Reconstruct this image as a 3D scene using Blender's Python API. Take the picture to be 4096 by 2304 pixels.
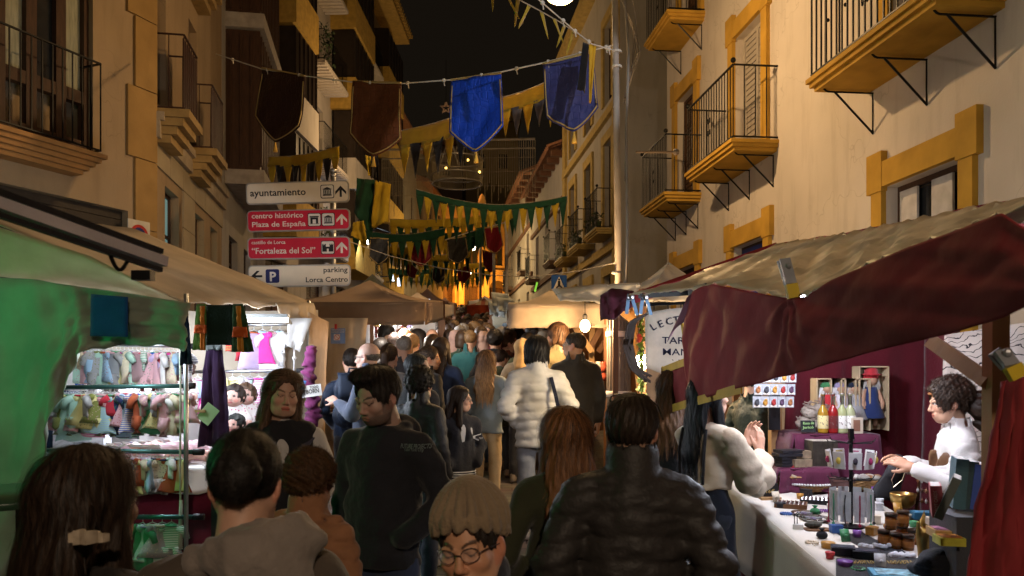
import bpy, math, random
import numpy as np
from mathutils import Vector, Matrix
R = math.radians
random.seed(7); rng = np.random.default_rng(7)
S = bpy.context.scene; COL = S.collection
for o in list(bpy.data.objects): bpy.data.objects.remove(o)
# ------------------------------------------------------------------ camera
F, CXP, HV, HC, SL = 795.0, 512.0, 370.0, 2.0, 0.09   # focal px, centre, horizon row, camera height, street slope
cd = bpy.data.cameras.new('camera'); cam = bpy.data.objects.new('camera', cd); COL.objects.link(cam)
cam.location = (0, 0, HC); cam.rotation_euler = (R(90), 0, 0)
cd.sensor_width = 36; cd.lens = F / 1024 * 36; cd.shift_y = (HV - 288) / 1024
cd.clip_start = 0.05; cd.clip_end = 600
cd.dof.use_dof = True; cd.dof.focus_distance = 6.5; cd.dof.aperture_fstop = 5.6
S.camera = cam
# ------------------------------------------------------------------ night sky, faint moon, exposure
W = bpy.data.worlds.new('World'); S.world = W; W.use_nodes = True
wn = W.node_tree; bg = wn.nodes['Background']
sky = wn.nodes.new('ShaderNodeTexSky'); sky.sky_type = 'NISHITA'; sky.sun_disc = False
sky.sun_elevation = R(-6); sky.sun_rotation = R(150)
mx = wn.nodes.new('ShaderNodeMix'); mx.data_type = 'RGBA'; mx.blend_type = 'ADD'
mx.inputs['Factor'].default_value = 1.0
wn.links.new(sky.outputs[0], mx.inputs['A']); mx.inputs['B'].default_value = (0.085, 0.062, 0.040, 1)   # city glow in the night air
wn.links.new(mx.outputs['Result'], bg.inputs['Color']); bg.inputs['Strength'].default_value = 0.06
ml = bpy.data.lights.new('moon', 'SUN'); ml.energy = 0.006; ml.angle = R(0.5); ml.color = (.8, .88, 1)
mo = bpy.data.objects.new('moon', ml); COL.objects.link(mo); mo.rotation_euler = (R(50), 0, R(150))
S.view_settings.view_transform = 'Standard'; S.view_settings.look = 'None'
S.view_settings.exposure = 0.42; S.view_settings.gamma = 1.0; S.view_settings.use_curve_mapping = False
S.cycles.max_bounces = 6; S.cycles.diffuse_bounces = 3; S.cycles.glossy_bounces = 3; S.cycles.transmission_bounces = 5
S.cycles.transparent_max_bounces = 8; S.cycles.sample_clamp_indirect = 4.0; S.cycles.use_denoising = True
S.cycles.caustics_reflective = False; S.cycles.caustics_refractive = False
# ------------------------------------------------------------------ helpers
def P(u, v, Y): return Vector(((u - CXP) / F * Y, Y, HC + (HV - v) / F * Y))
def gz(Y): return SL * Y
def lamp_light(name, kind, loc, col, power, size=0.05, parent=None, **kw):
 l = bpy.data.lights.new(name, kind); l.energy = power; l.color = col
 if kind in ('POINT', 'SPOT'): l.shadow_soft_size = size
 for k, v in kw.items(): setattr(l, k, v)
 o = bpy.data.objects.new(name, l); COL.objects.link(o); o.location = loc
 if parent: o.parent = parent; o.location = Vector(loc) - parent.location
 return o
def tag(o, label=None, cat=None, group=None, kind=None):
 if label: o['label'] = label
 if cat: o['category'] = cat
 if group: o['group'] = group
 if kind: o['kind'] = kind
 return o
def thing(name, label, cat, loc=(0, 0, 0), group=None):
 o = bpy.data.objects.new(name, None); COL.objects.link(o); o.location = loc
 o.empty_display_size = 0.05
 return tag(o, label, cat, group)
def copy_tree(o, parent=None):
 c = o.copy(); COL.objects.link(c); c.parent = parent
 for ch in o.children: copy_tree(ch, c)
 return c
_mats = {}
def M(col, rough=.75, metal=0., var=.18, vs=6., bump=.15, bs=70., spec=.35, emit=None, es=0., trans=0., sheen=0., stretch=None, ior=1.45, attr=None, coat=0., alpha=None):
 if isinstance(col, (int, float)): col = (col, col, col)
 key = (tuple(round(c, 4) for c in col), rough, metal, var, vs, bump, bs, spec, emit, es, trans, sheen, stretch, attr, coat, alpha)
 if key in _mats: return _mats[key]
 m = bpy.data.materials.new('mat_%d' % len(_mats)); m.use_nodes = True
 nt = m.node_tree; b = nt.nodes['Principled BSDF']; L = nt.links.new
 b.inputs['Roughness'].default_value = rough; b.inputs['Metallic'].default_value = metal
 b.inputs['Specular IOR Level'].default_value = spec; b.inputs['IOR'].default_value = ior
 b.inputs['Transmission Weight'].default_value = trans
 b.inputs['Sheen Weight'].default_value = sheen; b.inputs['Coat Weight'].default_value = coat
 tc = nt.nodes.new('ShaderNodeTexCoord'); mp = nt.nodes.new('ShaderNodeMapping')
 L(tc.outputs['Object'], mp.inputs[0])
 if stretch: mp.inputs['Scale'].default_value = stretch
 n1 = nt.nodes.new('ShaderNodeTexNoise'); n1.inputs['Scale'].default_value = vs; n1.inputs['Detail'].default_value = 4
 L(mp.outputs[0], n1.inputs['Vector'])
 rp = nt.nodes.new('ShaderNodeMapRange'); rp.inputs[1].default_value = .3; rp.inputs[2].default_value = .7
 rp.inputs[3].default_value = 1 - var; rp.inputs[4].default_value = 1 + var
 L(n1.outputs[0], rp.inputs[0])
 mc = nt.nodes.new('ShaderNodeVectorMath'); mc.operation = 'SCALE'
 if attr:
  at = nt.nodes.new('ShaderNodeAttribute'); at.attribute_name = attr; L(at.outputs['Color'], mc.inputs[0])
 else: mc.inputs[0].default_value = col
 L(rp.outputs[0], mc.inputs['Scale']); L(mc.outputs[0], b.inputs['Base Color'])
 if bump > 0:
  n2 = nt.nodes.new('ShaderNodeTexNoise'); n2.inputs['Scale'].default_value = bs; n2.inputs['Detail'].default_value = 3
  L(mp.outputs[0], n2.inputs['Vector'])
  bp = nt.nodes.new('ShaderNodeBump'); bp.inputs['Strength'].default_value = bump; bp.inputs['Distance'].default_value = .01
  L(n2.outputs[0], bp.inputs['Height']); L(bp.outputs[0], b.inputs['Normal'])
 if emit: b.inputs['Emission Color'].default_value = (*emit, 1); b.inputs['Emission Strength'].default_value = es
 if alpha is not None: b.inputs['Alpha'].default_value = alpha
 _mats[key] = m; return m
def fabric(col, **k):
 d = dict(rough=.9, var=.12, vs=9, bump=.25, bs=180, spec=.2, sheen=.15); d.update(k); return M(col, **d)
def cloth_thin(col, tr=.35, **k):   # thin fabric that lets some light through
 key = ('thin', tuple(col), tr)
 if key in _mats: return _mats[key]
 m = fabric(col, **k).copy(); nt = m.node_tree; b = nt.nodes['Principled BSDF']; out = nt.nodes['Material Output']
 t = nt.nodes.new('ShaderNodeBsdfTranslucent'); t.inputs[0].default_value = (*col, 1)
 x = nt.nodes.new('ShaderNodeMixShader'); x.inputs[0].default_value = tr
 nt.links.new(b.outputs[0], x.inputs[1]); nt.links.new(t.outputs[0], x.inputs[2]); nt.links.new(x.outputs[0], out.inputs[0])
 _mats[key] = m; return m
def metal(col=.5, rough=.4): return M(col, rough, 1.0, .1, 12, .05, 90)
def glow(col, s): return M(col, .5, emit=col, es=s, bump=0, var=0)
class MB:
 """collects boxes, tubes, lathes and sheets; build() links them as ONE mesh object"""
 def __init__(s): s.v = []; s.f = []; s.mi = []; s.cur = 0; s.col = None
 def add(s, vs, fs):
  o = len(s.v); s.v += [tuple(p) for p in vs]; s.f += [tuple(i + o for i in f) for f in fs]; s.mi += [s.cur] * len(fs); return s
 def box(s, c, d, rot=None):
  x, y, z = d[0] / 2, d[1] / 2, d[2] / 2; c = Vector(c)
  vs = [Vector((i * x, j * y, k * z)) for k in (-1, 1) for j in (-1, 1) for i in (-1, 1)]
  if rot is not None: vs = [rot @ p for p in vs]
  return s.add([c + p for p in vs], [(0, 2, 3, 1), (4, 5, 7, 6), (0, 1, 5, 4), (2, 6, 7, 3), (0, 4, 6, 2), (1, 3, 7, 5)])
 def bar(s, a, b, w, h=None, up=(0, 0, 1)):
  a, b = Vector(a), Vector(b); h = h or w; t = (b - a); l = t.length; t = t.normalized()
  x = t.cross(Vector(up)); x = x.normalized() if x.length > 1e-4 else Vector((1, 0, 0)); z = x.cross(t)
  return s.box((a + b) / 2, (w, l, h), Matrix((x, t, z)).transposed())
 def tube(s, path, r, n=6, r1=None, cap=True):
  path = [Vector(p) for p in path]; m = len(path); vs = []; N = Vector((0, 0, 1))
  for i, p in enumerate(path):
   t = (path[min(i + 1, m - 1)] - path[max(i - 1, 0)]).normalized()
   x = t.cross(N)
   if x.length < .05: x = t.cross(Vector((0, 1, 0)))
   x.normalize(); y = x.cross(t)
   rr = r if r1 is None else r + (r1 - r) * i / (m - 1)
   if callable(r): rr = r(i / (m - 1))
   vs += [p + (x * math.cos(a) + y * math.sin(a)) * rr for a in [2 * math.pi * k / n for k in range(n)]]
  fs = [(i * n + k, i * n + (k + 1) % n, (i + 1) * n + (k + 1) % n, (i + 1) * n + k) for i in range(m - 1) for k in range(n)]
  if cap: fs += [tuple(range(n - 1, -1, -1)), tuple((m - 1) * n + k for k in range(n))]
  return s.add(vs, fs)
 def lathe(s, prof, c=(0, 0, 0), n=16, rot=None):
  c = Vector(c); vs = []
  for r, z in prof:
   for k in range(n):
    a = 2 * math.pi * k / n; p = Vector((r * math.cos(a), r * math.sin(a), z)); vs.append(c + (rot @ p if rot is not None else p))
  m = len(prof)
  fs = [(i * n + k, i * n + (k + 1) % n, (i + 1) * n + (k + 1) % n, (i + 1) * n + k) for i in range(m - 1) for k in range(n)]
  if prof[0][0] > 1e-5: fs.append(tuple(range(n - 1, -1, -1)))
  if prof[-1][0] > 1e-5: fs.append(tuple((m - 1) * n + k for k in range(n)))
  return s.add(vs, fs)
 def ball(s, c, r, n=10, m=7, rot=None):
  if isinstance(r, (int, float)): r = (r, r, r)
  c = Vector(c); vs = []
  for i in range(m + 1):
   a = math.pi * i / m
   for k in range(n):
    b = 2 * math.pi * k / n
    p = Vector((r[0] * math.sin(a) * math.cos(b), r[1] * math.sin(a) * math.sin(b), -r[2] * math.cos(a)))
    vs.append(c + (rot @ p if rot is not None else p))
  return s.add(vs, [(i * n + k, i * n + (k + 1) % n, (i + 1) * n + (k + 1) % n, (i + 1) * n + k) for i in range(m) for k in range(n)])
 def sheet(s, fn, nu, nv, th=0.004):
  """fn(a,b)->point, a,b in 0..1; a thin sheet with two sides and closed rim"""
  pts = [[Vector(fn(i / nu, j / nv)) for j in range(nv + 1)] for i in range(nu + 1)]
  vs = []; k = nv + 1
  back = []
  for i in range(nu + 1):
   for j in range(nv + 1):
    p = pts[i][j]; du = pts[min(i + 1, nu)][j] - pts[max(i - 1, 0)][j]; dv = pts[i][min(j + 1, nv)] - pts[i][max(j - 1, 0)]
    nn = du.cross(dv); nn = nn.normalized() if nn.length > 1e-9 else Vector((0, 0, 1))
    vs.append(p + nn * th / 2); back.append(p - nn * th / 2)
  n0 = len(vs); vs += back; fs = []
  for i in range(nu):
   for j in range(nv):
    q = (i * k + j, (i + 1) * k + j, (i + 1) * k + j + 1, i * k + j + 1)
    fs.append(q); fs.append(tuple(n0 + t for t in reversed(q)))
  rim = [i * k for i in range(nu + 1)] + [nu * k + j for j in range(1, nv + 1)] + [i * k + nv for i in range(nu - 1, -1, -1)] + [j for j in range(nv - 1, 0, -1)]
  for a, b in zip(rim, rim[1:] + rim[:1]): fs.append((b, a, n0 + a, n0 + b))
  return s.add(vs, fs)
 def prism(s, outline, o, ax, ay, dep):
  """polygon (2D points) in the frame o, ax, ay pushed along ax x ay by dep"""
  o, ax, ay = Vector(o), Vector(ax), Vector(ay); nn = ax.cross(ay).normalized() * dep; n = len(outline)
  a = [o + ax * x + ay * y for x, y in outline]
  return s.add(a + [p + nn for p in a], [tuple(range(n - 1, -1, -1)), tuple(range(n, 2 * n))] + [(i, (i + 1) % n, (i + 1) % n + n, i + n) for i in range(n)])
 def build(s, name, mat, parent=None, smooth=False, local=False):
  me = bpy.data.meshes.new(name)
  off = Vector((0, 0, 0)) if (parent is None or local) else parent_origin(parent)
  me.from_pydata([(p[0] - off.x, p[1] - off.y, p[2] - off.z) for p in s.v], [], s.f)
  for m in (mat if isinstance(mat, (list, tuple)) else [mat]): me.materials.append(m)
  if any(s.mi): me.polygons.foreach_set('material_index', s.mi)
  if smooth:
   me.polygons.foreach_set('use_smooth', [True] * len(s.f))
  me.update()
  o = bpy.data.objects.new(name, me); COL.objects.link(o)
  if parent: o.parent = parent
  return o
def parent_origin(p):
 v = Vector(p.location)
 while p.parent: p = p.parent; v += p.location
 return v
def rounded(w, h, r, n=4):
 pts = []
 for cx, cy, a0 in ((w / 2 - r, h / 2 - r, 0), (-w / 2 + r, h / 2 - r, 90), (-w / 2 + r, -h / 2 + r, 180), (w / 2 - r, -h / 2 + r, 270)):
  pts += [(cx + r * math.cos(R(a0 + 90 * k / n)), cy + r * math.sin(R(a0 + 90 * k / n))) for k in range(n + 1)]
 return pts
_dg = None
def text_mesh(txt, size, bold=0.0, ext=.001, align='LEFT'):
 c = bpy.data.curves.new('t', 'FONT'); c.body = txt; c.size = size; c.extrude = ext; c.offset = bold * size; c.align_x = align; c.resolution_u = 2
 o = bpy.data.objects.new('t', c); COL.objects.link(o)
 bpy.context.view_layer.update()
 me = bpy.data.meshes.new_from_object(o.evaluated_get(bpy.context.evaluated_depsgraph_get()))
 bpy.data.objects.remove(o); bpy.data.curves.remove(c); return me
def lettering(name, txt, size, o, ax, ay, mat, parent, bold=0., align='LEFT', width=None, shear=0):
 """flat raised letters on a surface: o = baseline start, ax = reading direction, ay = up"""
 me = text_mesh(txt, size, bold, align=align); ax, ay = Vector(ax).normalized(), Vector(ay).normalized(); az = ax.cross(ay)
 kx = 1.0
 if width:
  xs = [v.co.x for v in me.vertices]; kx = width / max(1e-6, max(xs) - min(xs))
 off = parent_origin(parent)
 for v in me.vertices: v.co = Vector(o) - off + ax * (v.co.x * kx + shear * v.co.y) + ay * v.co.y + az * v.co.z
 me.materials.clear(); me.materials.append(mat)
 ob = bpy.data.objects.new(name, me); COL.objects.link(ob); ob.parent = parent; return ob
def wob(x, seed=0.): return math.sin(x * 1.7 + seed) * .5 + math.sin(x * 3.9 + seed * 2.3) * .3 + math.sin(x * 8.3 + seed * 1.3) * .2
# ------------------------------------------------------------------ street
def paving():
 m = bpy.data.materials.new('paving'); m.use_nodes = True; nt = m.node_tree; L = nt.links.new; b = nt.nodes['Principled BSDF']
 tc = nt.nodes.new('ShaderNodeTexCoord'); br = nt.nodes.new('ShaderNodeTexBrick')
 br.inputs['Scale'].default_value = 1.0; br.inputs['Brick Width'].default_value = .24; br.inputs['Row Height'].default_value = .12
 br.inputs['Mortar Size'].default_value = .006; br.inputs['Color1'].default_value = (.20, .17, .145, 1); br.inputs['Color2'].default_value = (.13, .115, .10, 1)
 br.inputs['Mortar'].default_value = (.05, .045, .04, 1)
 n = nt.nodes.new('ShaderNodeTexNoise'); n.inputs['Scale'].default_value = 3; mixn = nt.nodes.new('ShaderNodeMix'); mixn.data_type = 'RGBA'; mixn.blend_type = 'MULTIPLY'
 mixn.inputs['Factor'].default_value = .6
 L(tc.outputs['Object'], br.inputs['Vector']); L(tc.outputs['Object'], n.inputs['Vector']); L(br.outputs['Color'], mixn.inputs['A']); L(n.outputs['Color'], mixn.inputs['B'])
 L(mixn.outputs['Result'], b.inputs['Base Color']); b.inputs['Roughness'].default_value = .6
 bp = nt.nodes.new('ShaderNodeBump'); bp.inputs['Strength'].default_value = .5; bp.inputs['Distance'].default_value = .01
 L(br.outputs['Fac'], bp.inputs['Height']); bp.invert = True; L(bp.outputs[0], b.inputs['Normal']); return m
mb = MB(); ys = [-30, 0, 20, 40, 60, 75]
mb.add([(x, y, gz(y)) for y in ys for x in (-40, 40)], [(2 * i, 2 * i + 1, 2 * i + 3, 2 * i + 2) for i in range(5)])
mb.add([(-400, 75, gz(75)), (400, 75, gz(75)), (400, 400, 45), (-400, 400, 45)], [(0, 1, 2, 3)])
o = mb.build('street', paving()); o['kind'] = 'structure'
mb = MB()   # dark hill behind the end of the street
hp = [[(-160 + 20 * i, 95 + 28 * j + wob(i, j) * 6, 8 + j * 5 + 3 * wob(i * .9, j * 2.)) for i in range(17)] for j in range(6)]
mb.add([p for r in hp for p in r], [(j * 17 + i, j * 17 + i + 1, (j + 1) * 17 + i + 1, (j + 1) * 17 + i) for j in range(5) for i in range(16)])
o = mb.build('hill', M((.05, .045, .03), .95, bump=.6, bs=.8), smooth=True); o['kind'] = 'structure'
# ------------------------------------------------------------------ building kit
def plaster(col):
 key = ('pl', tuple(col))
 if key in _mats: return _mats[key]
 m = M(col, .9, var=.07, vs=1.1, bump=.22, bs=38, spec=.15).copy(); nt = m.node_tree; b = nt.nodes['Principled BSDF']; L = nt.links.new; src = b.inputs['Base Color'].links[0].from_socket
 tc = nt.nodes.new('ShaderNodeTexCoord'); mp = nt.nodes.new('ShaderNodeMapping'); mp.inputs['Scale'].default_value = (2.2, 2.2, .35); n = nt.nodes.new('ShaderNodeTexNoise'); n.inputs['Scale'].default_value = 1.6; n.inputs['Detail'].default_value = 7; n.inputs['Roughness'].default_value = .65
 r = nt.nodes.new('ShaderNodeMapRange'); r.inputs[1].default_value = .5; r.inputs[2].default_value = .78; r.inputs[3].default_value = 0; r.inputs[4].default_value = .42   # rain streaks and grime
 v = nt.nodes.new('ShaderNodeTexVoronoi'); v.feature = 'DISTANCE_TO_EDGE'; v.inputs['Scale'].default_value = .55; v.inputs['Randomness'].default_value = 1; nz = nt.nodes.new('ShaderNodeMapRange'); nz.inputs[1].default_value = .0; nz.inputs[2].default_value = .006; nz.inputs[3].default_value = .35; nz.inputs[4].default_value = 0
 n3 = nt.nodes.new('ShaderNodeTexNoise'); n3.inputs['Scale'].default_value = 2.5; vm = nt.nodes.new('ShaderNodeVectorMath'); vm.operation = 'ADD'; L(tc.outputs['Object'], vm.inputs[0]); L(n3.outputs['Color'], vm.inputs[1]); L(tc.outputs['Object'], n3.inputs['Vector']); L(vm.outputs[0], v.inputs['Vector']); L(v.outputs['Distance'], nz.inputs[0])
 ad = nt.nodes.new('ShaderNodeMath'); ad.operation = 'MAXIMUM'; x = nt.nodes.new('ShaderNodeMix'); x.data_type = 'RGBA'; x.inputs['B'].default_value = (col[0] * .45, col[1] * .42, col[2] * .38, 1)
 L(tc.outputs['Object'], mp.inputs[0]); L(mp.outputs[0], n.inputs['Vector']); L(n.outputs[0], r.inputs[0]); L(r.outputs[0], ad.inputs[0]); L(nz.outputs[0], ad.inputs[1]); L(ad.outputs[0], x.inputs['Factor']); L(src, x.inputs['A']); L(x.outputs['Result'], b.inputs['Base Color']); _mats[key] = m; return m
WHITE = plaster((.62, .56, .50)); CREAM = plaster((.36, .265, .165)); YEL = M((.50, .29, .045), .8, var=.16, vs=3, bump=.25, bs=35, spec=.2)
STONE = M((.34, .21, .075), .85, var=.12, vs=3, bump=.2, bs=40); GREYW = plaster((.36, .34, .32)); PINKW = plaster((.45, .37, .31))
BROWN = M((.055, .026, .014), .55, var=.3, vs=4, bump=.25, bs=30, stretch=(8, 8, 1)); TIMB = M((.10, .05, .025), .6, var=.3, vs=5, stretch=(6, 6, 1))
IRON = M((.012, .012, .012), .45, .6, bump=.1); GLASSD = M((.02, .022, .025), .12, bump=.03, bs=4, spec=.6); SHUT = M((.40, .36, .31), .7, var=.08)
TILE = M((.30, .14, .08), .85, var=.3, vs=10, bump=.4, bs=20); STRIPE = M((.45, .40, .32), .8); CURT = M((.30, .30, .22), .8, var=.25, vs=12, stretch=(3, 3, .3))
SHOPL = M((.12, .2, .2), .2, emit=(.45, .8, .75), es=.16, bump=.05, bs=3, var=.3, vs=1.5)
class Fr:
 def __init__(s, p0, p1, side):
  s.p0 = Vector((p0[0], p0[1], 0)); d = Vector((p1[0] - p0[0], p1[1] - p0[1], 0)); s.L = d.length; s.t = d.normalized()
  s.n = Vector((s.t.y, -s.t.x, 0)) * side          # side +1: normal to the right of the walking direction
  s.rot = Matrix((s.t, s.n, Vector((0, 0, 1)))).transposed()
 def __call__(s, a, d, z): return s.p0 + s.t * a + s.n * d + Vector((0, 0, z))
 def box(s, mb, a0, a1, d0, d1, z0, z1): return mb.box(s((a0 + a1) / 2, (d0 + d1) / 2, (z0 + z1) / 2), (a1 - a0, d1 - d0, z1 - z0), s.rot)
 def su(s, u, d=0):    # distance along the wall where the sight line through column u meets it
  k = (u - CXP) / F; o = s.p0 + s.n * d
  return (k * o.y - o.x) / (s.t.x - k * s.t.y)
 def zv(s, a, v, d=0): return HC + (HV - v) / F * s(a, d, 0).y
def facade(root, fr, z0, z1, ops, mat, name='wall', dep=.28, thick=5.0, s0=0., s1=None):
 s1 = s1 or fr.L; mb = MB()
 ss = sorted({s0, s1, *[x for o in ops for x in o[:2]]}); zz = sorted({z0, z1, *[x for o in ops for x in o[2:4]]})
 for a, b in zip(ss, ss[1:]):
  for c, d in zip(zz, zz[1:]):
   if any(o[0] - 1e-6 <= a and b <= o[1] + 1e-6 and o[2] - 1e-6 <= c and d <= o[3] + 1e-6 for o in ops): continue
   mb.add([fr(a, 0, c), fr(b, 0, c), fr(b, 0, d), fr(a, 0, d)], [(0, 1, 2, 3)])
 for a, b, c, d in [o[:4] for o in ops]:
  mb.add([fr(x, y, z) for y in (0, -dep) for x, z in ((a, c), (b, c), (b, d), (a, d))], [(0, 1, 5, 4), (1, 2, 6, 5), (2, 3, 7, 6), (3, 0, 4, 7)])
 B = [fr(s0, 0, z0), fr(s1, 0, z0), fr(s1, -thick, z0), fr(s0, -thick, z0)]; T = [p + Vector((0, 0, z1 - z0)) for p in B]
 mb.add(B + T, [(1, 2, 6, 5), (2, 3, 7, 6), (3, 0, 4, 7), (4, 5, 6, 7)])
 return mb.build(name, mat, root)
def window(root, fr, op, kind='glass', d=-.16, name='window', leaves=2):
 a, b, c, e = op[:4]; w = .06; mb = MB()
 fm = {'glass': BROWN, 'pale': SHUT, 'shutter': BROWN, 'lit': BROWN}.get(kind, BROWN)
 for x0, x1 in ((a, a + w), (b - w, b)): fr.box(mb, x0, x1, d - .03, d + .03, c, e)
 fr.box(mb, a + w, b - w, d - .03, d + .03, e - w, e); fr.box(mb, a + w, b - w, d - .03, d + .03, c, c + w)
 for k in range(1, leaves):
  x = a + (b - a) * k / leaves; fr.box(mb, x - .04, x + .04, d - .028, d + .032, c + w, e - w)
 fr.box(mb, a + w, b - w, d - .025, d + .028, c + (e - c) * .68, c + (e - c) * .68 + .05)
 o = mb.build(name, fm, root)
 gm = {'glass': GLASSD, 'pale': SHUT, 'shutter': TIMB, 'lit': CURT, 'glow': SHOPL}.get(kind, GLASSD)
 mb = MB()
 if kind == 'shutter' or kind == 'pale':
  n = max(3, int((e - c) / .09))
  for k in range(n):
   z = c + w + (e - c - 2 * w) * (k + .5) / n; fr.box(mb, a + w, b - w, d - .02 - .004, d + .012, z - .036, z + .036)
  mb.build('blind', gm, o)
 else:
  fr.box(mb, a + w, b - w, d - .012, d - .004, c + w, e - w); mb.build('pane', gm, o)
 return o
def surround(root, fr, op, mat=YEL, w=.2, pr=.05, ears=True, lint=.27):
 a, b, c, e = op[:4]; mb = MB()
 fr.box(mb, a - w, a - .002, .0, pr, c, e); fr.box(mb, b + .002, b + w, .0, pr, c, e)
 fr.box(mb, a - w + .012, b + w - .012, .0, pr + .006, e + .002, e + lint)
 if ears:
  fr.box(mb, a - w - .07, a + .02, .0, pr + .012, e - .04, e + lint + .12); fr.box(mb, b - .02, b + w + .07, .0, pr + .012, e - .04, e + lint + .12)
 return mb.build('window_surround', mat, root)
def railing(mb, fr, a0, a1, z0, z1, d, bar=.011, gap=.105, knob=True):
 def pick(x, dd): mb.bar(fr(x, dd, z0), fr(x, dd, z1), bar, up=fr.t)
 n = max(2, int((a1 - a0) / gap)); m = max(2, int(d / .16))
 for k in range(n + 1): pick(a0 + (a1 - a0) * k / n, d)
 for k in range(1, m): pick(a0, d * k / m); pick(a1, d * k / m)
 for z in (z0, z1):
  mb.bar(fr(a0, d, z), fr(a1, d, z), .03, .018); mb.bar(fr(a0, 0, z), fr(a0, d, z), .03, .018); mb.bar(fr(a1, 0, z), fr(a1, d, z), .03, .018)
 if knob:
  for a in (a0, a1): mb.ball(fr(a, d, z1 + .06), .04, 8, 6)
def balcony(root, fr, a0, a1, z, pr=.7, brackets=3, slab=YEL, rail=1.05, big=False, label=None):
 mb = MB()
 for k, (i, h0, h1) in enumerate(((0., .10, .15), (.03, .05, .10), (.07, 0., .05))):
  fr.box(mb, a0 + i, a1 - i, .0, pr - i, z + h0, z + h1 - .001)
 o = mb.build('balcony', slab, root)
 if label: o['label'] = label
 mb = MB(); railing(mb, fr, a0 + .05, a1 - .05, z + .19, z + rail + .15, pr - .05, .016 if big else .012)
 if big:
  for k in range(1, 6):
   for zz in (.45, .75): mb.ball(fr(a0 + .05 + (a1 - a0 - .1) * k / 6, pr - .05, z + .2 + zz), .022, 6, 4)
 mid = (a0 + a1) / 2
 for sg in (-1, 1):   # scroll ornament in the middle of the rail
  for q in (0, 1):
   pts = [fr(mid + sg * (.05 + .045 * t * math.cos(5 * t)), pr - .05, z + .62 + (-1) ** q * (.06 + .05 * t + .05 * math.sin(5 * t))) for t in [k / 8 for k in range(9)]]
   mb.tube(pts, .008, 4)
 mb.build('railing', IRON, o)
 for k in range(brackets):
  a = a0 + .18 + (a1 - a0 - .36) * k / max(1, brackets - 1); mb = MB(); zz = z - .03
  mb.tube([fr(a, .0, zz), fr(a, pr - .18, zz)] + [fr(a, pr - .18 + .06 * math.sin(t), zz + .06 - .06 * math.cos(t) * (1 - t / 14)) for t in [.5 * q for q in range(1, 11)]], .011, 5)
  mb.tube([fr(a, pr - .25, zz), fr(a, .0, zz - .45)], .013, 5)
  mb.tube([fr(a, .006, zz - .45), fr(a, .006, zz)], .009, 4)
  mb.build('bracket', IRON, o)
 return o
def building(name, label, fr):
 return thing(name, label, 'building', fr(fr.L / 2, 0, gz(fr(fr.L / 2, 0, 0).y)))
# ------------------------------------------------------------------ right side: white house with yellow trim
def xr(Y): return 4.917 - .103 * Y
F1 = Fr((xr(1.0), 1.0), (xr(16.5), 16.5), -1); k1 = F1.t.y
def s1(Y): return (Y - 1.0) / k1
rb = building('white_house', 'white plastered house with yellow window trim and iron balconies beside the burgundy stall', F1)
ops = []
for yc in (7.95, 12.25, 15.25): ops.append((s1(yc - .62), s1(yc + .62), 1.9 + .09 * yc * 0, 3.97))
for yc in (7.9, 12.25, 15.25): ops.append((s1(yc - .55), s1(yc + .55), 5.26, 7.32))
for yc in (7.9, 12.25, 15.0): ops.append((s1(yc - .55), s1(yc + .55), 8.43, 10.5))
facade(rb, F1, -.5, 12.5, ops, WHITE)
mb = MB(); F1.box(mb, 0, s1(10.9), .0, .07, -.4, 12.5)
for op in ops: surround(rb, F1, op, pr=.06)
for k, op in enumerate(ops): window(rb, F1, op, ['glass', 'glass', 'shutter', 'lit', 'pale', 'shutter', 'glass', 'glass', 'shutter'][k])
mb = MB(); F1.box(mb, ops[1][0] + .1, ops[1][1] - .1, -.13, -.10, 3.1, 3.92); sb = mb.build('shop_sign', M((.02, .04, .22), .5, bump=0), rb)
lettering('sign_text', 'PROMOCIONES, CONSTRUCCIÓN', .2, F1(ops[1][1] - .12, -.095, 3.42), -F1.t, (0, 0, 1), M((.75, .75, .75), .6, bump=0), rb, .01, width=.98)
balcony(rb, F1, s1(6.73), s1(9.0), 5.1, .7, 3, big=True, label='wide balcony with yellow underside and twisted iron bars')
balcony(rb, F1, s1(11.2), s1(13.26), 5.1, .7, 3)
balcony(rb, F1, s1(14.4), s1(16.1), 5.07, .7, 3)
balcony(rb, F1, s1(14.2), s1(15.75), 8.27, .7, 2)
for a, b in ((.30, .62), (.86, 1.16)): mb = MB(); F1.box(mb, ops[0][0] + a, ops[0][0] + b, -.125, -.10, 2.0, 3.9); mb.build('white_board', M((.55, .52, .5), .8), rb)
# dark building in the side street
FD = Fr((4.6, 17.0), (4.2, 21.5), -1); db = building('dark_house', 'dark brown unlit house set back beyond the white house', FD)
facade(db, FD, 0, 14, [(1.2, 2.4, 4.6, 6.4), (1.2, 2.4, 8, 10)], M((.06, .035, .025), .9, var=.3, vs=1.5))
window(db, FD, (1.2, 2.4, 4.6, 6.4)); window(db, FD, (1.2, 2.4, 8, 10))
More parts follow.
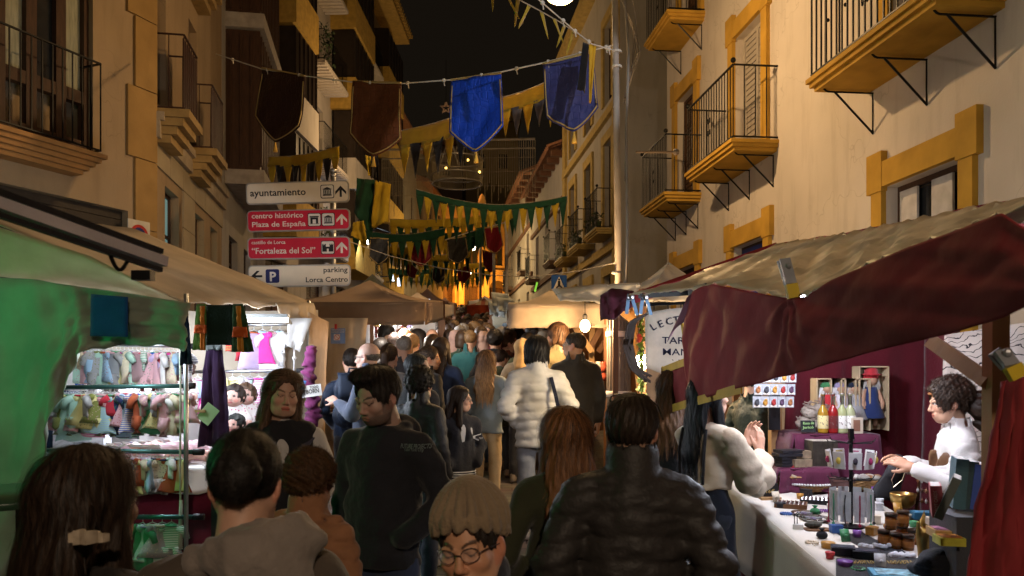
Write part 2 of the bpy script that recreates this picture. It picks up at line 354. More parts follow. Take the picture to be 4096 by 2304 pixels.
# grey house with yellow trim further on
F3 = Fr((xr(20.6), 20.6), (xr(29), 29), -1); k3 = F3.t.y
def s3(Y): return (Y - 20.6) / k3
b3 = building('grey_house', 'grey and yellow house with tall windows and three potted balconies behind the lamp pole', F3)
ops = [(s3(y - .5), s3(y + .5), z, z + h) for z, h in ((2.4, 2.2), (5.9, 2.4), (9.4, 2.2)) for y in (21.9, 24.6, 27.3)]
facade(b3, F3, 1, 13.2, ops, plaster((.48, .45, .40)))
for k, op in enumerate(ops):
 surround(b3, F3, op, M((.50, .36, .12), .85), .22, .06, False)
 window(b3, F3, op, 'shutter' if k % 2 else 'glass')
mb = MB()
for z in (5.2, 8.9): F3.box(mb, 0, F3.L, .0, .12, z, z + .22)
F3.box(mb, 0, .5, 0, .10, 1, 13.2); F3.box(mb, F3.L - .5, F3.L, 0, .10, 1, 13.2); F3.box(mb, -.1, F3.L + .1, 0, .35, 13.0, 13.3)
mb.build('cornice', M((.50, .36, .12), .85), b3)
for y in (21.9, 24.6, 27.3):
 bo = balcony(b3, F3, s3(y - .85), s3(y + .85), 5.62, .55, 0, M((.50, .36, .12), .85))
 for k in range(4):
  mb = MB(); c = F3(s3(y - .6 + .4 * k), .42, 5.92); mb.lathe([(.07, -.12), (.09, .05)], c, 7)
  for q in range(26):
   a = rng.uniform(0, 6.28); r = rng.uniform(.02, .16); pz = rng.uniform(.05, .32)
   p = c + Vector((r * math.cos(a), r * math.sin(a), pz)); d = Vector((rng.normal(), rng.normal(), rng.normal())).normalized() * .05; e = d.orthogonal().normalized() * .03
   mb.add([p - d, p + e, p + d, p - e], [(0, 1, 2, 3)])
  mb.build('potted_plant', M((.04, .06, .02), .8), bo)
# white houses with tiled eaves further still
for (ya, yb, zt, lab, ww) in ((29.05, 38, 10.3, 'pale house with brown string courses and tiled eave next to the grey house', plaster((.50, .47, .44))), (38.05, 50, 11.6, 'farther pale house with tiled eave on the right of the street', plaster((.46, .42, .37)))):
 f = Fr((xr(ya), ya), (xr(yb), yb), -1); b = building('pale_house', lab, f); n = 3; g0 = gz(ya)
 ops = [(f.L * (k + .5) / n - .5, f.L * (k + .5) / n + .5, z, z + 1.9) for z in (g0 + .6, g0 + 3.6, g0 + 5.9) for k in range(n)]
 ops = [o for o in ops if o[3] < zt - .3]
 facade(b, f, 1, zt, ops, ww)
 for k, op in enumerate(ops): window(b, f, op, 'glass' if k % 2 else 'shutter')
 mb = MB(); f.box(mb, -.05, f.L + .05, 0, .10, g0 + 3.1, g0 + 3.3)
 for k in range(9): f.box(mb, f.L * (k + .2) / 9, f.L * (k + .2) / 9 + .25, .0, .45, zt - .42, zt - .2)
 f.box(mb, -.05, f.L + .05, 0, .12, g0 + 5.6, g0 + 5.75); mb.build('string_course', M((.16, .08, .05), .85), b)
 mb = MB()
 mb.add([f(0, .6, zt - .15), f(f.L, .6, zt - .15), f(f.L, -3, zt + 1.3), f(0, -3, zt + 1.3), f(0, .6, zt - .25), f(f.L, .6, zt - .25)], [(0, 1, 2, 3), (4, 5, 1, 0)])
 rf = mb.build('roof', TILE, b); mb = MB()
 for k in range(int(f.L / .3)): mb.tube([f(.15 + .3 * k, .62, zt - .13), f(.15 + .3 * k, -3, zt + 1.33)], .09, 6)
 mb.build('roof_tiles', TILE, rf, True)
 for k in range(n):
  if k != 1: balcony(b, f, f.L * (k + .5) / n - .8, f.L * (k + .5) / n + .8, g0 + 3.35, .5, 0, M((.2, .13, .09), .8))
# ------------------------------------------------------------------ left side
# corner house: face A1 turned to the camera, face A2 along the street
cA = (-5.2, 11.5)
FA1 = Fr((cA[0] - .404 * 6, cA[1] - 6), cA, 1); FA2 = Fr(cA, (-3.18 - .176 * 16.8, 16.8), 1)
ba = thing('corner_house', 'cream corner house with stone quoins and a brown timber window over the baby clothes stall', 'building', (-5.5, 11, gz(11)))
a0, a1 = FA1.su(-30), FA1.su(93); zb = 4.82
opA = [(a0, a1, zb, 9.0), (FA1.su(-60), FA1.su(128), 1.2, FA1.zv(FA1.su(128), 211))]
facade(ba, FA1, 0, 13, opA, CREAM, thick=.4)
mb = MB(); w = (a1 - a0)
for k in range(5): FA1.box(mb, a0 + w * k / 4 - .07, a0 + w * k / 4 + .07, -.2, -.08, zb, 9.0)
for z in (zb + .05, zb + .7, zb + 2.2, zb + 2.45): FA1.box(mb, a0, a1, -.2, -.085, z, z + .16)
fr_ = mb.build('window', BROWN, ba)
for k in range(4):
 for z0_, z1_ in ((zb + .86, zb + 2.2), (zb + 2.61, 9.0)):
  mb = MB(); FA1.box(mb, a0 + w * k / 4 + .07, a0 + w * (k + 1) / 4 - .07, -.17, -.16, z0_, z1_); mb.build('pane', CURT if k in (1, 3) else GLASSD, fr_)
mb = MB(); b0, b1 = FA1.su(0, .35), FA1.su(104, .35)
for k in range(5): FA1.box(mb, b0 - .9 + .05 * (4 - k), b1 - .05 * (4 - k), 0, .42 - .05 * (4 - k), 4.50 + .056 * k, 4.50 + .056 * (k + 1) - .002)
bo = mb.build('balcony', M((.38, .20, .07), .8, var=.15, vs=4), ba); mb = MB()
railing(mb, FA1, b0 - .85, b1 - .06, 4.83, 5.95, .36, .014, .13, False); mb.build('railing', IRON, bo)
n = 12
for k in range(n):   # quoins on both sides of the corner
 z0_ = 1.0 + k; L_ = FA1.L
 mb = MB(); wq = .62 if k % 2 else .85; FA1.box(mb, L_ - wq * .55, L_ + .045, -.02, .045, z0_ * .5 * 1.0 + z0_ * .5, z0_ + .985); mb.build('quoin', STONE, ba)
gm = MB(); z1_ = opA[1][3]
for k in range(22): FA1.box(gm, opA[1][0], opA[1][1], -.14 - .012 * (k % 2), -.11, z1_ - .12 * (k + 1) + .004, z1_ - .12 * k - .004)
gm.build('roller_shutter', M((.04, .032, .025), .6), ba)
# A2
zs = 5.63
zA = 2 + (HV - 250) / F * 13
opsA = [(.7, 1.6, 2.6, 4.83), (2.75, 3.6, 2.6, 4.83), (4.2, 4.9, 2.6, 4.83)]
up = [(.22, .75, 5.95, 8.1), (2.3, 2.95, 5.95, 8.1), (.22, .75, 9.1, 11), (2.3, 2.95, 9.1, 11)]
facade(ba, FA2, 0, 13, opsA + up, CREAM, thick=.5)
mb = MB(); FA2.box(mb, 0, FA2.L, .0, .16, zs, zs + .12); FA2.box(mb, .0, FA2.L, .0, .10, zs - .25, zs - .002); mb.build('string_course', M((.40, .33, .24), .85), ba)
for k in range(6):   # stone slabs of the ground floor
 for r in range(3):
  a, b = FA2.L * k / 6 + .008, FA2.L * (k + 1) / 6 - .008; z = 5.62 - .62 * (r + 1)
  if any(not (b < q[0] - .0 or a > q[1]) and z < q[3] for q in opsA): continue
  mb = MB(); FA2.box(mb, a, b, 0, .03, z + .004, z + .612); mb.build('stone_slab', M((.36, .30, .20), .8, var=.1, vs=2.), ba)
for op in opsA:
 o = window(ba, FA2, op, 'glow', leaves=1)
for op in up:
 window(ba, FA2, op, 'shutter'); mb = MB()
 for k in range(4): FA2.box(mb, op[0] - .2 + .03 * (3 - k), op[1] + .2 - .03 * (3 - k), 0, .5 - .09 * (3 - k), op[2] - .62 + .12 * k, op[2] - .62 + .12 * (k + 1) - .002)
 bo = mb.build('balcony', M((.33, .22, .085), .8), ba); mb = MB(); railing(mb, FA2, op[0] - .17, op[1] + .17, op[2] - .12, op[2] + .95, .42, .012, .11, False)
 FA2.box(mb, op[0] - .17, op[1] + .17, .40, .41, op[2] - .1, op[2] + .9); mb.build('railing', M((.05, .022, .016), .6), bo)
mb = MB(); q = P(88, 153, 11.2)   # no-parking plate on the corner
pl = FA1.L - .3; z = FA1.zv(pl, 242)
FA1.box(mb, pl - .19, pl + .19, .05, .065, z - .3, z + .3); sg = mb.build('no_parking_plate', M((.6, .55, .45), .6), ba)
def disc(mb, fr, a, z, r0, r1, d, n=24):
 mb.add([fr(a + r * math.cos(t), d, z + r * math.sin(t)) for t in [2 * math.pi * k / n for k in range(n)] for r in (r0, r1)], [(2 * k, 2 * k + 1, (2 * k + 3) % (2 * n), (2 * k + 2) % (2 * n)) for k in range(n)])
mb = MB(); disc(mb, FA1, pl, z + .08, .0, .12, .070); mb.build('sign_blue', M((.02, .03, .14), .5, bump=0), sg)
mb = MB(); disc(mb, FA1, pl, z + .08, .12, .16, .071); mb.bar(FA1(pl - .09, .074, z + .17), FA1(pl + .09, .074, z - .01), .03, .002, up=FA1.n); mb.build('sign_ring', M((.45, .03, .02), .5, bump=0), sg)
# B: house with a brown timber bay
FB = Fr((-3.18 - .176 * 16.85, 16.85), (-7.0, 21.85), 1)
bb = building('bay_house', 'house with a tall dark brown timber bay behind the first hanging banner', FB)
opsB = [(.8, 1.9, 3.2, 5.0), (2.8, 3.9, 3.2, 5.0)]
facade(bb, FB, 1, 17, opsB, plaster((.40, .38, .36)), thick=.6)
for op in opsB: window(bb, FB, op)
for (z0_, z1_) in ((6.35, 9.4), (9.75, 13.0)):
 mb = MB(); FB.box(mb, .4, 3.7, 0, .72, z0_, z1_)
 for k in range(12): FB.box(mb, .45 + .275 * k, .45 + .275 * k + .05, .70, .76, z0_ + .1, z1_ - .1)
 for k in range(3): FB.box(mb, .365, .45, .08 + .22 * k, .12 + .22 * k, z0_ + .1, z1_ - .1)
 bay = mb.build('bay', BROWN, bb)
 for k in range(3):
  mb = MB(); FB.box(mb, .6 + 1.02 * k, 1.42 + 1.02 * k, .725, .735, z0_ + 1.1, z1_ - .5); mb.build('pane', GLASSD, bay)
 mb = MB(); FB.box(mb, .3, 3.8, 0, .82, z0_ - .32, z0_ - .004); mb.build('bay_floor', M((.36, .32, .28), .85), bay)
# C: white apartment house with yellow bays and balconies
FC = Fr((-7.0, 21.9), (-6.42, 41), 1); kc = FC.t.y
def sc(Y): return (Y - 21.9) / kc
bc = building('apartment_house', 'tall white apartment house with yellow bays and slatted balconies on the left', FC)
fl = [gz(25) + .8, gz(25) + 3.8, gz(25) + 6.8, gz(25) + 9.8, gz(25) + 12.8]
opsC = []
for z in fl[1:]:
 for y in (23.2, 26.6, 28.1, 31.6, 34.2, 37.6, 39.6): opsC.append((sc(y - .5), sc(y + .5), z + .1, z + 2.2))
for y in (23.5, 27.5, 31, 35, 38.5): opsC.append((sc(y - 1), sc(y + 1), fl[0] - .3, fl[0] + 2.2))
facade(bc, FC, 1, 19.2, opsC, plaster((.50, .46, .42)), thick=.6)
for k, op in enumerate(opsC): window(bc, FC, op, 'shutter' if k % 3 else 'glass')
for i, z in enumerate(fl[1:]):
 for (ya, yb) in ((22.3, 24.6), (29.6, 33.2), (36.4, 40.4)):   # yellow bays: solid parapet, dark glazing above
  ym = M((.50, .32, .07), .85) if i != 1 or ya > 30 else plaster((.52, .48, .44))
  mb = MB(); FC.box(mb, sc(ya), sc(yb), 0, .95, z - .3, z + .85); by = mb.build('bay_parapet', ym, bc)
  mb = MB(); FC.box(mb, sc(ya) + .1, sc(yb) - .1, .1, .88, z + .852, z + 2.65)
  for k in range(6): FC.box(mb, sc(ya) + .1 + (sc(yb) - sc(ya) - .2) * k / 5 - .03, sc(ya) + .1 + (sc(yb) - sc(ya) - .2) * k / 5 + .03, .87, .92, z + .86, z + 2.6)
  mb.build('bay_glazing', M((.03, .022, .018), .3, bump=.05), by)
 for (ya, yb) in ((25.7, 28.9), (33.6, 35.6)):
  mb = MB(); FC.box(mb, sc(ya), sc(yb), 0, .85, z - .12, z - .001)
  for k in range(12): FC.box(mb, sc(ya) + (sc(yb) - sc(ya)) * (k + .2) / 12, sc(ya) + (sc(yb) - sc(ya)) * (k + .75) / 12, .02, .83, z - .17, z - .121)
  bo = mb.build('balcony', plaster((.55, .5, .45)), bc); mb = MB(); railing(mb, FC, sc(ya) + .05, sc(yb) - .05, z + .06, z + 1.0, .8, .014, .14, False); mb.build('railing', IRON, bo)
  mb = MB()
  for q in range(160):
   p = FC(sc(ya) + rng.uniform(.1, 1.2), rng.uniform(.55, .9), z + rng.uniform(.1, 1.3)); d = Vector((rng.normal(), rng.normal(), rng.normal())).normalized() * .06; e = d.orthogonal().normalized() * .035
   mb.add([p - d, p + e, p + d, p - e], [(0, 1, 2, 3)])
  if i % 2 == 0: mb.build('foliage', M((.03, .05, .02), .8), bo)
mb = MB(); FC.box(mb, sc(35.5), FC.L + .3, 0, 1.1, 18.9, 19.25)
for k in range(16): mb.tube([FC(sc(35.6) + .36 * k, -.5, 19.5), FC(sc(35.6) + .36 * k, 1.3, 19.15)], .1, 6)
mb.build('eave', M((.42, .28, .09), .85), bc)
mb = MB(); FC.box(mb, sc(36.5), sc(40.5), .0, .9, 4.6, 5.2); mb.build('shop_canopy', plaster((.5, .45, .4)), bc)
sgn = [(392, 272, 395.5, 281, 33), (397.5, 278, 401, 286, 35)]
for k, (u0, v0_, u1, v1_, Y) in enumerate(sgn):
 c = P((u0 + u1) / 2, (v0_ + v1_) / 2, Y); w_, h_ = (u1 - u0) / F * Y, (v1_ - v0_) / F * Y
 t = thing('shop_sign', ['lit white and blue box sign hung above the shops, nearer one', 'lit white and blue box sign hung above the shops, farther one'][k], 'sign', c, 'lit box signs')
 mb = MB(); mb.box(c, (w_, .1, h_)); mb.build('panel', M((.7, .8, .9), .5, emit=(.75, .87, 1), es=2.2, bump=0), t)
 mb = MB(); mb.bar(c + Vector((-w_ / 2, 0, 0)), c + Vector((-w_ / 2 - .5, 0, 0)), .04); mb.build('bracket', IRON, t)
 lettering('sign_text', ['B13', 'ZOE'][k], h_ * .38, c + Vector((-w_ * .36, -.055, .02)), (1, 0, 0), (0, 0, 1), M((.03, .08, .4), .5, bump=0), t, .02, width=w_ * .7)
 lettering('sign_text', ['CASA', 'ZONA'][k], h_ * .26, c + Vector((-w_ * .36, -.055, -h_ * .38)), (1, 0, 0), (0, 0, 1), M((.03, .08, .4), .5, bump=0), t, .02, width=w_ * .7)
# D and further houses on the left
for (ya, yb, xa, xb, zt, lab, cc) in ((41.05, 50, -6.42, -6.0, 15.6, 'house with pale sloping eave behind the brown banner', (.44, .40, .33)), (50.05, 60, -6.0, -5.2, 14.2, 'low ochre house near the end of the street', (.40, .30, .2))):
 f = Fr((xa, ya), (xb, yb), 1); b = building('town_house', lab, f); g0 = gz(ya)
 ops = [(f.L * (k + .5) / 3 - .5, f.L * (k + .5) / 3 + .5, z, z + 1.9) for z in (g0 + .6, g0 + 4, g0 + 7) for k in range(3)]
 facade(b, f, 2, zt, ops, plaster(cc))
 for k, op in enumerate(ops): window(b, f, op, 'glass' if k % 2 else 'shutter')
 mb = MB(); mb.add([f(-.1, .8, zt - .2), f(f.L, .8, zt - .2), f(f.L, -4, zt + 1.6), f(-.1, -4, zt + 1.6), f(-.1, .8, zt - .35), f(f.L, .8, zt - .35), f(-.1, -4, zt - .2)], [(0, 1, 2, 3), (4, 5, 1, 0), (4, 0, 3, 6)])
 mb.build('roof', TILE, b)
 for k in (0, 2): balcony(b, f, f.L * (k + .5) / 3 - .9, f.L * (k + .5) / 3 + .9, g0 + 3.7, .6, 0, plaster((.4, .36, .3)))
c = P(425.5, 282.5, 50); t = thing('law_office_sign', 'dark green hanging sign with gold lettering near the orange arcade', 'sign', c)
mb = MB(); mb.box(c, (11 / F * 50, .08, 5 / F * 50)); mb.build('panel', M((.01, .05, .03), .6), t)
lettering('sign_text', 'BaSS', .2, c + Vector((-.28, -.05, -.0)), (1, 0, 0), (0, 0, 1), M((.4, .5, .2), .6), t, .01, width=.5)
lettering('sign_text', 'abogados', .1, c + Vector((-.28, -.05, -.12)), (1, 0, 0), (0, 0, 1), M((.4, .5, .2), .6), t, .01, width=.5)
# building that closes the street: sandstone arcade lit orange
FE = Fr((-8.6, 62), (.5, 66), 1)
be = building('arcade_house', 'sandstone arcade house lit orange across the end of the street', FE)
g0 = gz(62); wE = M((.48, .30, .12), .9, var=.2, vs=1.2, bump=.4, bs=8)
opsE = [(.8 + 2.2 * k, 2.2 + 2.2 * k, g0, g0 + 3.2) for k in range(4)] + [(1.0 + 2.2 * k, 2.0 + 2.2 * k, g0 + 5, g0 + 7) for k in range(4)]
facade(be, FE, 3, 15.5, opsE, wE, dep=.8)
mb = MB(); FE.box(mb, 0, FE.L, .0, .3, g0 + 4.3, g0 + 4.6); mb.build('string_course', wE, be)
for k in range(5): mb = MB(); FE.box(mb, .25 + 2.2 * k, .65 + 2.2 * k, 0, .25, g0 - .5, g0 + 4.3); mb.build('pilaster', wE, be)
for k in range(4):
 a = 1.5 + 2.2 * k; mb = MB()
 pts = [(a + .7 * math.cos(t), g0 + 3.2 + .55 * math.sin(t)) for t in [math.pi * q / 10 for q in range(11)]]
 mb.add([FE(x, .02, z) for x, z in pts], [tuple(range(11))]); mb.build('arch', M((.10, .055, .02), .9), be); window(be, FE, opsE[4 + k], 'glass'); window(be, FE, opsE[k], 'shutter', -.7, 'door')
lamp_light('arcade_light', 'POINT', (-5.6, 60.5, g0 + 3.2), (1, .45, .07), 900, .2); lamp_light('arcade_light', 'POINT', (-2.2, 62.0, g0 + 3.0), (1, .45, .07), 800, .2)
# houses on the hill beyond
for k, (u, v, Y, w_, h_, lab, cc) in enumerate([(432, 175, 80, 6, 6, 'pinkish house on the hill seen through the light curtain', (.42, .30, .24)), (410, 190, 72, 5, 7, 'pale house on the hill behind the brown banner', (.40, .36, .28)), (492, 168, 76, 5, 9, 'tall ochre gable on the hill right of the light crown', (.42, .32, .14)), (460, 205, 90, 9, 6, 'low dark house on the hill below the light crown', (.16, .12, .09))]):
 c = P(u, v, Y); f = Fr((c.x - w_ / 2, Y), (c.x + w_ / 2, Y + .3), 1); b = building('hill_house', lab, f); zt = c.z + h_ / 2
 ops = [(w_ * .2, w_ * .38, c.z, c.z + 1.4), (w_ * .62, w_ * .8, c.z, c.z + 1.4)]
 facade(b, f, c.z - h_ * 1.6, zt, ops, plaster(cc), thick=6)
 for op in ops: window(b, f, op)
 mb = MB(); mb.add([f(-.3, .4, zt), f(w_ + .3, .4, zt), f(w_ / 2, .4, zt + 1.5 + 2.5 * (k == 2)), f(-.3, -6, zt), f(w_ + .3, -6, zt), f(w_ / 2, -6, zt + 1.5 + 2.5 * (k == 2))], [(0, 1, 2), (0, 2, 5, 3), (1, 4, 5, 2)]); mb.build('roof', plaster(cc) if k == 2 else TILE, b)
# ------------------------------------------------------------------ lamps and posts
WARM = (1.0, .63, .29)
lp = Vector((.64, 10.5, 7.0))
t = thing('street_lamp', 'lit street lamp hung over the middle of the street', 'street lamp', lp)
mb = MB(); mb.lathe([(.02, .22), (.05, .2), (.13, .1), (.2, .02), (.195, .0)], lp, 16); mb.build('lamp_shade', metal(.2, .5), t, True)
mb = MB(); mb.ball(lp + Vector((0, 0, -.06)), (.19, .19, .09), 16, 8); mb.build('diffuser', glow((1, .68, .32), 1.5), t, True)
mb = MB(); mb.tube([F1(s1(10.5), 0, 8.2), lp + Vector((0, 0, .22)), FA2(2.5, 0, 9)], .012, 5); mb.build('cable', IRON, t)
lamp_light('street_lamp_light', 'POINT', lp + Vector((0, 0, -.32)), WARM, 365, .07, t)
for k, (loc, pw, col, lab) in enumerate([((-.9, 5.6, 7.5), 22, (1, .66, .34), 'assumed lit street lamp out of view over the near end of the street'), ((.6, -3.2, 4.6), 330, (1, .76, .54), 'assumed street lamp behind the viewpoint, put in to light the foreground people'), ((-3.3, 26, 9.6), 330, WARM, 'assumed lit street lamp over the street by the apartment house')]):  # assumed lamps, put in to light banners, foreground people and left houses
 loc = Vector(loc); t = thing('street_lamp', lab, 'street lamp', loc)  # named like the lamp over mid street, but assumed
 mb = MB(); mb.lathe([(.02, .22), (.05, .2), (.13, .1), (.17, .02), (.165, .0)], loc, 16); mb.build('lamp_shade', metal(.2, .5), t, True)
 mb = MB(); mb.ball(loc + Vector((0, 0, -.08)), (.09, .09, .11), 12, 8); mb.build('bulb', glow((1, .72, .36), 30), t, True)
 lamp_light('street_lamp_light', 'POINT', loc + Vector((0, 0, -.32)), col, pw, .08, t)
for k, (u, v, Y, pw) in enumerate([(473, 248, 40, 320), (480, 277, 44, 150), (369, 241, 30, 30), (469, 273, 52, 60)]):
 c = P(u, v, Y); t = thing('lantern', ['lit lantern on a bracket in front of the orange glow', 'small lit lantern low beside the thin flag pole', 'small white lamp on the apartment house by the red signs', 'small lit lantern on the orange arcade'][k], 'lantern', c)
 mb = MB(); mb.ball(c, .13, 10, 7); mb.build('bulb', glow((1, .85, .62) if k != 2 else (.9, .9, 1), 22), t, True)
 mb = MB(); mb.lathe([(.18, .08), (.10, .2), (.02, .26)], c, 10); mb.tube([c + Vector((0, 0, .24)), c + Vector((.3, 0, .5)), c + Vector((.9, 0, .3))], .03, 5); mb.build('bracket', IRON, t)
 lamp_light('lantern_light', 'POINT', c + Vector((0, -.3, -.2)), (1, .68, .30) if k != 2 else (.8, .9, 1), pw, .1, t)
c = Vector((2.6, 2.2, 5.6)); t = thing('assumed_floodlight', 'assumed white spotlight out of view, put in to light the blue banners', 'assumed_floodlight', c); mb = MB(); mb.box(c, (.3, .1, .2)); mb.build('housing', IRON, t)  # assumed lamp, unseen; put in to light the blue banners
q = (P(523, 108, 8.5) - c); so = lamp_light('assumed_flood_beam', 'SPOT', c + q.normalized() * .3, (.82, .88, 1), 420, .03, t, spot_size=R(17), spot_blend=.25); so.rotation_euler = q.to_track_quat('-Z', 'Y').to_euler()
# pale lamp pole with cables in the market
px, py = 1.075, 8.0
t = thing('lamp_pole', 'tall pale grey pole with ropes tied near its top, standing between the right stalls', 'pole', (px, py, gz(py)))
mb = MB(); mb.tube([(px, py, 2.75), (px - .05, py, 6.6)], .037, 14, .031); mb.build('shaft', M((.34, .29, .24), .7, .0, var=.15), t, True)
mb = MB(); mb.lathe([(.125, gz(py)), (.118, 1.2), (.112, 2.66), (.09, 2.74), (.045, 2.78)], (px, py, 0), 20)
for k in range(20):
 a = 2 * math.pi * k / 20; mb.tube([(px + .118 * math.cos(a), py + .118 * math.sin(a), gz(py) + .1), (px + .112 * math.cos(a), py + .112 * math.sin(a), 2.6)], .008, 4)
mb.build('column', M((.16, .13, .11), .6, .1), t, True)
for k, z in enumerate((2.36, 1.76)):
 mb = MB(); mb.lathe([(.124, z - .03), (.13, z - .025), (.13, z + .025), (.124, z + .03)], (px, py, 0), 18); mb.build('tape_band', M((.6, .55, .5), .6), t, True)
mb = MB(); mb.tube([(px + .05, py - .03, 5.9), (px + .09, py - .05, 5.2), (px + .07, py - .04, 4.4), (px + .08, py - .05, 3.4), (px + .06, py - .04, 2.7)], .016, 6)
mb.tube([(px + .04, py, 6.2), (px + .16, py, 5.6), (px + .2, py, 5.2), (px + .09, py, 4.9), (px + .06, py, 3.9)], .006, 4)
for k in range(5): mb.tube([(px + .02, py, 5.75), (px + .15 + .02 * k, py + .02 * k, 5.45 - .05 * k), (px + .13 - .02 * k, py, 5.0 - .08 * k), (px + .06, py, 4.75)], .006, 4)
mb.build('cable', M((.30, .27, .24), .7), t, True)
mb = MB(); mb.tube([P(636, 152, 8.0), P(676, 152, 8.1)], .012, 6); mb.ball(P(676, 152, 8.1), .035); mb.build('arm', M((.3, .22, .15), .5), t)
for z in (5.05, 5.2, 2.98): mb = MB(); mb.lathe([(.05, z - .012), (.054, z), (.05, z + .012)], (px - .02, py, 0), 12); mb.build('rope_tie', M((.55, .5, .42), .9), t)
# the finger post with four direction signs
spx, spy = -2.13, 9.4
t = thing('direction_signpost', 'steel post carrying four white and red direction boards above the left stalls', 'signpost', (spx, spy, gz(spy)))
mb = MB(); z0_ = gz(spy); zt = 2 + (HV - 171) / F * spy
mb.tube([(spx, spy + .07, z0_), (spx, spy + .07, zt)], .035, 12); mb.lathe([(.045, 0), (.045, .03), (.0, .05)], (spx, spy + .07, zt), 12)
for k in range(5): mb.lathe([(.037, 0), (.041, .015), (.037, .03)], (spx, spy + .07, zt - .05 - .9 * k / 4), 12)
mb.build('post', metal(.42, .45), t, True)
EDGE = M((.42, .38, .33), .35, .5, bump=.02); BWH = M((.70, .60, .46), .55, bump=.03, var=.05); BRED = M((.50, .012, .035), .5, bump=.03, var=.05); INK = M((.012, .01, .012), .6, bump=0); WINK = M((.66, .60, .52), .6, bump=0)
def P4(u, v): return P(u, v, spy)
boards = [((246, 349), (184, 181), (206, 201), BWH), ((247, 350), (210.5, 208), (232, 230), BRED), ((247.5, 350), (238, 236.5), (260, 258), BRED), ((248, 350.5), (266, 264.5), (288, 285.5), BWH)]
def picto(mb, o, ax, ay, s, kind):
 def rct(x0, y0, x1, y1): mb.prism([(x0 * s, y0 * s), (x1 * s, y0 * s), (x1 * s, y1 * s), (x0 * s, y1 * s)], o, ax, ay, .002)
 if kind == 'temple':
  rct(-.36, -.34, .36, -.27); rct(-.32, -.25, .32, -.2); rct(-.32, .12, .32, .17); mb.prism([(-.38 * s, .19 * s), (.38 * s, .19 * s), (0, .36 * s)], o, ax, ay, .002)
  for x in (-.27, -.14, 0, .14, .27): rct(x - .035, -.18, x + .035, .1)
 if kind == 'gate':
  rct(-.38, .2, .38, .3); rct(-.32, -.32, -.14, .18); rct(.14, -.32, .32, .18); rct(-.14, .02, .14, .18); rct(-.4, -.36, .4, -.33)
 if kind == 'castle':
  for x in (-.3, .3):
   rct(x - .15, -.34, x + .15, .2)
   for q in (-.12, 0, .12): rct(x + q - .035, .2, x + q + .035, .3)
  rct(-.15, -.1, .15, .06); rct(-.15, -.34, -.08, -.1); rct(.08, -.34, .15, -.1)
 if kind == 'arrow':
  rct(-.08, -.42, .08, .15); mb.prism([(-.4 * s, -.02 * s), (0, .4 * s), (.4 * s, -.02 * s), (.4 * s, -.24 * s), (0, .17 * s), (-.4 * s, -.24 * s)][::-1], o, ax, ay, .002)
for k, ((u0, u1), (va, vb), (vc, vd), mat) in enumerate(boards):
 A, B, D = P4(u0, va), P4(u1, vb), P4(u0, vc); ax = (B - A).normalized(); ay = Vector((-ax.z, 0, ax.x)); wd = (B - A).length; hh = (A - D).length; c = (A + P4(u1, vd)) / 2
 nrm = Vector((0, -1, 0)); o_ = c + nrm * .0
 mb = MB(); mb.prism(rounded(wd, hh, .05, 5), c + Vector((0, .03, 0)), ax, ay, .03); bd = mb.build('direction_board', EDGE, t)
 mb = MB(); mb.prism(rounded(wd - .03, hh - .03, .04, 5), c + Vector((0, -.001, 0)), ax, ay, .003); mb.build('board_face', mat, bd)
 ink = INK if mat is BWH else WINK; fo = c + Vector((0, -.0045, 0))
 def at(x, y): return fo + ax * (x * wd) + ay * (y * hh)
 if k == 0: lettering('sign_text', 'ayuntamiento', .115, at(-.46, -.12), ax, ay, ink, bd, .014, width=wd * .54)
 if k == 1: lettering('sign_text', 'centro histórico', .085, at(-.455, .13), ax, ay, ink, bd, .014, width=wd * .5); lettering('sign_text', 'Plaza de España', .085, at(-.455, -.27), ax, ay, ink, bd, .014, width=wd * .52)
 if k == 2: lettering('sign_text', 'castillo de Lorca', .058, at(-.46, .2), ax, ay, ink, bd, .012, width=wd * .33); lettering('sign_text', '“Fortaleza del Sol”', .1, at(-.46, -.24), ax, ay, ink, bd, .014, width=wd * .62)
 if k == 3: lettering('sign_text', 'parking', .085, at(.235, .14), ax, ay, ink, bd, .014, width=wd * .235); lettering('sign_text', 'Lorca Centro', .085, at(.06, -.30), ax, ay, ink, bd, .014, width=wd * .41)
 sz = hh * .62
 icons = {0: [('temple', .29)], 1: [('gate', .155), ('temple', .29)], 2: [('castle', .285)], 3: []}[k]
 for kind, x in icons:
  mb = MB(); mb.prism(rounded(sz, sz, .02, 3), at(x, 0), ax, ay, .002); ib = mb.build('icon_panel', INK, bd)
  mb = MB(); mb.prism(rounded(sz * .9, sz * .9, .018, 3), at(x, 0) + nrm * .0025, ax, ay, .002); mb.build('icon_ground', WINK, bd)
  mb = MB(); picto(mb, at(x, 0) + nrm * .005, ax, ay, sz * .9, kind); mb.build('icon', INK, bd)
 mb = MB()
 if k < 3: picto(mb, at(.42, 0), ax, ay, sz * 1.0, 'arrow')
 else: picto(mb, at(-.415, 0), ay, -ax, sz, 'arrow')
 mb.build('arrow', ink, bd)
 if k == 3:
  mb = MB(); mb.prism(rounded(sz, sz, .02, 3), at(-.26, 0), ax, ay, .002); mb.build('icon_panel', M((.012, .016, .10), .5, bump=0), bd)
  lettering('sign_text', 'P', .15, at(-.29, -.22) + nrm * .005, ax, ay, WINK, bd, .03, width=.075)
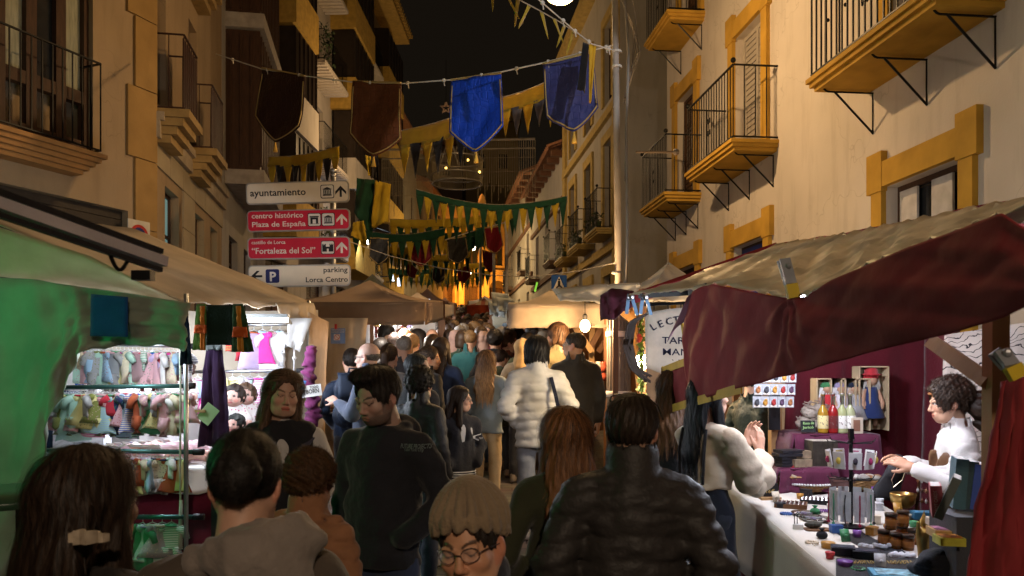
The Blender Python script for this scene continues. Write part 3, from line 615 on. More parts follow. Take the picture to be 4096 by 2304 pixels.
# pedestrian crossing sign peeping over the right stalls
c = P(559, 283, 12); t = thing('crossing_sign', 'blue square pedestrian crossing sign over the cream canopy', 'sign', (c.x, 12, gz(12)))
w_ = 15.5 / F * 12; X3 = Vector((1, 0, 0)); Z3 = Vector((0, 0, 1))
mb = MB(); mb.prism(rounded(w_, w_, .02), c, X3, Z3, .02); bd = mb.build('panel', M((.01, .07, .28), .5, bump=0), t)
mb = MB(); mb.prism([(-w_ * .36, -w_ * .36), (w_ * .36, -w_ * .36), (0, w_ * .42)], c + Vector((0, -.021, 0)), X3, Z3, .003); mb.build('triangle', WINK, t)
mb = MB(); o_ = c + Vector((0, -.026, 0))
mb.prism([(-.02, -.06), (.02, -.06), (.02, .03), (-.02, .03)], o_, X3, Z3, .002); mb.prism([(-.06, -.09), (-.04, -.09), (.01, -.04), (-.02, -.04)], o_ + Vector((0, -.003, 0)), X3, Z3, .002); mb.prism([(.06, -.09), (.04, -.09), (.0, -.04), (.03, -.04)], o_ + Vector((0, -.005, 0)), X3, Z3, .002); mb.ball(o_ + Vector((0, 0, .05)), (.016, .003, .016)); mb.build('pedestrian', INK, t)
mb = MB(); mb.tube([(c.x, 12.03, gz(12)), (c.x, 12.03, c.z + .1)], .03, 8); mb.build('post', metal(.4), t)
# ------------------------------------------------------------------ figures: smooth bodies grown from distance fields
CORN = [(i, j, k) for i in (0, 1) for j in (0, 1) for k in (0, 1)]
class Grid:
 def __init__(s, lo, hi, h):
  s.lo = np.array(lo, np.float32); s.h = h; n = np.maximum(4, np.ceil((np.array(hi) - s.lo) / h).astype(int) + 1); s.n = n
  s.ax = [s.lo[i] + h * np.arange(n[i], dtype=np.float32) for i in range(3)]
  s.d = np.full(n, .5, np.float32)
 def sl(s, lo, hi):
  r = []
  for i in range(3):
   a = int(np.clip(np.floor((lo[i] - s.lo[i]) / s.h), 0, s.n[i])); b = int(np.clip(np.ceil((hi[i] - s.lo[i]) / s.h) + 1, 0, s.n[i])); r.append(slice(a, b))
  return tuple(r)
 def xyz(s, q): return s.ax[0][q[0]][:, None, None], s.ax[1][q[1]][None, :, None], s.ax[2][q[2]][None, None, :]
 def put(s, q, d, k, op):
  e = s.d[q]
  if d.size == 0: return
  if op == 'add':
   if k > 0:
    t = np.clip(.5 + .5 * (e - d) / k, 0, 1); s.d[q] = e + (d - e) * t - k * t * (1 - t)
   else: s.d[q] = np.minimum(e, d)
  else:
   d = -d
   if k > 0:
    t = np.clip(.5 - .5 * (e - d) / k, 0, 1); s.d[q] = e + (d - e) * t + k * t * (1 - t)
   else: s.d[q] = np.maximum(e, d)
 def cap(s, a, b, ra, rb=None, k=.02, fy=1., op='add', fx=1.):
  rb = ra if rb is None else rb; a = np.array(a, np.float32); b = np.array(b, np.float32); m = max(ra, rb) + .08 + k
  q = s.sl(np.minimum(a, b) - m, np.maximum(a, b) + m); x, y, z = s.xyz(q); v = b - a; L = float(v @ v) + 1e-9
  t = np.clip(((x - a[0]) * v[0] + (y - a[1]) * v[1] + (z - a[2]) * v[2]) / L, 0, 1)
  d = np.sqrt(((x - a[0] - v[0] * t) / fx) ** 2 + ((y - a[1] - v[1] * t) / fy) ** 2 + (z - a[2] - v[2] * t) ** 2) - (ra + (rb - ra) * t)
  s.put(q, (d * min(fx, fy, 1)).astype(np.float32), k, op)
 def ell(s, c, r, k=.01, op='add', rot=None):
  c = np.array(c, np.float32); r = np.array(r, np.float32); m = r.max() + .06 + k
  q = s.sl(c - m, c + m); x, y, z = s.xyz(q); x = x - c[0]; y = y - c[1]; z = z - c[2]
  if rot is not None:
   Mx = rot; x, y, z = (Mx[0][0] * x + Mx[1][0] * y + Mx[2][0] * z, Mx[0][1] * x + Mx[1][1] * y + Mx[2][1] * z, Mx[0][2] * x + Mx[1][2] * y + Mx[2][2] * z)
  k0 = np.sqrt((x / r[0]) ** 2 + (y / r[1]) ** 2 + (z / r[2]) ** 2)
  s.put(q, ((k0 - 1) * r.min()).astype(np.float32), k, op)
 def plane(s, n, c, k=.0):   # keep the side where n.p > c
  x, y, z = s.xyz((slice(None),) * 3); d = -(n[0] * x + n[1] * y + n[2] * z - c)
  q = (slice(None),) * 3; e = s.d
  s.d = np.maximum(e, np.broadcast_to(d, e.shape)) if k == 0 else None
 def mesh(s):
  f = s.d; ins = f < 0; n = s.n - 1
  C = [ins[i:n[0] + i, j:n[1] + j, k:n[2] + k] for i, j, k in CORN]
  cnt = sum(c.astype(np.int8) for c in C); act = (cnt > 0) & (cnt < 8); idx = np.argwhere(act)
  if len(idx) == 0: return np.zeros((0, 3)), np.zeros((0, 4), int)
  I, J, K = idx.T; fv = [f[I + i, J + j, K + k] for i, j, k in CORN]; acc = np.zeros((len(idx), 3), np.float32); w = np.zeros(len(idx), np.float32)
  for a in range(8):
   for b in range(a + 1, 8):
    da = np.array(CORN[b]) - np.array(CORN[a])
    if abs(da).sum() != 1: continue
    cr = (fv[a] < 0) != (fv[b] < 0); t = np.where(cr, fv[a] / np.where(cr, fv[a] - fv[b], 1), 0)
    acc += np.where(cr[:, None], np.array(CORN[a], np.float32) + t[:, None] * da, 0); w += cr
  V = s.lo + s.h * (idx + acc / w[:, None]); vid = np.full(n, -1, np.int64); vid[I, J, K] = np.arange(len(idx)); Q = []
  for ax in range(3):
   o1, o2 = [(1, 2), (2, 0), (0, 1)][ax]; sl0 = [slice(1, -1)] * 3; sl0[ax] = slice(0, -1); sl1 = [slice(1, -1)] * 3; sl1[ax] = slice(1, None)
   A, B = ins[tuple(sl0)], ins[tuple(sl1)]; e = np.argwhere(A != B)
   if len(e) == 0: continue
   up = A[tuple(e.T)]; base = e.copy(); base[:, o1] += 1; base[:, o2] += 1
   def g(d1, d2):
    q = base.copy(); q[:, o1] -= d1; q[:, o2] -= d2; return vid[q[:, 0], q[:, 1], q[:, 2]]
   qd = np.stack([g(1, 1), g(0, 1), g(0, 0), g(1, 0)], 1); qd[~up] = qd[~up][:, ::-1]; Q.append(qd)
  return V, np.concatenate(Q)
 def samp(s, p):
  g = (p - s.lo) / s.h; g = np.clip(g, 0, s.n - 1.001); i = g.astype(int); t = g - i; r = 0
  for a, b, c in CORN:
   w = (t[:, 0] if a else 1 - t[:, 0]) * (t[:, 1] if b else 1 - t[:, 1]) * (t[:, 2] if c else 1 - t[:, 2]); r = r + w * s.d[i[:, 0] + a, i[:, 1] + b, i[:, 2] + c]
  return r
 def grad(s, p):
  e = s.h; G = np.stack([s.samp(p + e * np.eye(3)[i]) - s.samp(p - e * np.eye(3)[i]) for i in range(3)], 1)
  return G / (np.linalg.norm(G, axis=1, keepdims=True) + 1e-9)
 def crease(s, amp, fr, seed, zlo=-9, zhi=9):
  r = np.random.default_rng(seed); x, y, z = s.xyz((slice(None),) * 3); n = 0
  for q in range(5):
   w = r.normal(size=3) * fr * (1, 1, 1.3); n = n + np.sin(w[0] * x + w[1] * y + w[2] * z + r.uniform(0, 6) + 1.5 * np.sin(.4 * (w[1] * x - w[0] * y + w[2] * z) + r.uniform(0, 6)))
  s.d = (s.d + amp * n / 2.2).astype(np.float32)
def add_mesh(name, parts, mats, parent, smooth=True, col=None):
 """parts: list of (V, quads); one mesh object, optional vertex colours"""
 V = []; Fs = []; o = 0
 for v, f in parts: V.append(v); Fs.append(f + o); o += len(v)
 V = np.concatenate(V); me = bpy.data.meshes.new(name); f = np.concatenate(Fs)
 me.vertices.add(len(V)); me.vertices.foreach_set('co', V.astype(np.float32).ravel())
 me.loops.add(f.size); me.loops.foreach_set('vertex_index', f.ravel().astype(np.int32)); me.polygons.add(len(f)); me.polygons.foreach_set('loop_start', np.arange(0, f.size, 4, dtype=np.int32)); me.polygons.foreach_set('loop_total', np.full(len(f), 4, np.int32))
 me.update(calc_edges=True)
 if smooth: me.polygons.foreach_set('use_smooth', np.ones(len(f), bool))
 if col is not None:
  a = me.color_attributes.new('Col', 'FLOAT_COLOR', 'POINT'); a.data.foreach_set('color', np.concatenate([col, np.ones((len(col), 1))], 1).astype(np.float32).ravel())
 me.materials.append(mats); ob = bpy.data.objects.new(name, me); COL.objects.link(ob); ob.parent = parent; return ob
SKINM = M((.5, .3, .2), .5, var=.05, vs=40, bump=.06, bs=300, spec=.4, attr='Col')
HAIRM = M((.1, .1, .1), .55, var=.25, vs=60, bump=.2, bs=120, spec=.4, attr='Col', stretch=(1, 1, .25))
def rotm(yaw, pitch=0, roll=0):   # yaw about z, pitch looks down (+), roll about y
 cy, sy, cp, sp, cr, sr = math.cos(yaw), math.sin(yaw), math.cos(-pitch), math.sin(-pitch), math.cos(roll), math.sin(roll)
 Z = np.array([[cy, -sy, 0], [sy, cy, 0], [0, 0, 1]]); X = np.array([[1, 0, 0], [0, cp, -sp], [0, sp, cp]]); Y = np.array([[cr, 0, sr], [0, 1, 0], [-sr, 0, cr]])
 return Z @ X @ Y
def head_field(h, female=False, child=False, neck=True, beard=False):
 g = Grid((-.115, -.15, -.24), (.115, .15, .15), h)
 g.ell((0, -.014, .032), (.076, .096, .090), 0); g.ell((0, .026, -.030), (.062, .066, .086), .03)
 jw = .034 if female else .040
 g.cap((-.03, .045, -.083), (.03, .045, -.083), .026, k=.03); g.ell((0, .066, -.094), (.026 if female else .03, .022, .022), .02)
 for sx in (-1, 1):
  g.ell((sx * .040, .060, -.028), (.026, .026, .022), .02); g.cap((sx * .052, .005, -.045), (sx * jw, .04, -.085), .024, .02, .025)
  g.ell((sx * .031, .100, .000), (.017, .016, .011), .010, 'sub'); g.ell((sx * .031, .0775, .000), (.0145, .0145, .0135), .003)
  g.cap((sx * .014, .094, .016), (sx * .044, .083, .017), .0065, k=.012)
  g.cap((sx * .018, .0915, .0095), (sx * .043, .083, .0085), .0042, k=.004)
  g.ell((sx * .078, -.006, -.010), (.010, .021, .033), .008, rot=rotm(sx * .35)); g.ell((sx * .086, .004, -.004), (.007, .010, .017), .004, 'sub')
  g.ell((sx * .0115, .099, -.040), (.0085, .010, .0075), .006)
 g.cap((0, .088, .014), (0, .1085, -.031), .0075, .0105, .010); g.ell((0, .1105, -.034), (.0115, .0105, .0095), .006)
 g.ell((0, .083, -.068), (.030, .018, .022), .012)
 g.cap((-.013, .0945, -.0635), (.013, .0945, -.0635), .0045, k=.007); g.cap((-.011, .0930, -.0728), (.011, .0930, -.0728), .0054, k=.007)
 g.cap((-.022, .1025, -.0678), (.022, .1025, -.0678), .0030, k=.004, op='sub')
 if neck: r = .047 if female else .056; g.cap((0, -.022, -.06), (0, -.034, -.235), r, r + .012, .03)
 return g
def head_colors(V, skin, brow, lip, eye=(.06, .035, .02), stubble=0., closed=False, makeup=0):
 x, y, z = V.T; ax = np.abs(x); c = np.tile(np.array(skin), (len(V), 1)).astype(np.float64)
 def mixc(mask, col): nonlocal c; m = np.clip(mask, 0, 1)[:, None]; c = c * (1 - m) + np.array(col) * m
 sk = np.array(skin); fr = y > .03
 mixc(.35 * np.exp(-(((ax - .038) / .022) ** 2 + ((z + .03) / .02) ** 2)) * fr, sk * (1.15, .72, .70)); mixc(.4 * np.exp(-((x / .014) ** 2 + ((z + .036) / .014) ** 2)) * (y > .09), sk * (1.1, .75, .70))
 mixc(.5 * (ax > .07) * (np.abs(z + .01) < .04) * (np.abs(y) < .03), sk * (1.1, .65, .6))
 if stubble > 0:
  m = stubble * (np.clip((-.045 - z) / .02, 0, 1) * (y > .0)) * (1 - np.exp(-((x / .02) ** 2 + ((z + .068) / .008) ** 2))) ; m = np.maximum(m, stubble * np.exp(-((x / .026) ** 4 + ((z + .053) / .006) ** 2)) * (y > .08)); m = np.maximum(m, stubble * .8 * ((ax > .05) & (z < -.01) & (y < .05) & (y > -.0) & (z > -.12))); mixc(m * (z > -.125), np.array(brow) * 1.1)
 mixc(.85 * ((ax < .0235 - .6 * np.abs(z + .068)) & (np.abs(z + .0680) < .0105) & (y > .085)), lip)
 mixc(.9 * ((np.abs(z + .0678) < .0022) & (ax < .023) & (y > .085)), np.array(lip) * .25)
 br = .017 + .010 * np.sin(np.clip((ax - .012) / .038, 0, 1) * 2.4) - .0015; mixc(.85 * ((np.abs(z - br - .0035) < .0042) & (ax > .012) & (ax < .05) & (y > .05)), brow)
 ex = ax - .031; ee = (ex / .0155) ** 2 + (z / (.0072)) ** 2
 if closed: mixc(.9 * ((np.abs(z + .004 - .010 * (ex / .016) ** 2) < .0022) & (np.abs(ex) < .016) & (y > .07)), (.03, .02, .015))
 else:
  mixc(1. * ((ee < 1.75) & (ee > 1.) & (z > -.002) & (y > .07)), (.03, .02, .015)); mixc((ee < 1) & (y > .07), (.62, .58, .54)); mixc(((ex ** 2 + (z) ** 2) < .0064 ** 2) & (ee < 1) & (y > .07), eye)
 mixc(.8 * ((((ax - .008) / .004) ** 2 + ((z + .0455) / .003) ** 2) < 1) * (y > .09), sk * .2)
 return c
def strands(g, n, length, seed, comb, width=.0014, steps=8, lift=.25, col=(.05, .03, .02), cvar=.85, zmin=-9, wild=.12, tips=None, fringe=False):
 """thin ribbons combed over the hair volume g"""
 V, Q = g.mesh(); r = np.random.default_rng(seed); V = V[V[:, 2] > zmin]; p = V[r.integers(0, len(V), n)].astype(np.float64); p += r.normal(size=p.shape) * g.h * .5
 d = g.samp(p); p -= g.grad(p) * (d[:, None] - .001); L = length * r.uniform(.6, 1.15, n); pts = [p.copy()]; nr = []; lim = .112 if fringe else .055
 jit = r.normal(size=(n, 3)) * wild; lf = lift * r.uniform(0, 1, n)[:, None]
 for s in range(steps):
  G = g.grad(p); nr.append(G); t = comb(p) + jit; t -= G * (t * G).sum(1)[:, None]; t /= np.linalg.norm(t, axis=1, keepdims=True) + 1e-9
  mv = ~((p[:, 1] > .045) & (np.abs(p[:, 0]) < .062) & (p[:, 2] < (.03 if fringe else .075))); p = p + mv[:, None] * (t + G * lf * (s / steps)) * (L / steps)[:, None]; d = g.samp(p); pen = d < .0008; p = p - G * np.where(pen, d - .0008, 0)[:, None]; pts.append(p.copy())
 nr.append(nr[-1]); Vs = []; m = steps + 1
 for s in range(m):
  t = pts[min(s + 1, steps)] - pts[max(s - 1, 0)]; sd = np.cross(t, nr[s]); sd /= np.linalg.norm(sd, axis=1, keepdims=True) + 1e-9; w = width * (1 - .75 * s / steps)
  Vs += [pts[s] - sd * w, pts[s] + sd * w]
 V = np.stack(Vs, 1).reshape(-1, 3); b = np.arange(n)[:, None] * (2 * m); q = np.concatenate([b + np.array([[2 * s, 2 * s + 1, 2 * s + 3, 2 * s + 2]]) for s in range(steps)], 0)
 base = np.array(col) * (1 + cvar * r.uniform(-1, 1.2, (n, 1)))
 cc = np.repeat(base[:, None, :], 2 * m, 1)
 if tips is not None:
  w = np.repeat(np.linspace(0, 1, m), 2)[None, :, None] * np.clip((-.02 - np.stack(Vs, 1)[:, :, 2:]) / .2, 0, 1); cc = cc * (1 - w) + np.array(tips) * w
 return (V, q), np.clip(cc.reshape(-1, 3), .002, 1)
def hair_field(style, h, length=.3, seed=0):
 zl = -.16 - (length if style in ('long', 'pony', 'loose', 'halfup') else .06)
 g = Grid((-.19, -.26, zl), (.19, .15, .2), h)
 if style == 'bald':
  g.ell((0, -.015, .020), (.0795, .0995, .075), 0); g.ell((0, .0, .09), (.13, .16, .09), .004, 'sub'); g.ell((0, .10, 0), (.10, .105, .2), .004, 'sub'); g.plane((0, .25, 1), -.066); g.ell((.088, .0, -.02), (.02, .026, .04), .003, 'sub'); g.ell((-.088, .0, -.02), (.02, .026, .04), .003, 'sub'); return g
 vol = {'short': .010, 'crop': .005, 'curly': .030, 'afro': .034, 'bun': .009, 'pony': .010, 'long': .014, 'loose': .018, 'bob': .024, 'halfup': .014, 'quiff': .012, 'thin': .005}.get(style, .01)
 g.ell((0, -.018, .036), (.078 + vol, .098 + vol, .088 + vol), 0)
 if style == 'quiff': g.ell((0, .045, .115), (.062, .06, .032), .03)
 if style in ('bob',): g.cap((-.07, -.02, -.0), (-.075, -.01, -.075), .034, .03, .02); g.cap((.07, -.02, -.0), (.075, -.01, -.075), .034, .03, .02); g.ell((0, -.07, -.05), (.088, .05, .07), .02)
 if style in ('long', 'loose', 'halfup'):
  g.cap((0, -.07, .0), (0, -.10, -.12), .085, .085, .03, fy=.5); g.cap((0, -.10, -.12), (0, -.155, -.10 - length), .085, .105 if style == 'loose' else .085, .03, fy=.42)
  for sx in (-1, 1): g.cap((sx * .066, .0, .01), (sx * .094, .012, -.12 - length * .55), .026, .024, .02, fy=1.2)
 cutz = .105
 g.ell((0, .118, -.028), (.070 if style != 'bob' else .060, .088, .112 if style != 'bob' else .085), .010, 'sub')
 if style in ('short', 'crop', 'curly', 'quiff', 'bun', 'pony', 'thin', 'afro'):
  x, y, z = g.xyz((slice(None),) * 3); line = np.where(y > -.03, -.02 - (y + .03) * .1, -.02 + (y + .03) * 1.0) - (.012 if style in ('bun', 'pony', 'curly') else 0)
  g.d = np.maximum(g.d, np.broadcast_to(line - z, g.d.shape)).astype(np.float32)
  for sx in (-1, 1): g.ell((sx * .09, -.002, -.012), (.022, .026, .038), .004, 'sub')
 if style == 'bun': g.ell((0, -.135, .01), (.058, .045, .055), .02)
 if style == 'pony': g.ell((0, -.118, .03), (.03, .03, .03), .015); g.cap((0, -.14, .02), (0, -.15, -.12 - length), .040, .03, .02, fy=.8)
 x, y, z = g.xyz((slice(None),) * 3); th = np.arctan2(x, y + .02); r = np.random.default_rng(seed)
 if style in ('curly', 'afro'):
  n = sum(np.sin(r.normal(size=3) @ np.array([1, 0, 0]) * 0 + (a[0] * x + a[1] * y + a[2] * z) + b) for a, b in [(r.normal(size=3) * 95, r.uniform(0, 6)) for _ in range(6)])
  g.d = (g.d + .003 * n / 1.5).astype(np.float32)
 else:
  n = np.sin(th * 23 + 5 * np.sin(z * 14)) + .6 * np.sin(th * 41 + 7 * z) + .4 * np.sin(y * 90 + x * 60 + z * 30); g.d = (g.d + .0022 * n).astype(np.float32)
 return g
def combs(style):
 if style in ('long', 'loose', 'halfup'): return lambda p: np.stack([np.sign(p[:, 0]) * (p[:, 2] > .0) * (.15 + 2.2 * np.clip((p[:, 1] + .02) / .06, 0, 1)) + p[:, 0] * 4 * (p[:, 2] > .02), -.25 * (p[:, 2] > .05) - 1.2 * (p[:, 1] > .03), -1 + 0 * p[:, 0]], 1)
 if style == 'bob': return lambda p: np.stack([p[:, 0] * 6 * (p[:, 2] > .02), 1.2 * (p[:, 2] > .08), -1 + 0 * p[:, 0]], 1)
 if style == 'bun' : return lambda p: np.stack([-p[:, 0] * 4, -.135 - p[:, 1], .01 - p[:, 2]], 1) * 6
 if style == 'pony': return lambda p: np.where((p[:, 1] < -.11)[:, None], np.array([[0, -.1, -1.]]), np.stack([-p[:, 0] * 4, -.12 - p[:, 1], .03 - p[:, 2]], 1) * 6)
 if style in ('short', 'crop', 'thin'): return lambda p: np.stack([p[:, 0] * 5, .5 * np.sign(p[:, 1] + .01) * (p[:, 2] > .07), -1 + (p[:, 2] > .09) * .8], 1)
 if style == 'quiff': return lambda p: np.stack([p[:, 0] * 4, 1.0 * (p[:, 2] > .06), .5 * (p[:, 2] > .06) * (p[:, 1] > 0) - 1.0 * (p[:, 2] < .06)], 1)
 return lambda p: np.random.default_rng(3).normal(size=p.shape)
ARMS = {'down': ((.235, -.04, 1.13), (.245, .03, .88)), 'pocket': ((.275, -.06, 1.16), (.155, .10, .99)), 'front': ((.25, .0, 1.14), (.10, .24, 1.08)), 'hold': ((.25, .02, 1.15), (.14, .24, 1.24)), 'gesture': ((.25, .16, 1.16), (.13, .37, 1.36)), 'back': ((.27, -.09, 1.17), (.22, -.02, .93)), 'bag': ((.26, -.02, 1.16), (.17, .16, 1.24))}
def hand_field(w, d, nrm, h, curl=.35, q=1.):
 """hand at wrist w pointing along d with the palm facing nrm"""
 w = np.array(w, float); d = np.array(d, float); d /= np.linalg.norm(d); nrm = np.array(nrm, float); nrm -= d * (nrm @ d); nrm /= np.linalg.norm(nrm); s = np.cross(d, nrm)
 g = Grid(w - .22, w + .22, h); at = lambda a, b, c: w + q * (d * a + s * b + nrm * c)
 g.cap(at(-.05, 0, 0), at(.01, 0, 0), .026 * q, .026 * q, .01);
 for b in (-.024, -.008, .008, .024): g.cap(at(.01, b * .7, 0), at(.085, b * 1.25, .004), .0155 * q, .0125 * q, .012)
 for b, L in ((-.030, .062), (-.010, .080), (.011, .086), (.031, .076)):
  a0 = np.array([.085, b, .004]); ang = curl * .5; p = a0
  for sgm, fr in enumerate((.45, .32, .23)):
   n = p + L * fr * np.array([math.cos(ang), b * .5, math.sin(ang)]); g.cap(at(*p), at(*n), (.0098 - .0009 * sgm) * q, (.0090 - .001 * sgm) * q, .003); p = n; ang += curl
 g.cap(at(.015, .022, .006), at(.05, .052, .02), .015 * q, .0115 * q, .012); g.cap(at(.05, .052, .02), at(.085, .062, .032), .0110 * q, .0085 * q, .003)
 return g
def xf(V, Rm, o): return V @ Rm.T + np.array(o)
GLS = M((.02, .015, .012), .3); LENS = M((.6, .62, .65), .02, bump=0, var=0, alpha=.10, spec=.8)
def person(label, u, v, Y, face=0., s=None, yaw=0., pitch=0., roll=0., hair='short', hc=(.02, .013, .009), hlen=.28, tips=None, skin=(.50, .29, .20), female=False, top=(.03, .03, .035), style='jacket', hem=.88, legs=(.03, .035, .05), arms=('down', 'down'), puff=0., rows=.075, collar='stand', glasses=None, stubble=0., closed=False, shine=.8, hd=1.0, bulk=1.0, lean=0., hands=None, hat=None, hatc=(.2, .15, .1), inner=None, group=None, X=None, near=None, headless=False, cat='person', shoes=(.25, .22, .2), makemat=None, seed=None, grads=None, hmat=None, build_at=None, legs_on=True, armlist=None):
 """u, v: picture column and row of the top of the head at depth Y; face: 0 looks up the street, 180 at the camera, 90 to the right"""
 if build_at is None:
  pt = P(u, v, Y); px_ = pt.x; zt = pt.z; g0 = gz(Y); st = zt - g0 if s is None else s
  if s is not None: g0 = zt - s
 else: px_, Y, g0 = build_at; st = s
 seed = seed if seed is not None else int(abs(u * 13 + Y * 100)) ; k = st / 1.75; near = near or Y
 hv = float(np.clip(near * .0013, .0042, .016)); bv = float(np.clip(near * .0042, .011, .034))
 root = thing('person', label, cat, (px_, Y, g0), group); root.rotation_euler = (0, 0, -R(face)); root.scale = (k * bulk ** .3, k, k)
 A = {}
 for sx, nm in zip((-1, 1), arms):
  e, w = ARMS[nm] if isinstance(nm, str) else nm; A[sx] = (np.array((sx * e[0], e[1], e[2])), np.array((sx * w[0], w[1], w[2])))
 ln = math.tan(R(lean))
 def L(p): p = np.array(p, float); return p + np.array([0, ln * max(0, p[2] - .95), 0])
 hr = rotm(-R(yaw), R(pitch), R(roll)); hc0 = L((0, .012, 1.53)); ho = hc0 + hr @ np.array((0, .008, .097)) * 1.0
 # --- body: head, neck, hands and the limbs under the clothes, one mesh
 parts = []; cols = []
 if not headless:
  g = head_field(hv, female); V, Q = g.mesh(); C_ = head_colors(V, skin, np.array(hc) * .8 + .01, np.array(skin) * ((1.0, .42, .42) if female else (.95, .62, .60)), stubble=stubble, closed=closed)
  parts.append((xf(V * hd, hr, ho), Q)); cols.append(C_)
 g = Grid((-.45, -.35, 0), (.45, .55, 1.6), .03)
 g.cap(L((0, 0, 1.36)), L((0, 0, .98)), .12, .12, .03, .6); g.cap(L((-.14, 0, 1.385)), L((.14, 0, 1.385)), .04, k=.03); g.cap(L((0, -.02, 1.4)), L((0, -.01, 1.56)), .045, k=.02)
 for sx in (-1, 1):
  e, w = A[sx]; sh = L((sx * .165, -.01, 1.385)); g.cap(sh, L(e), .038, .034, .02); g.cap(L(e), L(w), .034, .03, .02)
  g.cap((sx * .085, 0, .95), (sx * .095, .02, .5), .07, .05, .02); g.cap((sx * .095, .02, .5), (sx * .10, -.01, .08), .045, .035, .02)
 V, Q = g.mesh(); parts.append((V, Q)); cols.append(np.tile(np.array(skin), (len(V), 1)))
 hands = hands if hands is not None else {sx: nm in ('down', 'front', 'hold', 'gesture', 'back', 'bag') or not isinstance(nm, str) for sx, nm in zip((-1, 1), arms)}
 for sx in (-1, 1):
  hh_ = hands.get(sx) if isinstance(hands, dict) else hands
  if not hh_ : continue
  e, w = A[sx]; d = L(w) - L(e); d /= np.linalg.norm(d); nrm = np.array((-sx, 0.15, 0)) if abs(d[2]) > .6 else np.array((-sx * .6, 0, -.8))
  if isinstance(hh_, tuple): d, nrm = hh_
  hg = hand_field(L(w) + d * .015, d, nrm, max(.0055, min(.012, near * .0014))); V, Q = hg.mesh(); parts.append((V, Q)); cols.append(np.tile(np.array(skin) * (1, .93, .9), (len(V), 1)))
 body = add_mesh('body', parts, SKINM, root, col=np.concatenate(cols))
 # --- top garment
 th = .018 + puff * 1.0; hm = hem
 g = Grid((-.48, -.38, min(hm, .75) - .12), (.48, .60, 1.66), bv); B = bulk
 wt = .128 if female else .142; g.cap(L((0, -.005, 1.32)), L((0, .005, 1.12)), .152 * B + th * .6, wt * B + th * .6, .03, .68); g.cap(L((0, .005, 1.12)), L((0, .005, hm - .03)), wt * B + th * .6, .158 * B + th * .6 + (.03 if hm < .7 else 0), .05, .72)
 g.cap(L((-.135, -.012, 1.395)), L((.135, -.012, 1.395)), .056 + th * .5, k=.05); g.cap(L((0, -.022, 1.42)), L((0, -.014, 1.475)), .070 + th * .3, .056, .045)
 if female and style != 'blouse': g.ell(L((0, .085, 1.28)), (.12, .05, .07), .04)
 x, y, z = g.xyz((slice(None),) * 3); g.d = np.maximum(g.d, np.broadcast_to(hm - z, g.d.shape)).astype(np.float32)
 if style not in ('vest',):
  for sx in (-1, 1):
   e, w = A[sx]; sh = L((sx * .172 * B ** .5, -.012, 1.385)); ew = L(w) * .93 + L(e) * .07
   g.cap(sh, L(e), .053 + th * .75, .046 + th * .75, .03); g.cap(L(e), ew, .046 + th * .75, .037 + th * .55, .02)
 if puff > 0:
  t = np.abs(np.sin(math.pi * (z + .25 * np.abs(x) ** 1.5 - .0) / rows)) ** .6; g.d = (g.d - puff * 1.0 * (t - .7)).astype(np.float32); g.crease(.0045, 30, seed); g.crease(.0025, 60, seed + 3)
 else: g.crease(.008 if style != 'coat' else .006, 15, seed); g.crease(.0035, 36, seed + 1)
 if collar == 'stand': g.cap(L((0, -.024, 1.455)), L((0, -.01, 1.515)), .077, .079, .02); g.cap(L((0, -.02, 1.47)), L((0, .004, 1.70)), .062, .072, .008, op='sub')
 elif collar == 'high': g.cap(L((0, -.024, 1.455)), L((0, -.006, 1.54)), .088, .092, .015); g.cap(L((0, -.02, 1.47)), L((0, .004, 1.75)), .063, .085, .006, op='sub')
 elif collar == 'hood':
  g.ell(L((0, -.11, 1.455)), (.12, .06, .08), .03); g.cap(L((-.08, -.05, 1.475)), L((-.05, .07, 1.42)), .032, .024, .02); g.cap(L((.08, -.05, 1.475)), L((.05, .07, 1.42)), .032, .024, .02); g.cap(L((0, -.02, 1.46)), L((0, .01, 1.75)), .062, .085, .01, op='sub')
 else: g.cap(L((0, -.018, 1.465)), L((0, .01, 1.70)), .060, .09, .008, op='sub')
 if inner is not None: g.cap(L((0, .13, 1.55)), L((0, .16, 1.0)), .06, .055, .01, op='sub')
 V, Q = g.mesh(); nmn = {'puffer': 'puffer_jacket', 'coat': 'coat', 'hoodie': 'hoodie', 'sweater': 'sweater', 'vest': 'vest', 'shirt': 'shirt', 'blouse': 'blouse'}.get(style, 'jacket')
 tm = makemat or (M(top, .55 if shine < .5 else .8, var=.15, vs=8, bump=.7, bs=24, spec=.32) if puff > 0 and shine < .5 else fabric(top, rough=shine + .05, bump=.3 if max(top) > .3 else .7, bs=22, vs=7))
 topo = add_mesh(nmn, [(V, Q)], tm, root)
 if inner is not None:
  g = Grid((-.3, -.3, .85), (.3, .35, 1.62), max(bv, .016)); g.cap(L((0, -.002, 1.31)), L((0, .006, .97)), .146 * B, (wt - .004) * B, .03, .68); g.cap(L((0, -.02, 1.41)), L((0, -.008, 1.49)), .066, .060, .03)
  if style == 'vest':
   g = Grid((-.48, -.38, .85), (.48, .60, 1.62), bv); g.cap(L((0, -.002, 1.31)), L((0, .006, .97)), .146 * B, (wt - .004) * B, .03, .68); g.cap(L((0, -.02, 1.41)), L((0, -.008, 1.49)), .066, .060, .03)
   for sx in (-1, 1): e, w = A[sx]; g.cap(L((sx * .172, -.012, 1.385)), L(e), .062, .055, .03); g.cap(L(e), L(w) * .93 + L(e) * .07, .055, .042, .02)
   g.crease(.006, 22, seed + 5)
  g.cap(L((0, -.01, 1.52)), L((0, .01, 1.7)), .058, .07, .006, op='sub'); V, Q = g.mesh(); add_mesh('shirt', [(V, Q)], fabric(inner), root)
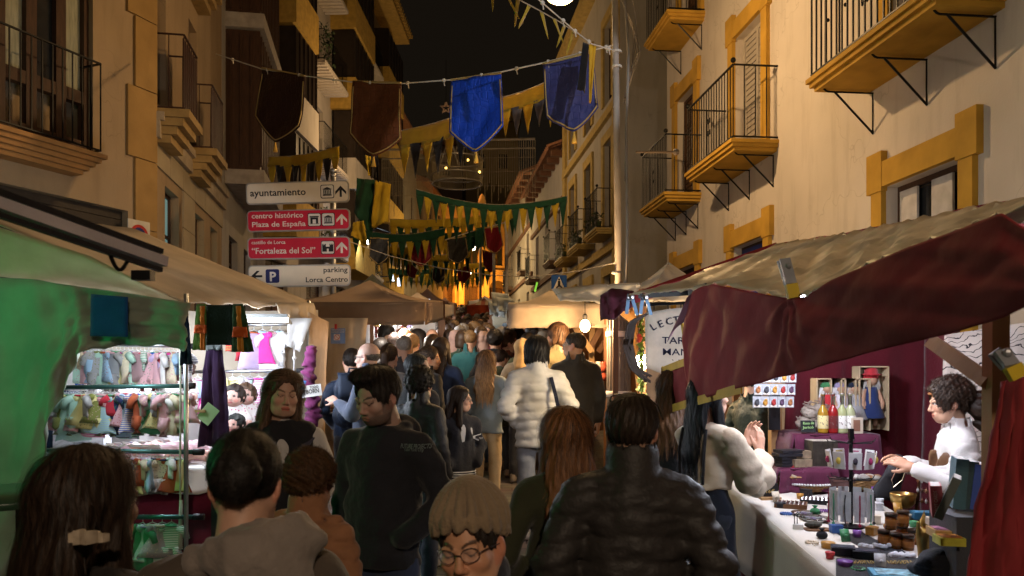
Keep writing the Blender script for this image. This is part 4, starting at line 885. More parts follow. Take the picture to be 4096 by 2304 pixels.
 # --- trousers and shoes
 if legs is not None and legs_on:
  lv = max(.02, bv); g = Grid((-.28, -.24, .03), (.28, .26, 1.05), lv); g.ell((0, 0, .92), (.145, .098, .12), 0)
  for sx in (-1, 1): g.cap((sx * .085, 0, .90), (sx * .098, .018, .5), .086, .074, .03); g.cap((sx * .098, .018, .5), (sx * .104, -.012, .11), .074, .064, .02)
  g.crease(.006, 20, seed + 2); V, Q = g.mesh(); add_mesh('trousers', [(V, Q)], fabric(legs, bump=.7, bs=17), root)
  g = Grid((-.2, -.14, -.01), (.2, .24, .16), max(.014, lv * .7))
  for sx in (-1, 1): g.cap((sx * .104, -.04, .042), (sx * .115, .13, .035), .042, .038, .01, fx=1.0); g.cap((sx * .104, -.03, .05), (sx * .104, -.02, .11), .045, .05, .01)
  g.d = np.maximum(g.d, -g.ax[2][None, None, :] + .004).astype(np.float32); V, Q = g.mesh(); add_mesh('shoes', [(V, Q)], M(shoes, .6), root)
 # --- hair, hat, glasses
 if not headless:
  hg = None
  if hair and hat != 'scarf':
   hh = max(hv, .0055); hg = hair_field(hair, hh, hlen, seed); V, Q = hg.mesh()
   if len(V):
    pp = [(V, Q)]; cl = [np.clip(np.tile(np.array(hc) * .75, (len(V), 1)), .002, 1)]
    if tips is not None: w = np.clip((-.02 - V[:, 2:]) / .25, 0, 1); cl[0] = cl[0] * (1 - w) + np.array(tips) * .8 * w
    if near < 9 and hat is None:
     sty = hair; ns = int(np.clip(8000 * (3. / near) ** 1.3, 500, 15000) * (1.6 if sty == 'curly' else 1))
     lg = {'short': .035, 'crop': .014, 'curly': .045, 'afro': .03, 'quiff': .045, 'bald': .012, 'thin': .02, 'bun': .09, 'pony': .12, 'bob': .10}.get(sty, .17)
     S_, c_ = strands(hg, ns, lg, seed, combs(sty), width=float(np.clip(near * .00036, .0006, .004)), lift={'short': .45, 'crop': .5, 'curly': .9, 'afro': .9, 'quiff': .5, 'bald': .3, 'thin': .3, 'bun': .3, 'pony': .25}.get(sty, .14), col=hc, tips=tips, fringe=sty in ('bob', 'short'), wild=.5 if sty in ('curly', 'afro') else (.35 if sty in ('short', 'quiff', 'crop', 'bun') else .16))
     pp.append(S_); cl.append(c_)
    add_mesh('hair', [(xf(a * hd, hr, ho), b) for a, b in pp], HAIRM, root, col=np.concatenate(cl))
  if hat:
   hh = max(hv, .0045); g = Grid((-.16, -.2, -.26), (.16, .17, .22), hh); x, y, z = g.xyz((slice(None),) * 3); th_ = np.arctan2(x, y + .02)
   if hat == 'beanie':
    g.ell((0, -.022, .060), (.098, .116, .094), 0); g.ell((0, -.03, .10), (.08, .09, .085), .03); g.d = np.maximum(g.d, .030 + .38 * y - z + 0 * x).astype(np.float32)
    g.d = (g.d - .022 * (np.abs(np.cos(th_ * 9 + z * 9)) ** .8 - .5) * (1 - np.clip((z - .1) / .08, 0, 1))).astype(np.float32)
    x_, y_, z_ = x, y + .022, z - .048 - .38 * y; rr_ = np.sqrt((x_ / .094) ** 2 + (y_ / .112) ** 2); tor = np.sqrt(((rr_ - 1.0) * .1) ** 2 + (z_ * .5) ** 2) - .012 + .005 * np.abs(np.sin(th_ * 18)); g.d = np.minimum(g.d, np.broadcast_to(tor, g.d.shape)).astype(np.float32)
   elif hat == 'cap':
    g.ell((0, -.016, .050), (.088, .108, .080), 0); g.d = np.maximum(g.d, .035 - z + 0 * x + 0 * y).astype(np.float32); g.ell((0, .085, .045), (.07, .065, .012), .012)
   elif hat == 'skullcap': g.ell((0, -.025, .060), (.084, .1, .076), 0); g.d = np.maximum(g.d, .075 - z + 0 * x + 0 * y).astype(np.float32)
   elif hat == 'scarf':
    g.ell((0, -.016, .032), (.095, .114, .104), 0); g.cap((0, -.02, -.07), (0, -.03, -.21), .085, .11, .04); g.ell((0, .115, -.02), (.060, .09, .085), .008, 'sub'); g.crease(.005, 40, seed)
   elif hat == 'hoodup':
    g.ell((0, -.02, .03), (.110, .125, .115), 0); g.cap((0, -.03, -.07), (0, -.03, -.20), .09, .10, .04); g.ell((0, .12, -.03), (.074, .11, .105), .008, 'sub'); g.crease(.004, 30, seed)
   V, Q = g.mesh(); add_mesh({'beanie': 'beanie', 'cap': 'flat_cap', 'skullcap': 'skull_cap', 'scarf': 'headscarf', 'hoodup': 'hood'}[hat], [(xf(V * hd, hr, ho), Q)], fabric(hatc, bs=120, bump=.5), root)
  if glasses is not None:
   mb = MB(); q = lambda p: Vector(xf(np.array([p]) * hd, hr, ho)[0])
   for sx in (-1, 1):
    ring = [q((sx * (.032 + .024 * math.cos(t)), .1045 - .012 * abs(math.cos(t) * .5 + .5 * 1) * (math.cos(t) > 0), .000 + .0185 * math.sin(t))) for t in [2 * math.pi * i / 14 for i in range(15)]]
    mb.tube(ring, .0013 if near < 4 else .0026, 5, cap=False); mb.tube([q((sx * .056, .098, .005)), q((sx * .076, .05, .006)), q((sx * .080, -.01, -.002))], .0018 if near < 4 else .0026, 5)
   mb.tube([q((-.009, .108, .003)), q((0, .111, .005)), q((.009, .108, .003))], .0018, 5)
   mb.build('glasses', M(glasses, .3), root, True, local=True)
   mb = MB()
   for sx in (-1, 1): mb.add([q((sx * (.032 + .023 * math.cos(t)), .1045, .0175 * math.sin(t))) for t in [2 * math.pi * i / 12 for i in range(12)]], [tuple(range(12))])
   mb.build('lenses', LENS, root, local=True)
 root['st'] = round(st, 2)
 root['frame'] = [px_, Y, g0]
 return root
def on_person(root, pts):   # local body coordinates -> world
 k = root.scale; a = root.rotation_euler.z; o = root.location; r = []
 for p in pts:
  x, y, z = p[0] * k[0], p[1] * k[1], p[2] * k[2]; r.append(Vector((o.x + x * math.cos(a) - y * math.sin(a), o.y + x * math.sin(a) + y * math.cos(a), o.z + z)))
 return r
# ------------------------------------------------------------------ the people, nearest first
NAVY = (.012, .016, .032); BLK = (.020, .019, .021); JEAN = (.06, .10, .19); DKB = (.02, .012, .008); BRN = (.055, .026, .012)
FAIR = (.55, .33, .24); TAN = (.42, .23, .14)
p1 = person('woman seen from behind with dark hair gathered in a clip beside the green lit tarp', 84, 457, 1.9, face=22, female=True, hair='halfup', hc=(.030, .017, .010), hlen=.30, top=(.02, .014, .012), collar='none', style='sweater', yaw=4, arms=('pocket', 'pocket'), hd=1.14, legs=BLK)
hw = P(87, 536, 1.72)
mb2 = MB(); mb2.sheet(lambda a, b: (hw.x - .04 + .08 * a, hw.y + .012 - .045 * math.sin(math.pi * a) * .8 - .008 * math.sin(a * 22), hw.z - .013 + .03 * b * (.55 + .5 * math.sin(math.pi * a))), 14, 4, .008)
tag(mb2.build('hair_clip', M((.42, .34, .25), .35, var=.3, vs=40)), 'pale pearly clip holding the dark hair of the nearest woman', 'hair clip')
p2 = person('person seen from behind with black cropped hair and a grey hood over a brown jacket', 243, 436, 1.92, face=-14, hair='bun', hc=(.016, .013, .011), top=(.075, .058, .045), collar='none', yaw=6, pitch=14, arms=('pocket', 'pocket'), bulk=1.06, legs=BLK)
g = Grid((-.26, -.3, 1.3), (.26, .2, 1.66), .011)   # the loose hood lying on the shoulders
g.cap((-.10, -.05, 1.45), (.0, -.12, 1.47), .030, .05, .03); g.cap((.0, -.12, 1.47), (.14, -.07, 1.50), .06, .062, .03); g.cap((.14, -.07, 1.50), (.11, .05, 1.46), .055, .03, .03); g.cap((-.10, -.05, 1.45), (-.085, .05, 1.43), .03, .025, .03); g.cap((.02, -.14, 1.46), (.14, -.12, 1.40), .05, .04, .04); g.crease(.010, 30, 4); g.crease(.004, 70, 5); g.cap((0, -.01, 1.42), (0, .01, 1.7), .066, .09, .01, op='sub')
V, Q = g.mesh(); add_mesh('hood', [(V, Q)], fabric((.22, .185, .16), bump=.9, bs=26), p2)
p3 = person('child with curly brown hair in a peach puffer jacket behind the grey hood', 309, 455, 3.0, face=25, hair='curly', hc=(.07, .032, .012), top=(.30, .14, .07), style='puffer', puff=.02, rows=.07, collar='high', shine=.7, hem=.8, arms=('pocket', 'pocket'), legs=BLK, X=0)
p4 = person('woman with long light brown hair in a dark vest over white, lit green', 281, 371, 4.05, face=163, yaw=-10, pitch=6, roll=-5, female=True, hair='long', hc=(.085, .046, .026), tips=(.16, .09, .05), hlen=.24, top=(.018, .018, .022), style='vest', inner=(.55, .53, .52), collar='hood', puff=.010, rows=.11, closed=True, skin=FAIR, arms=('pocket', 'pocket'), legs=JEAN)
q = on_person(p4, [(-.17, .03, 1.40), (-.06, .165, 1.27), (.06, .18, 1.12), (.15, .12, .98)]); mb = MB()
for a, b in zip(q, q[1:]): mb.bar(a, b, .035, .006, up=(0, -1, .2))
tag(mb.build('bag_strap', fabric((.05, .05, .08))), 'dark shoulder bag strap across the vest of the light haired woman', 'strap')
p5 = person('man in a black hoodie looking down with short dark hair and stubble', 384, 367, 3.5, face=207, yaw=8, pitch=20, roll=-4, hair='quiff', hc=(.022, .017, .014), top=(.020, .021, .027), style='hoodie', collar='hood', stubble=.75, skin=(.46, .30, .24), arms=('pocket', 'down'), bulk=1.10, legs=(.035, .05, .10), closed=True, hem=.86)
def print_on(root, txt, sz, u, v, mat, wd, bold=.012, poly=None):
 """flat print lying on the cloth: found on the garment surface, then pressed onto it point by point"""
 bpy.context.view_layer.update(); dg = bpy.context.evaluated_depsgraph_get(); o = Vector((0, 0, HC)); d = (P(u, v, 1) - o).normalized()
 hit, loc, nn, _, ob, _ = S.ray_cast(dg, o, d)
 if not hit: return
 if nn.dot(d) > 0: nn = -nn
 nn = Vector((nn.x, nn.y, 0)).normalized(); ax = Vector((-nn.y, nn.x, 0)); me = text_mesh(txt, sz, bold) if poly is None else None
 if poly: m_ = MB(); m_.prism(poly, (0, 0, 0), (1, 0, 0), (0, 1, 0), .002); t_ = m_.build('p', mat); me = t_.data; bpy.data.objects.remove(t_)
 xs = [q.co.x for q in me.vertices]; kx = wd / (max(xs) - min(xs)); inv = root.matrix_world.inverted()
 for q in me.vertices:
  w = loc + ax * (q.co.x - min(xs)) * kx + Vector((0, 0, 1)) * q.co.y; h2, l2, *_ = S.ray_cast(dg, w + nn * .15, -nn, distance=.3); w = (l2 if h2 else w) + nn * (.004 + .5 * abs(q.co.z)); q.co = inv @ w
 me.materials.clear(); me.materials.append(mat); ob = bpy.data.objects.new('print', me); COL.objects.link(ob); ob.parent = root
p6 = person('smiling child in a ribbed beige knit beanie and round glasses at the bottom edge', 478, 500, 1.95, face=186, yaw=10, pitch=4, roll=8, hair='short', hat='beanie', hatc=(.22, .16, .10), glasses=(.02, .012, .01), closed=True, skin=(.50, .26, .15), top=BLK, collar='high', legs=BLK, arms=('pocket', 'pocket'), hd=1.06)
p7 = person('woman seen from behind with long loose auburn hair and a dark coat', 566, 410, 3.05, face=-8, female=True, hair='loose', hc=(.15, .062, .022), tips=(.28, .13, .05), hlen=.24, top=(.040, .042, .022), style='coat', hem=.4, collar='none', arms=('pocket', 'pocket'), legs=BLK)
p8 = person('man seen from behind in a shiny black puffer jacket, sunglasses on his head', 632, 396, 2.7, face=4, yaw=6, hair='short', hc=(.034, .022, .015), top=(.034, .030, .028), style='puffer', puff=.011, rows=.085, shine=.3, collar='high', arms=('pocket', 'pocket'), bulk=1.12, hem=.84, legs=BLK, skin=(.42, .25, .17))
mb = MB(); hw = on_person(p8, [(.0, .03, 1.735)])[0]
for sx in (-1, 1):
 mb.tube([hw + Vector((sx * .04 + .03 * math.cos(t), .03, .018 * math.sin(t))) for t in [2 * math.pi * i / 12 for i in range(13)]], .003, 5, cap=False)
 mb.tube([hw + Vector((sx * .07, .03, 0)), hw + Vector((sx * .085, -.04, -.02)), hw + Vector((sx * .088, -.11, -.06))], .003, 5)
tag(mb.build('sunglasses', M((.02, .02, .02), .25)), 'sunglasses pushed up on the head of the puffer jacket man', 'sunglasses')
p9 = person('woman in profile with blue black hair and cream puff sleeves talking with her hands', 708, 376, 4.3, face=62, yaw=14, pitch=-4, female=True, hair='long', hc=(.008, .010, .014), hlen=.22, top=(.62, .54, .43), style='blouse', hem=1.08, collar='none', skin=FAIR, arms=(((.20, .18, 1.13), (.10, .40, 1.30)), ((.22, .16, 1.11), (.06, .36, 1.27))), hands={-1: (np.array((.1, .35, .95)), np.array((1., -.3, 0))), 1: (np.array((-.1, .2, 1.)), np.array((-1., -.2, 0)))}, legs=(.02, .025, .04), closed=False)
g = Grid((-.45, -.2, .9), (.45, .55, 1.5), .013)   # puffed sleeves and dark pinafore
for sx in (-1, 1):
 e = (sx * .215, .165, 1.13); w = (sx * .09, .37, 1.27); g.cap((sx * .18, .0, 1.38), (sx * .215, .10, 1.22), .075, .085, .03); g.cap((sx * .215, .12, 1.14), (sx * .10, .35, 1.24), .085, .055, .03); g.ell((sx * .19, .22, 1.14), (.085, .10, .08), .03)
g.crease(.006, 24, 9); g.crease(.003, 55, 2); V, Q = g.mesh(); add_mesh('puff_sleeve', [(V, Q)], fabric((.56, .48, .38), bump=.3, bs=40), p9)
g = Grid((-.3, -.26, .35), (.3, .26, 1.2), .016); g.cap((0, 0, 1.12), (0, 0, .92), .125, .15, .03, .75); g.cap((0, 0, .92), (0, 0, .4), .16, .24, .03, .8); g.crease(.008, 20, 3); V, Q = g.mesh(); add_mesh('pinafore', [(V, Q)], fabric((.012, .016, .028)), p9)
mb = MB(); q = [(-.10, -.105, 1.44), (-.11, -.13, 1.30), (-.10, -.13, 1.12)]
mb.tube(q, .010, 6); mb.tube([(.10, -.105, 1.44), (.11, -.13, 1.30), (.10, -.13, 1.12)], .010, 6); mb.build('pinafore_strap', fabric((.012, .012, .016)), p9, local=True)
p10 = person('woman with brown wavy hair and dark coat mostly hidden behind the yellow trimmed flap', 672, 372, 5.0, face=20, female=True, hair='loose', hc=(.06, .028, .012), tips=(.13, .06, .025), hlen=.16, top=BLK, style='coat', hem=.5, arms=('pocket', 'pocket'))
p11 = person('person in a dark green quilted puffer standing under the burgundy flap', 752, 366, 5.7, face=75, hair='short', top=(.012, .020, .016), style='puffer', puff=.014, rows=.07, shine=.4, arms=('pocket', 'pocket'), bulk=1.12, hem=.6)
p12 = person('young stallholder in profile with curly ponytail, headband and white blouse with brown bodice', 955, 381, 4.2, face=-74, yaw=-4, pitch=8, female=True, hair='curly', hc=(.035, .018, .010), hlen=.06, top=(.66, .63, .62), style='blouse', hem=.95, collar='stand', skin=(.52, .30, .20), arms=('hold', 'hold'), legs=(.05, .03, .02), inner=None)
mb = MB(); hr_ = rotm(R(4), R(8)); ho_ = np.array((0, .012, 1.53)) + hr_ @ np.array((0, .008, .097))
mb.tube([Vector(hr_ @ np.array((.086 * math.sin(t), -.008 + .104 * math.cos(t), .062 + .0 * math.cos(t))) + ho_) for t in [R(a) for a in range(-160, 161, 16)]], .009, 6); mb.build('headband', M((.35, .14, .05), .5), p12, True, local=True)
g = Grid((-.45, -.25, .95), (.45, .5, 1.5), .012)
for sx in (-1, 1): g.cap((sx * .175, -.01, 1.37), (sx * .225, .0, 1.24), .07, .075, .03); g.cap((sx * .235, .01, 1.18), (sx * .15, .21, 1.22), .07, .045, .03)
g.crease(.009, 40, 12); V, Q = g.mesh(); add_mesh('puff_sleeve', [(V, Q)], fabric((.66, .63, .62), bump=.4), p12)
g = Grid((-.25, -.2, .95), (.25, .25, 1.4), .012); g.cap((0, .012, 1.27), (0, .012, 1.0), .170, .160, .02, .76); g.cap((0, -.3, 1.5), (0, -.3, .9), .16, .16, op='sub'); g.plane((0, 0, -1), -1.34)
for sx in (-1, 1): g.cap((sx * .09, .08, 1.4), (sx * .02, .16, 1.18), .045, .02, .01, op='sub')
V, Q = g.mesh(); add_mesh('bodice', [(V, Q)], M((.12, .055, .025), .5), p12)
g = Grid((-.2, -.3, 1.4), (.2, .0, 1.72), .007); g.ell((0, -.13, 1.60), (.07, .065, .09), 0); g.ell((.01, -.16, 1.53), (.055, .05, .07), .02); g.crease(.011, 80, 2); V, Q = g.mesh()
add_mesh('curls', [(V, Q)], HAIRM, p12, col=np.tile(np.array((.03, .016, .009)), (len(V), 1)))
# ---- middle of the crowd
p13 = person('girl with long dark hair and clear glasses in a black varsity jacket', 459, 387, 6.0, face=150, yaw=-55, pitch=2, female=True, hair='long', hc=(.022, .012, .008), hlen=.22, glasses=(.30, .22, .20), skin=FAIR, top=(.022, .022, .028), collar='stand', inner=(.5, .5, .52), arms=('pocket', 'pocket'), legs=JEAN, hem=.86)
for k in range(3):
 zz = .875 + .022 * k; mb = MB()
 mb.tube([(.172 * math.cos(t), .005 + .128 * math.sin(t), zz) for t in [2 * math.pi * i / 24 for i in range(25)]], .0065, 4, cap=False); mb.build('hem_stripe', fabric((.6, .6, .62)), p13, local=True)
p14 = person('woman seen from behind in a white puffer jacket with grey scarf and grey trousers', 537, 338, 6.6, face=-6, yaw=12, female=True, hair='bob', hc=(.008, .006, .005), near=3.6, top=(.55, .53, .50), style='puffer', puff=.017, rows=.08, shine=.7, collar='high', arms=('pocket', 'pocket'), legs=(.20, .21, .24), hem=.80, bulk=1.08)
g = Grid((-.16, -.16, 1.38), (.16, .16, 1.62), .012); g.cap((0, -.02, 1.45), (0, -.0, 1.53), .085, .09, 0); g.crease(.008, 36, 5); V, Q = g.mesh(); add_mesh('scarf', [(V, Q)], fabric((.28, .29, .31), bump=.5), p14)
q = on_person(p14, [(.10, -.13, 1.41), (.135, -.17, 1.25), (.19, -.15, 1.0), (.22, -.05, .85)]); mb = MB()
for a, b in zip(q, q[1:]): mb.bar(a, b, .03, .008, up=(0, -1, 0))
tag(mb.build('bag_strap', fabric((.012, .014, .03))), 'navy bag strap over the back of the white puffer jacket', 'strap')
p15 = person('man in a dark quilted jacket and glasses leaning towards the white puffer woman', 575, 333, 7.5, face=-12, yaw=-62, hair='thin', hc=(.035, .025, .018), skin=(.48, .28, .18), glasses=(.3, .28, .25), top=(.035, .032, .028), style='puffer', puff=.008, rows=.05, shine=.7, collar='high', arms=('pocket', 'down'), bulk=1.12, hem=.74, legs=BLK)
p16 = person('woman seen from behind with layered blonde hair in a pale denim jacket', 486, 351, 7.7, face=8, female=True, hair='loose', hc=(.13, .062, .026), tips=(.46, .27, .13), hlen=.20, top=(.20, .25, .31), collar='none', arms=('down', 'pocket'), legs=(.42, .30, .17), hem=.82, bulk=1.1)
p17 = person('bald man in profile with dark glasses and a blue grey jacket beside the backpack', 370, 343, 6.4, face=-70, yaw=-6, pitch=2, hair='bald', hc=(.10, .09, .08), skin=(.56, .35, .27), glasses=(.02, .02, .02), top=(.085, .10, .15), collar='high', arms=('hold', 'pocket'), hem=.8, legs=BLK)
p18 = person('person in a navy hooded jacket carrying the backpack, head hidden by the bald man', 352, 349, 6.9, face=-14, hair='short', top=(.012, .022, .048), collar='hood', arms=('pocket', 'pocket'), shine=.5, legs=BLK)
p19 = person('man seen from behind with curly black hair and a shiny black jacket', 419, 369, 5.5, face=28, hair='curly', hc=(.010, .007, .005), top=BLK, style='puffer', puff=.006, rows=.09, shine=.3, collar='high', arms=('pocket', 'down'))
p20 = person('man with slicked back dark hair in a dark coat turning to the right', 416, 354, 5.9, face=40, yaw=70, hair='thin', hc=(.03, .035, .04), skin=(.38, .26, .23), top=(.018, .018, .022), style='coat', hem=.5, arms=('pocket', 'pocket'))
p21 = person('woman in profile with brown hair tied up, lit orange, in a dark quilted jacket', 428, 347, 7.5, face=50, yaw=40, pitch=4, female=True, hair='bun', hc=(.06, .034, .018), skin=(.58, .30, .16), top=(.028, .026, .024), style='puffer', puff=.006, rows=.04, shine=.7, collar='high', arms=('pocket', 'pocket'), legs=BLK)
p22 = person('stern man facing the camera with receding hair, brown glasses and open dark shirt', 405, 328, 8.8, face=178, hair='bald', hc=(.16, .14, .12), skin=(.50, .27, .18), glasses=(.06, .015, .01), top=(.014, .013, .013), collar='none', inner=(.035, .03, .035), arms=('pocket', 'pocket'), bulk=1.1, stubble=.2)
p23 = person('woman seen from behind with waist length dark hair, short white jacket and jeans', 450, 330, 10.2, face=-4, female=True, hair='halfup', hc=(.030, .016, .010), hlen=.34, top=(.62, .57, .52), style='puffer', puff=.010, rows=.12, shine=.7, collar='none', arms=('pocket', 'pocket'), legs=(.14, .22, .38), hem=.98, hd=1.05)
p24 = person('woman with a pink patterned headscarf and black coat seen from behind', 484, 332, 9.5, face=24, yaw=20, female=True, hair=None, hat='scarf', hatc=(.42, .27, .22), top=BLK, style='coat', hem=.5, arms=('pocket', 'pocket'))
p25 = person('dark haired woman in a pink and white striped sweater', 469, 332, 10.4, face=12, female=True, hair='long', hc=(.018, .011, .008), hlen=.14, top=(.55, .34, .34), style='sweater', collar='none', arms=('down', 'down'), hem=.9)
for k in range(6):
 mb = MB(); zz = 1.30 - .07 * k; mb.tube([(.158 * math.cos(t), -.0 + .118 * math.sin(t), zz) for t in [2 * math.pi * i / 20 for i in range(21)]], .008, 4, cap=False); mb.build('stripe', fabric((.35, .03, .06) if k % 2 else (.7, .65, .62)), p25, local=True)
p26 = person('woman with brown hair in a claw clip and a rust leather jacket', 507, 335, 9.4, face=30, yaw=46, female=True, hair='bun', hc=(.075, .036, .018), skin=FAIR, top=(.17, .04, .02), shine=.35, collar='stand', arms=('pocket', 'pocket'))
p27 = person('person with short dark hair in a green parka with a white fleece collar', 501, 350, 8.9, face=14, yaw=30, hair='short', hc=(.022, .012, .01), top=(.045, .050, .026), collar='hood', arms=('pocket', 'pocket'), hem=.7)
g = Grid((-.18, -.2, 1.36), (.18, .16, 1.56), .014); g.cap((-.09, -.03, 1.46), (0, -.11, 1.45), .034, k=0); g.cap((0, -.11, 1.45), (.09, -.03, 1.46), .034); g.cap((.09, -.03, 1.46), (.06, .06, 1.42), .03); g.cap((-.09, -.03, 1.46), (-.06, .06, 1.42), .03); g.crease(.006, 90, 1); V, Q = g.mesh(); add_mesh('fleece_collar', [(V, Q)], fabric((.6, .52, .42), bump=.6), p27)
p28 = person('person wrapped in a beige headscarf beside the leather jacket woman', 522, 339, 8.6, face=20, female=True, hair=None, hat='scarf', hatc=(.36, .24, .12), top=(.30, .24, .17), arms=('pocket', 'pocket'))
p29 = person('tall person with a brown bowl cut and khaki jacket behind the quilted jacket man', 558, 324, 8.6, face=-30, yaw=-30, hair='bob', hc=(.075, .038, .020), top=(.16, .13, .075), arms=('pocket', 'pocket'), collar='stand')
p30 = person('bearded man with dark glasses facing the camera under the cream canopy', 523, 320, 12.5, face=168, hair='short', hc=(.012, .009, .008), glasses=(.02, .02, .02), stubble=.95, skin=FAIR, top=(.05, .05, .06), arms=('pocket', 'pocket'))
p31 = person('man in a blue flat cap and grey green coat facing right', 508, 322, 12, face=60, yaw=15, hair='short', hc=(.25, .23, .2), hat='cap', hatc=(.10, .16, .22), top=(.12, .14, .13), glasses=(.05, .05, .05), arms=('pocket', 'pocket'))
p32 = person('dark haired man in a grey jacket seen from behind near the bearded man', 532, 325, 11, face=30, yaw=30, hair='short', hc=(.02, .015, .012), glasses=(.1, .1, .1), top=(.05, .055, .06), arms=('pocket', 'pocket'))
p33 = person('person with reddish brown hair half hidden behind the headscarf', 518, 333, 10.5, face=0, female=True, hair='bob', hc=(.12, .045, .02), top=(.05, .04, .035), arms=('pocket', 'pocket'))
p34 = person('young man with black fringe and glasses in a denim jacket looking down at a stall', 384, 324, 10.8, face=95, yaw=14, pitch=18, hair='bob', hc=(.010, .009, .009), skin=(.45, .27, .17), glasses=(.02, .02, .02), top=(.16, .24, .34), arms=('hold', 'hold'))
p35 = person('dark haired person in grey below the denim jacket man', 381, 338, 9.0, face=60, hair='short', hc=(.012, .009, .008), top=(.10, .10, .11), arms=('pocket', 'pocket'))
p36 = person('woman with a loose brown ponytail between the bald man and the stern man', 389, 345, 7.5, face=15, female=True, hair='pony', hc=(.045, .024, .014), tips=(.12, .065, .035), hlen=.14, top=(.14, .13, .13), arms=('pocket', 'pocket'))
p37 = person('woman with long dark hair in black just behind the stern man', 415, 327, 11, face=10, female=True, hair='long', hc=(.030, .016, .011), hlen=.26, top=BLK, arms=('pocket', 'pocket'))
p38 = person('boy with a pale blue hood up facing the camera', 423, 327, 12, face=175, hair='short', hat='hoodup', hatc=(.28, .36, .46), top=(.22, .30, .42), arms=('pocket', 'pocket'), skin=(.45, .28, .2))
p39 = person('man in a navy jacket with dark hair turned left', 436, 323, 11.5, face=-20, yaw=-50, hair='short', hc=(.02, .014, .01), top=(.02, .035, .055), arms=('pocket', 'pocket'))
p40 = person('person with long fair hair in a grey coat beside the white jacket woman', 441, 329, 11, face=-12, female=True, hair='loose', hc=(.10, .06, .035), hlen=.2, top=(.20, .19, .18), arms=('pocket', 'pocket'))
PR = M((.30, .38, .37), .7, bump=0); WP = M((.55, .55, .6), .7, bump=0)
print_on(p5, 'FUTURE PROJECTS', .026, 401, 448, PR, .125, .02); print_on(p5, 'New York City', .02, 405, 451, PR, .08, .005)
print_on(p13, '', 0, 473, 440, WP, .072, poly=[(0, .012), (.072, -.012), (.072, .045), (0, .03)]); print_on(p13, '', 0, 474, 439.7, M((.02, .02, .03), .8, bump=0), .064, poly=[(0, .013), (.064, -.006), (.064, .039), (0, .028)]); print_on(p13, 'TIGERS!', .021, 475, 439.3, WP, .052, .01)
# ---- the crowd further up: eight kinds of figure, each copied with its own clothes
def kindfig(i, **k):
 r = person('crowd', 0, 0, 12, build_at=(0, 0, 0), s=1.70, near=11, **k); return r
KF = [kindfig(0, hair='short', arms=('pocket', 'pocket')), kindfig(1, hair='long', female=True, hlen=.18, arms=('pocket', 'pocket')), kindfig(2, hair='short', style='puffer', puff=.016, collar='high', arms=('pocket', 'down')), kindfig(3, hair='pony', female=True, collar='hood', arms=('hold', 'pocket')),
 kindfig(4, hair='bald', bulk=1.15, arms=('down', 'pocket'), glasses=(.02, .02, .02)), kindfig(5, hair='bob', female=True, style='coat', hem=.5, arms=('pocket', 'pocket')), kindfig(6, hair='curly', arms=('pocket', 'pocket'), collar='hood'), kindfig(7, hair=None, female=True, hat='scarf', hatc=(.3, .2, .18), style='coat', hem=.5, arms=('pocket', 'pocket'))]
HCOL = {}
def recolor(o, mat):
 if not o.material_slots: return
 o.material_slots[0].link = 'OBJECT'; o.material_slots[0].material = mat
HC_ = [(.012, .009, .008), (.035, .02, .012), (.08, .045, .022), (.16, .10, .05), (.22, .20, .18), (.02, .012, .01)]
TOPS = [('red', (.42, .02, .03)), ('black', (.022, .022, .025)), ('navy', (.03, .045, .10)), ('white', (.62, .60, .57)), ('grey', (.16, .16, .17)), ('brown', (.12, .06, .03)), ('pale blue', (.25, .36, .5)), ('magenta', (.42, .05, .22)), ('olive', (.07, .075, .035)), ('beige', (.42, .33, .22)), ('charcoal', (.06, .06, .07)), ('dark green', (.02, .05, .035)), ('pink', (.55, .25, .27)), ('maroon', (.14, .015, .03)), ('teal', (.03, .13, .15))]
HN = ['short dark hair', 'long dark hair', 'short dark hair', 'a ponytail', 'a bald head', 'a bob', 'curly hair', 'a headscarf']
CN = ['jacket', 'jacket', 'puffer jacket', 'hooded top', 'jacket', 'coat', 'hooded jacket', 'coat']
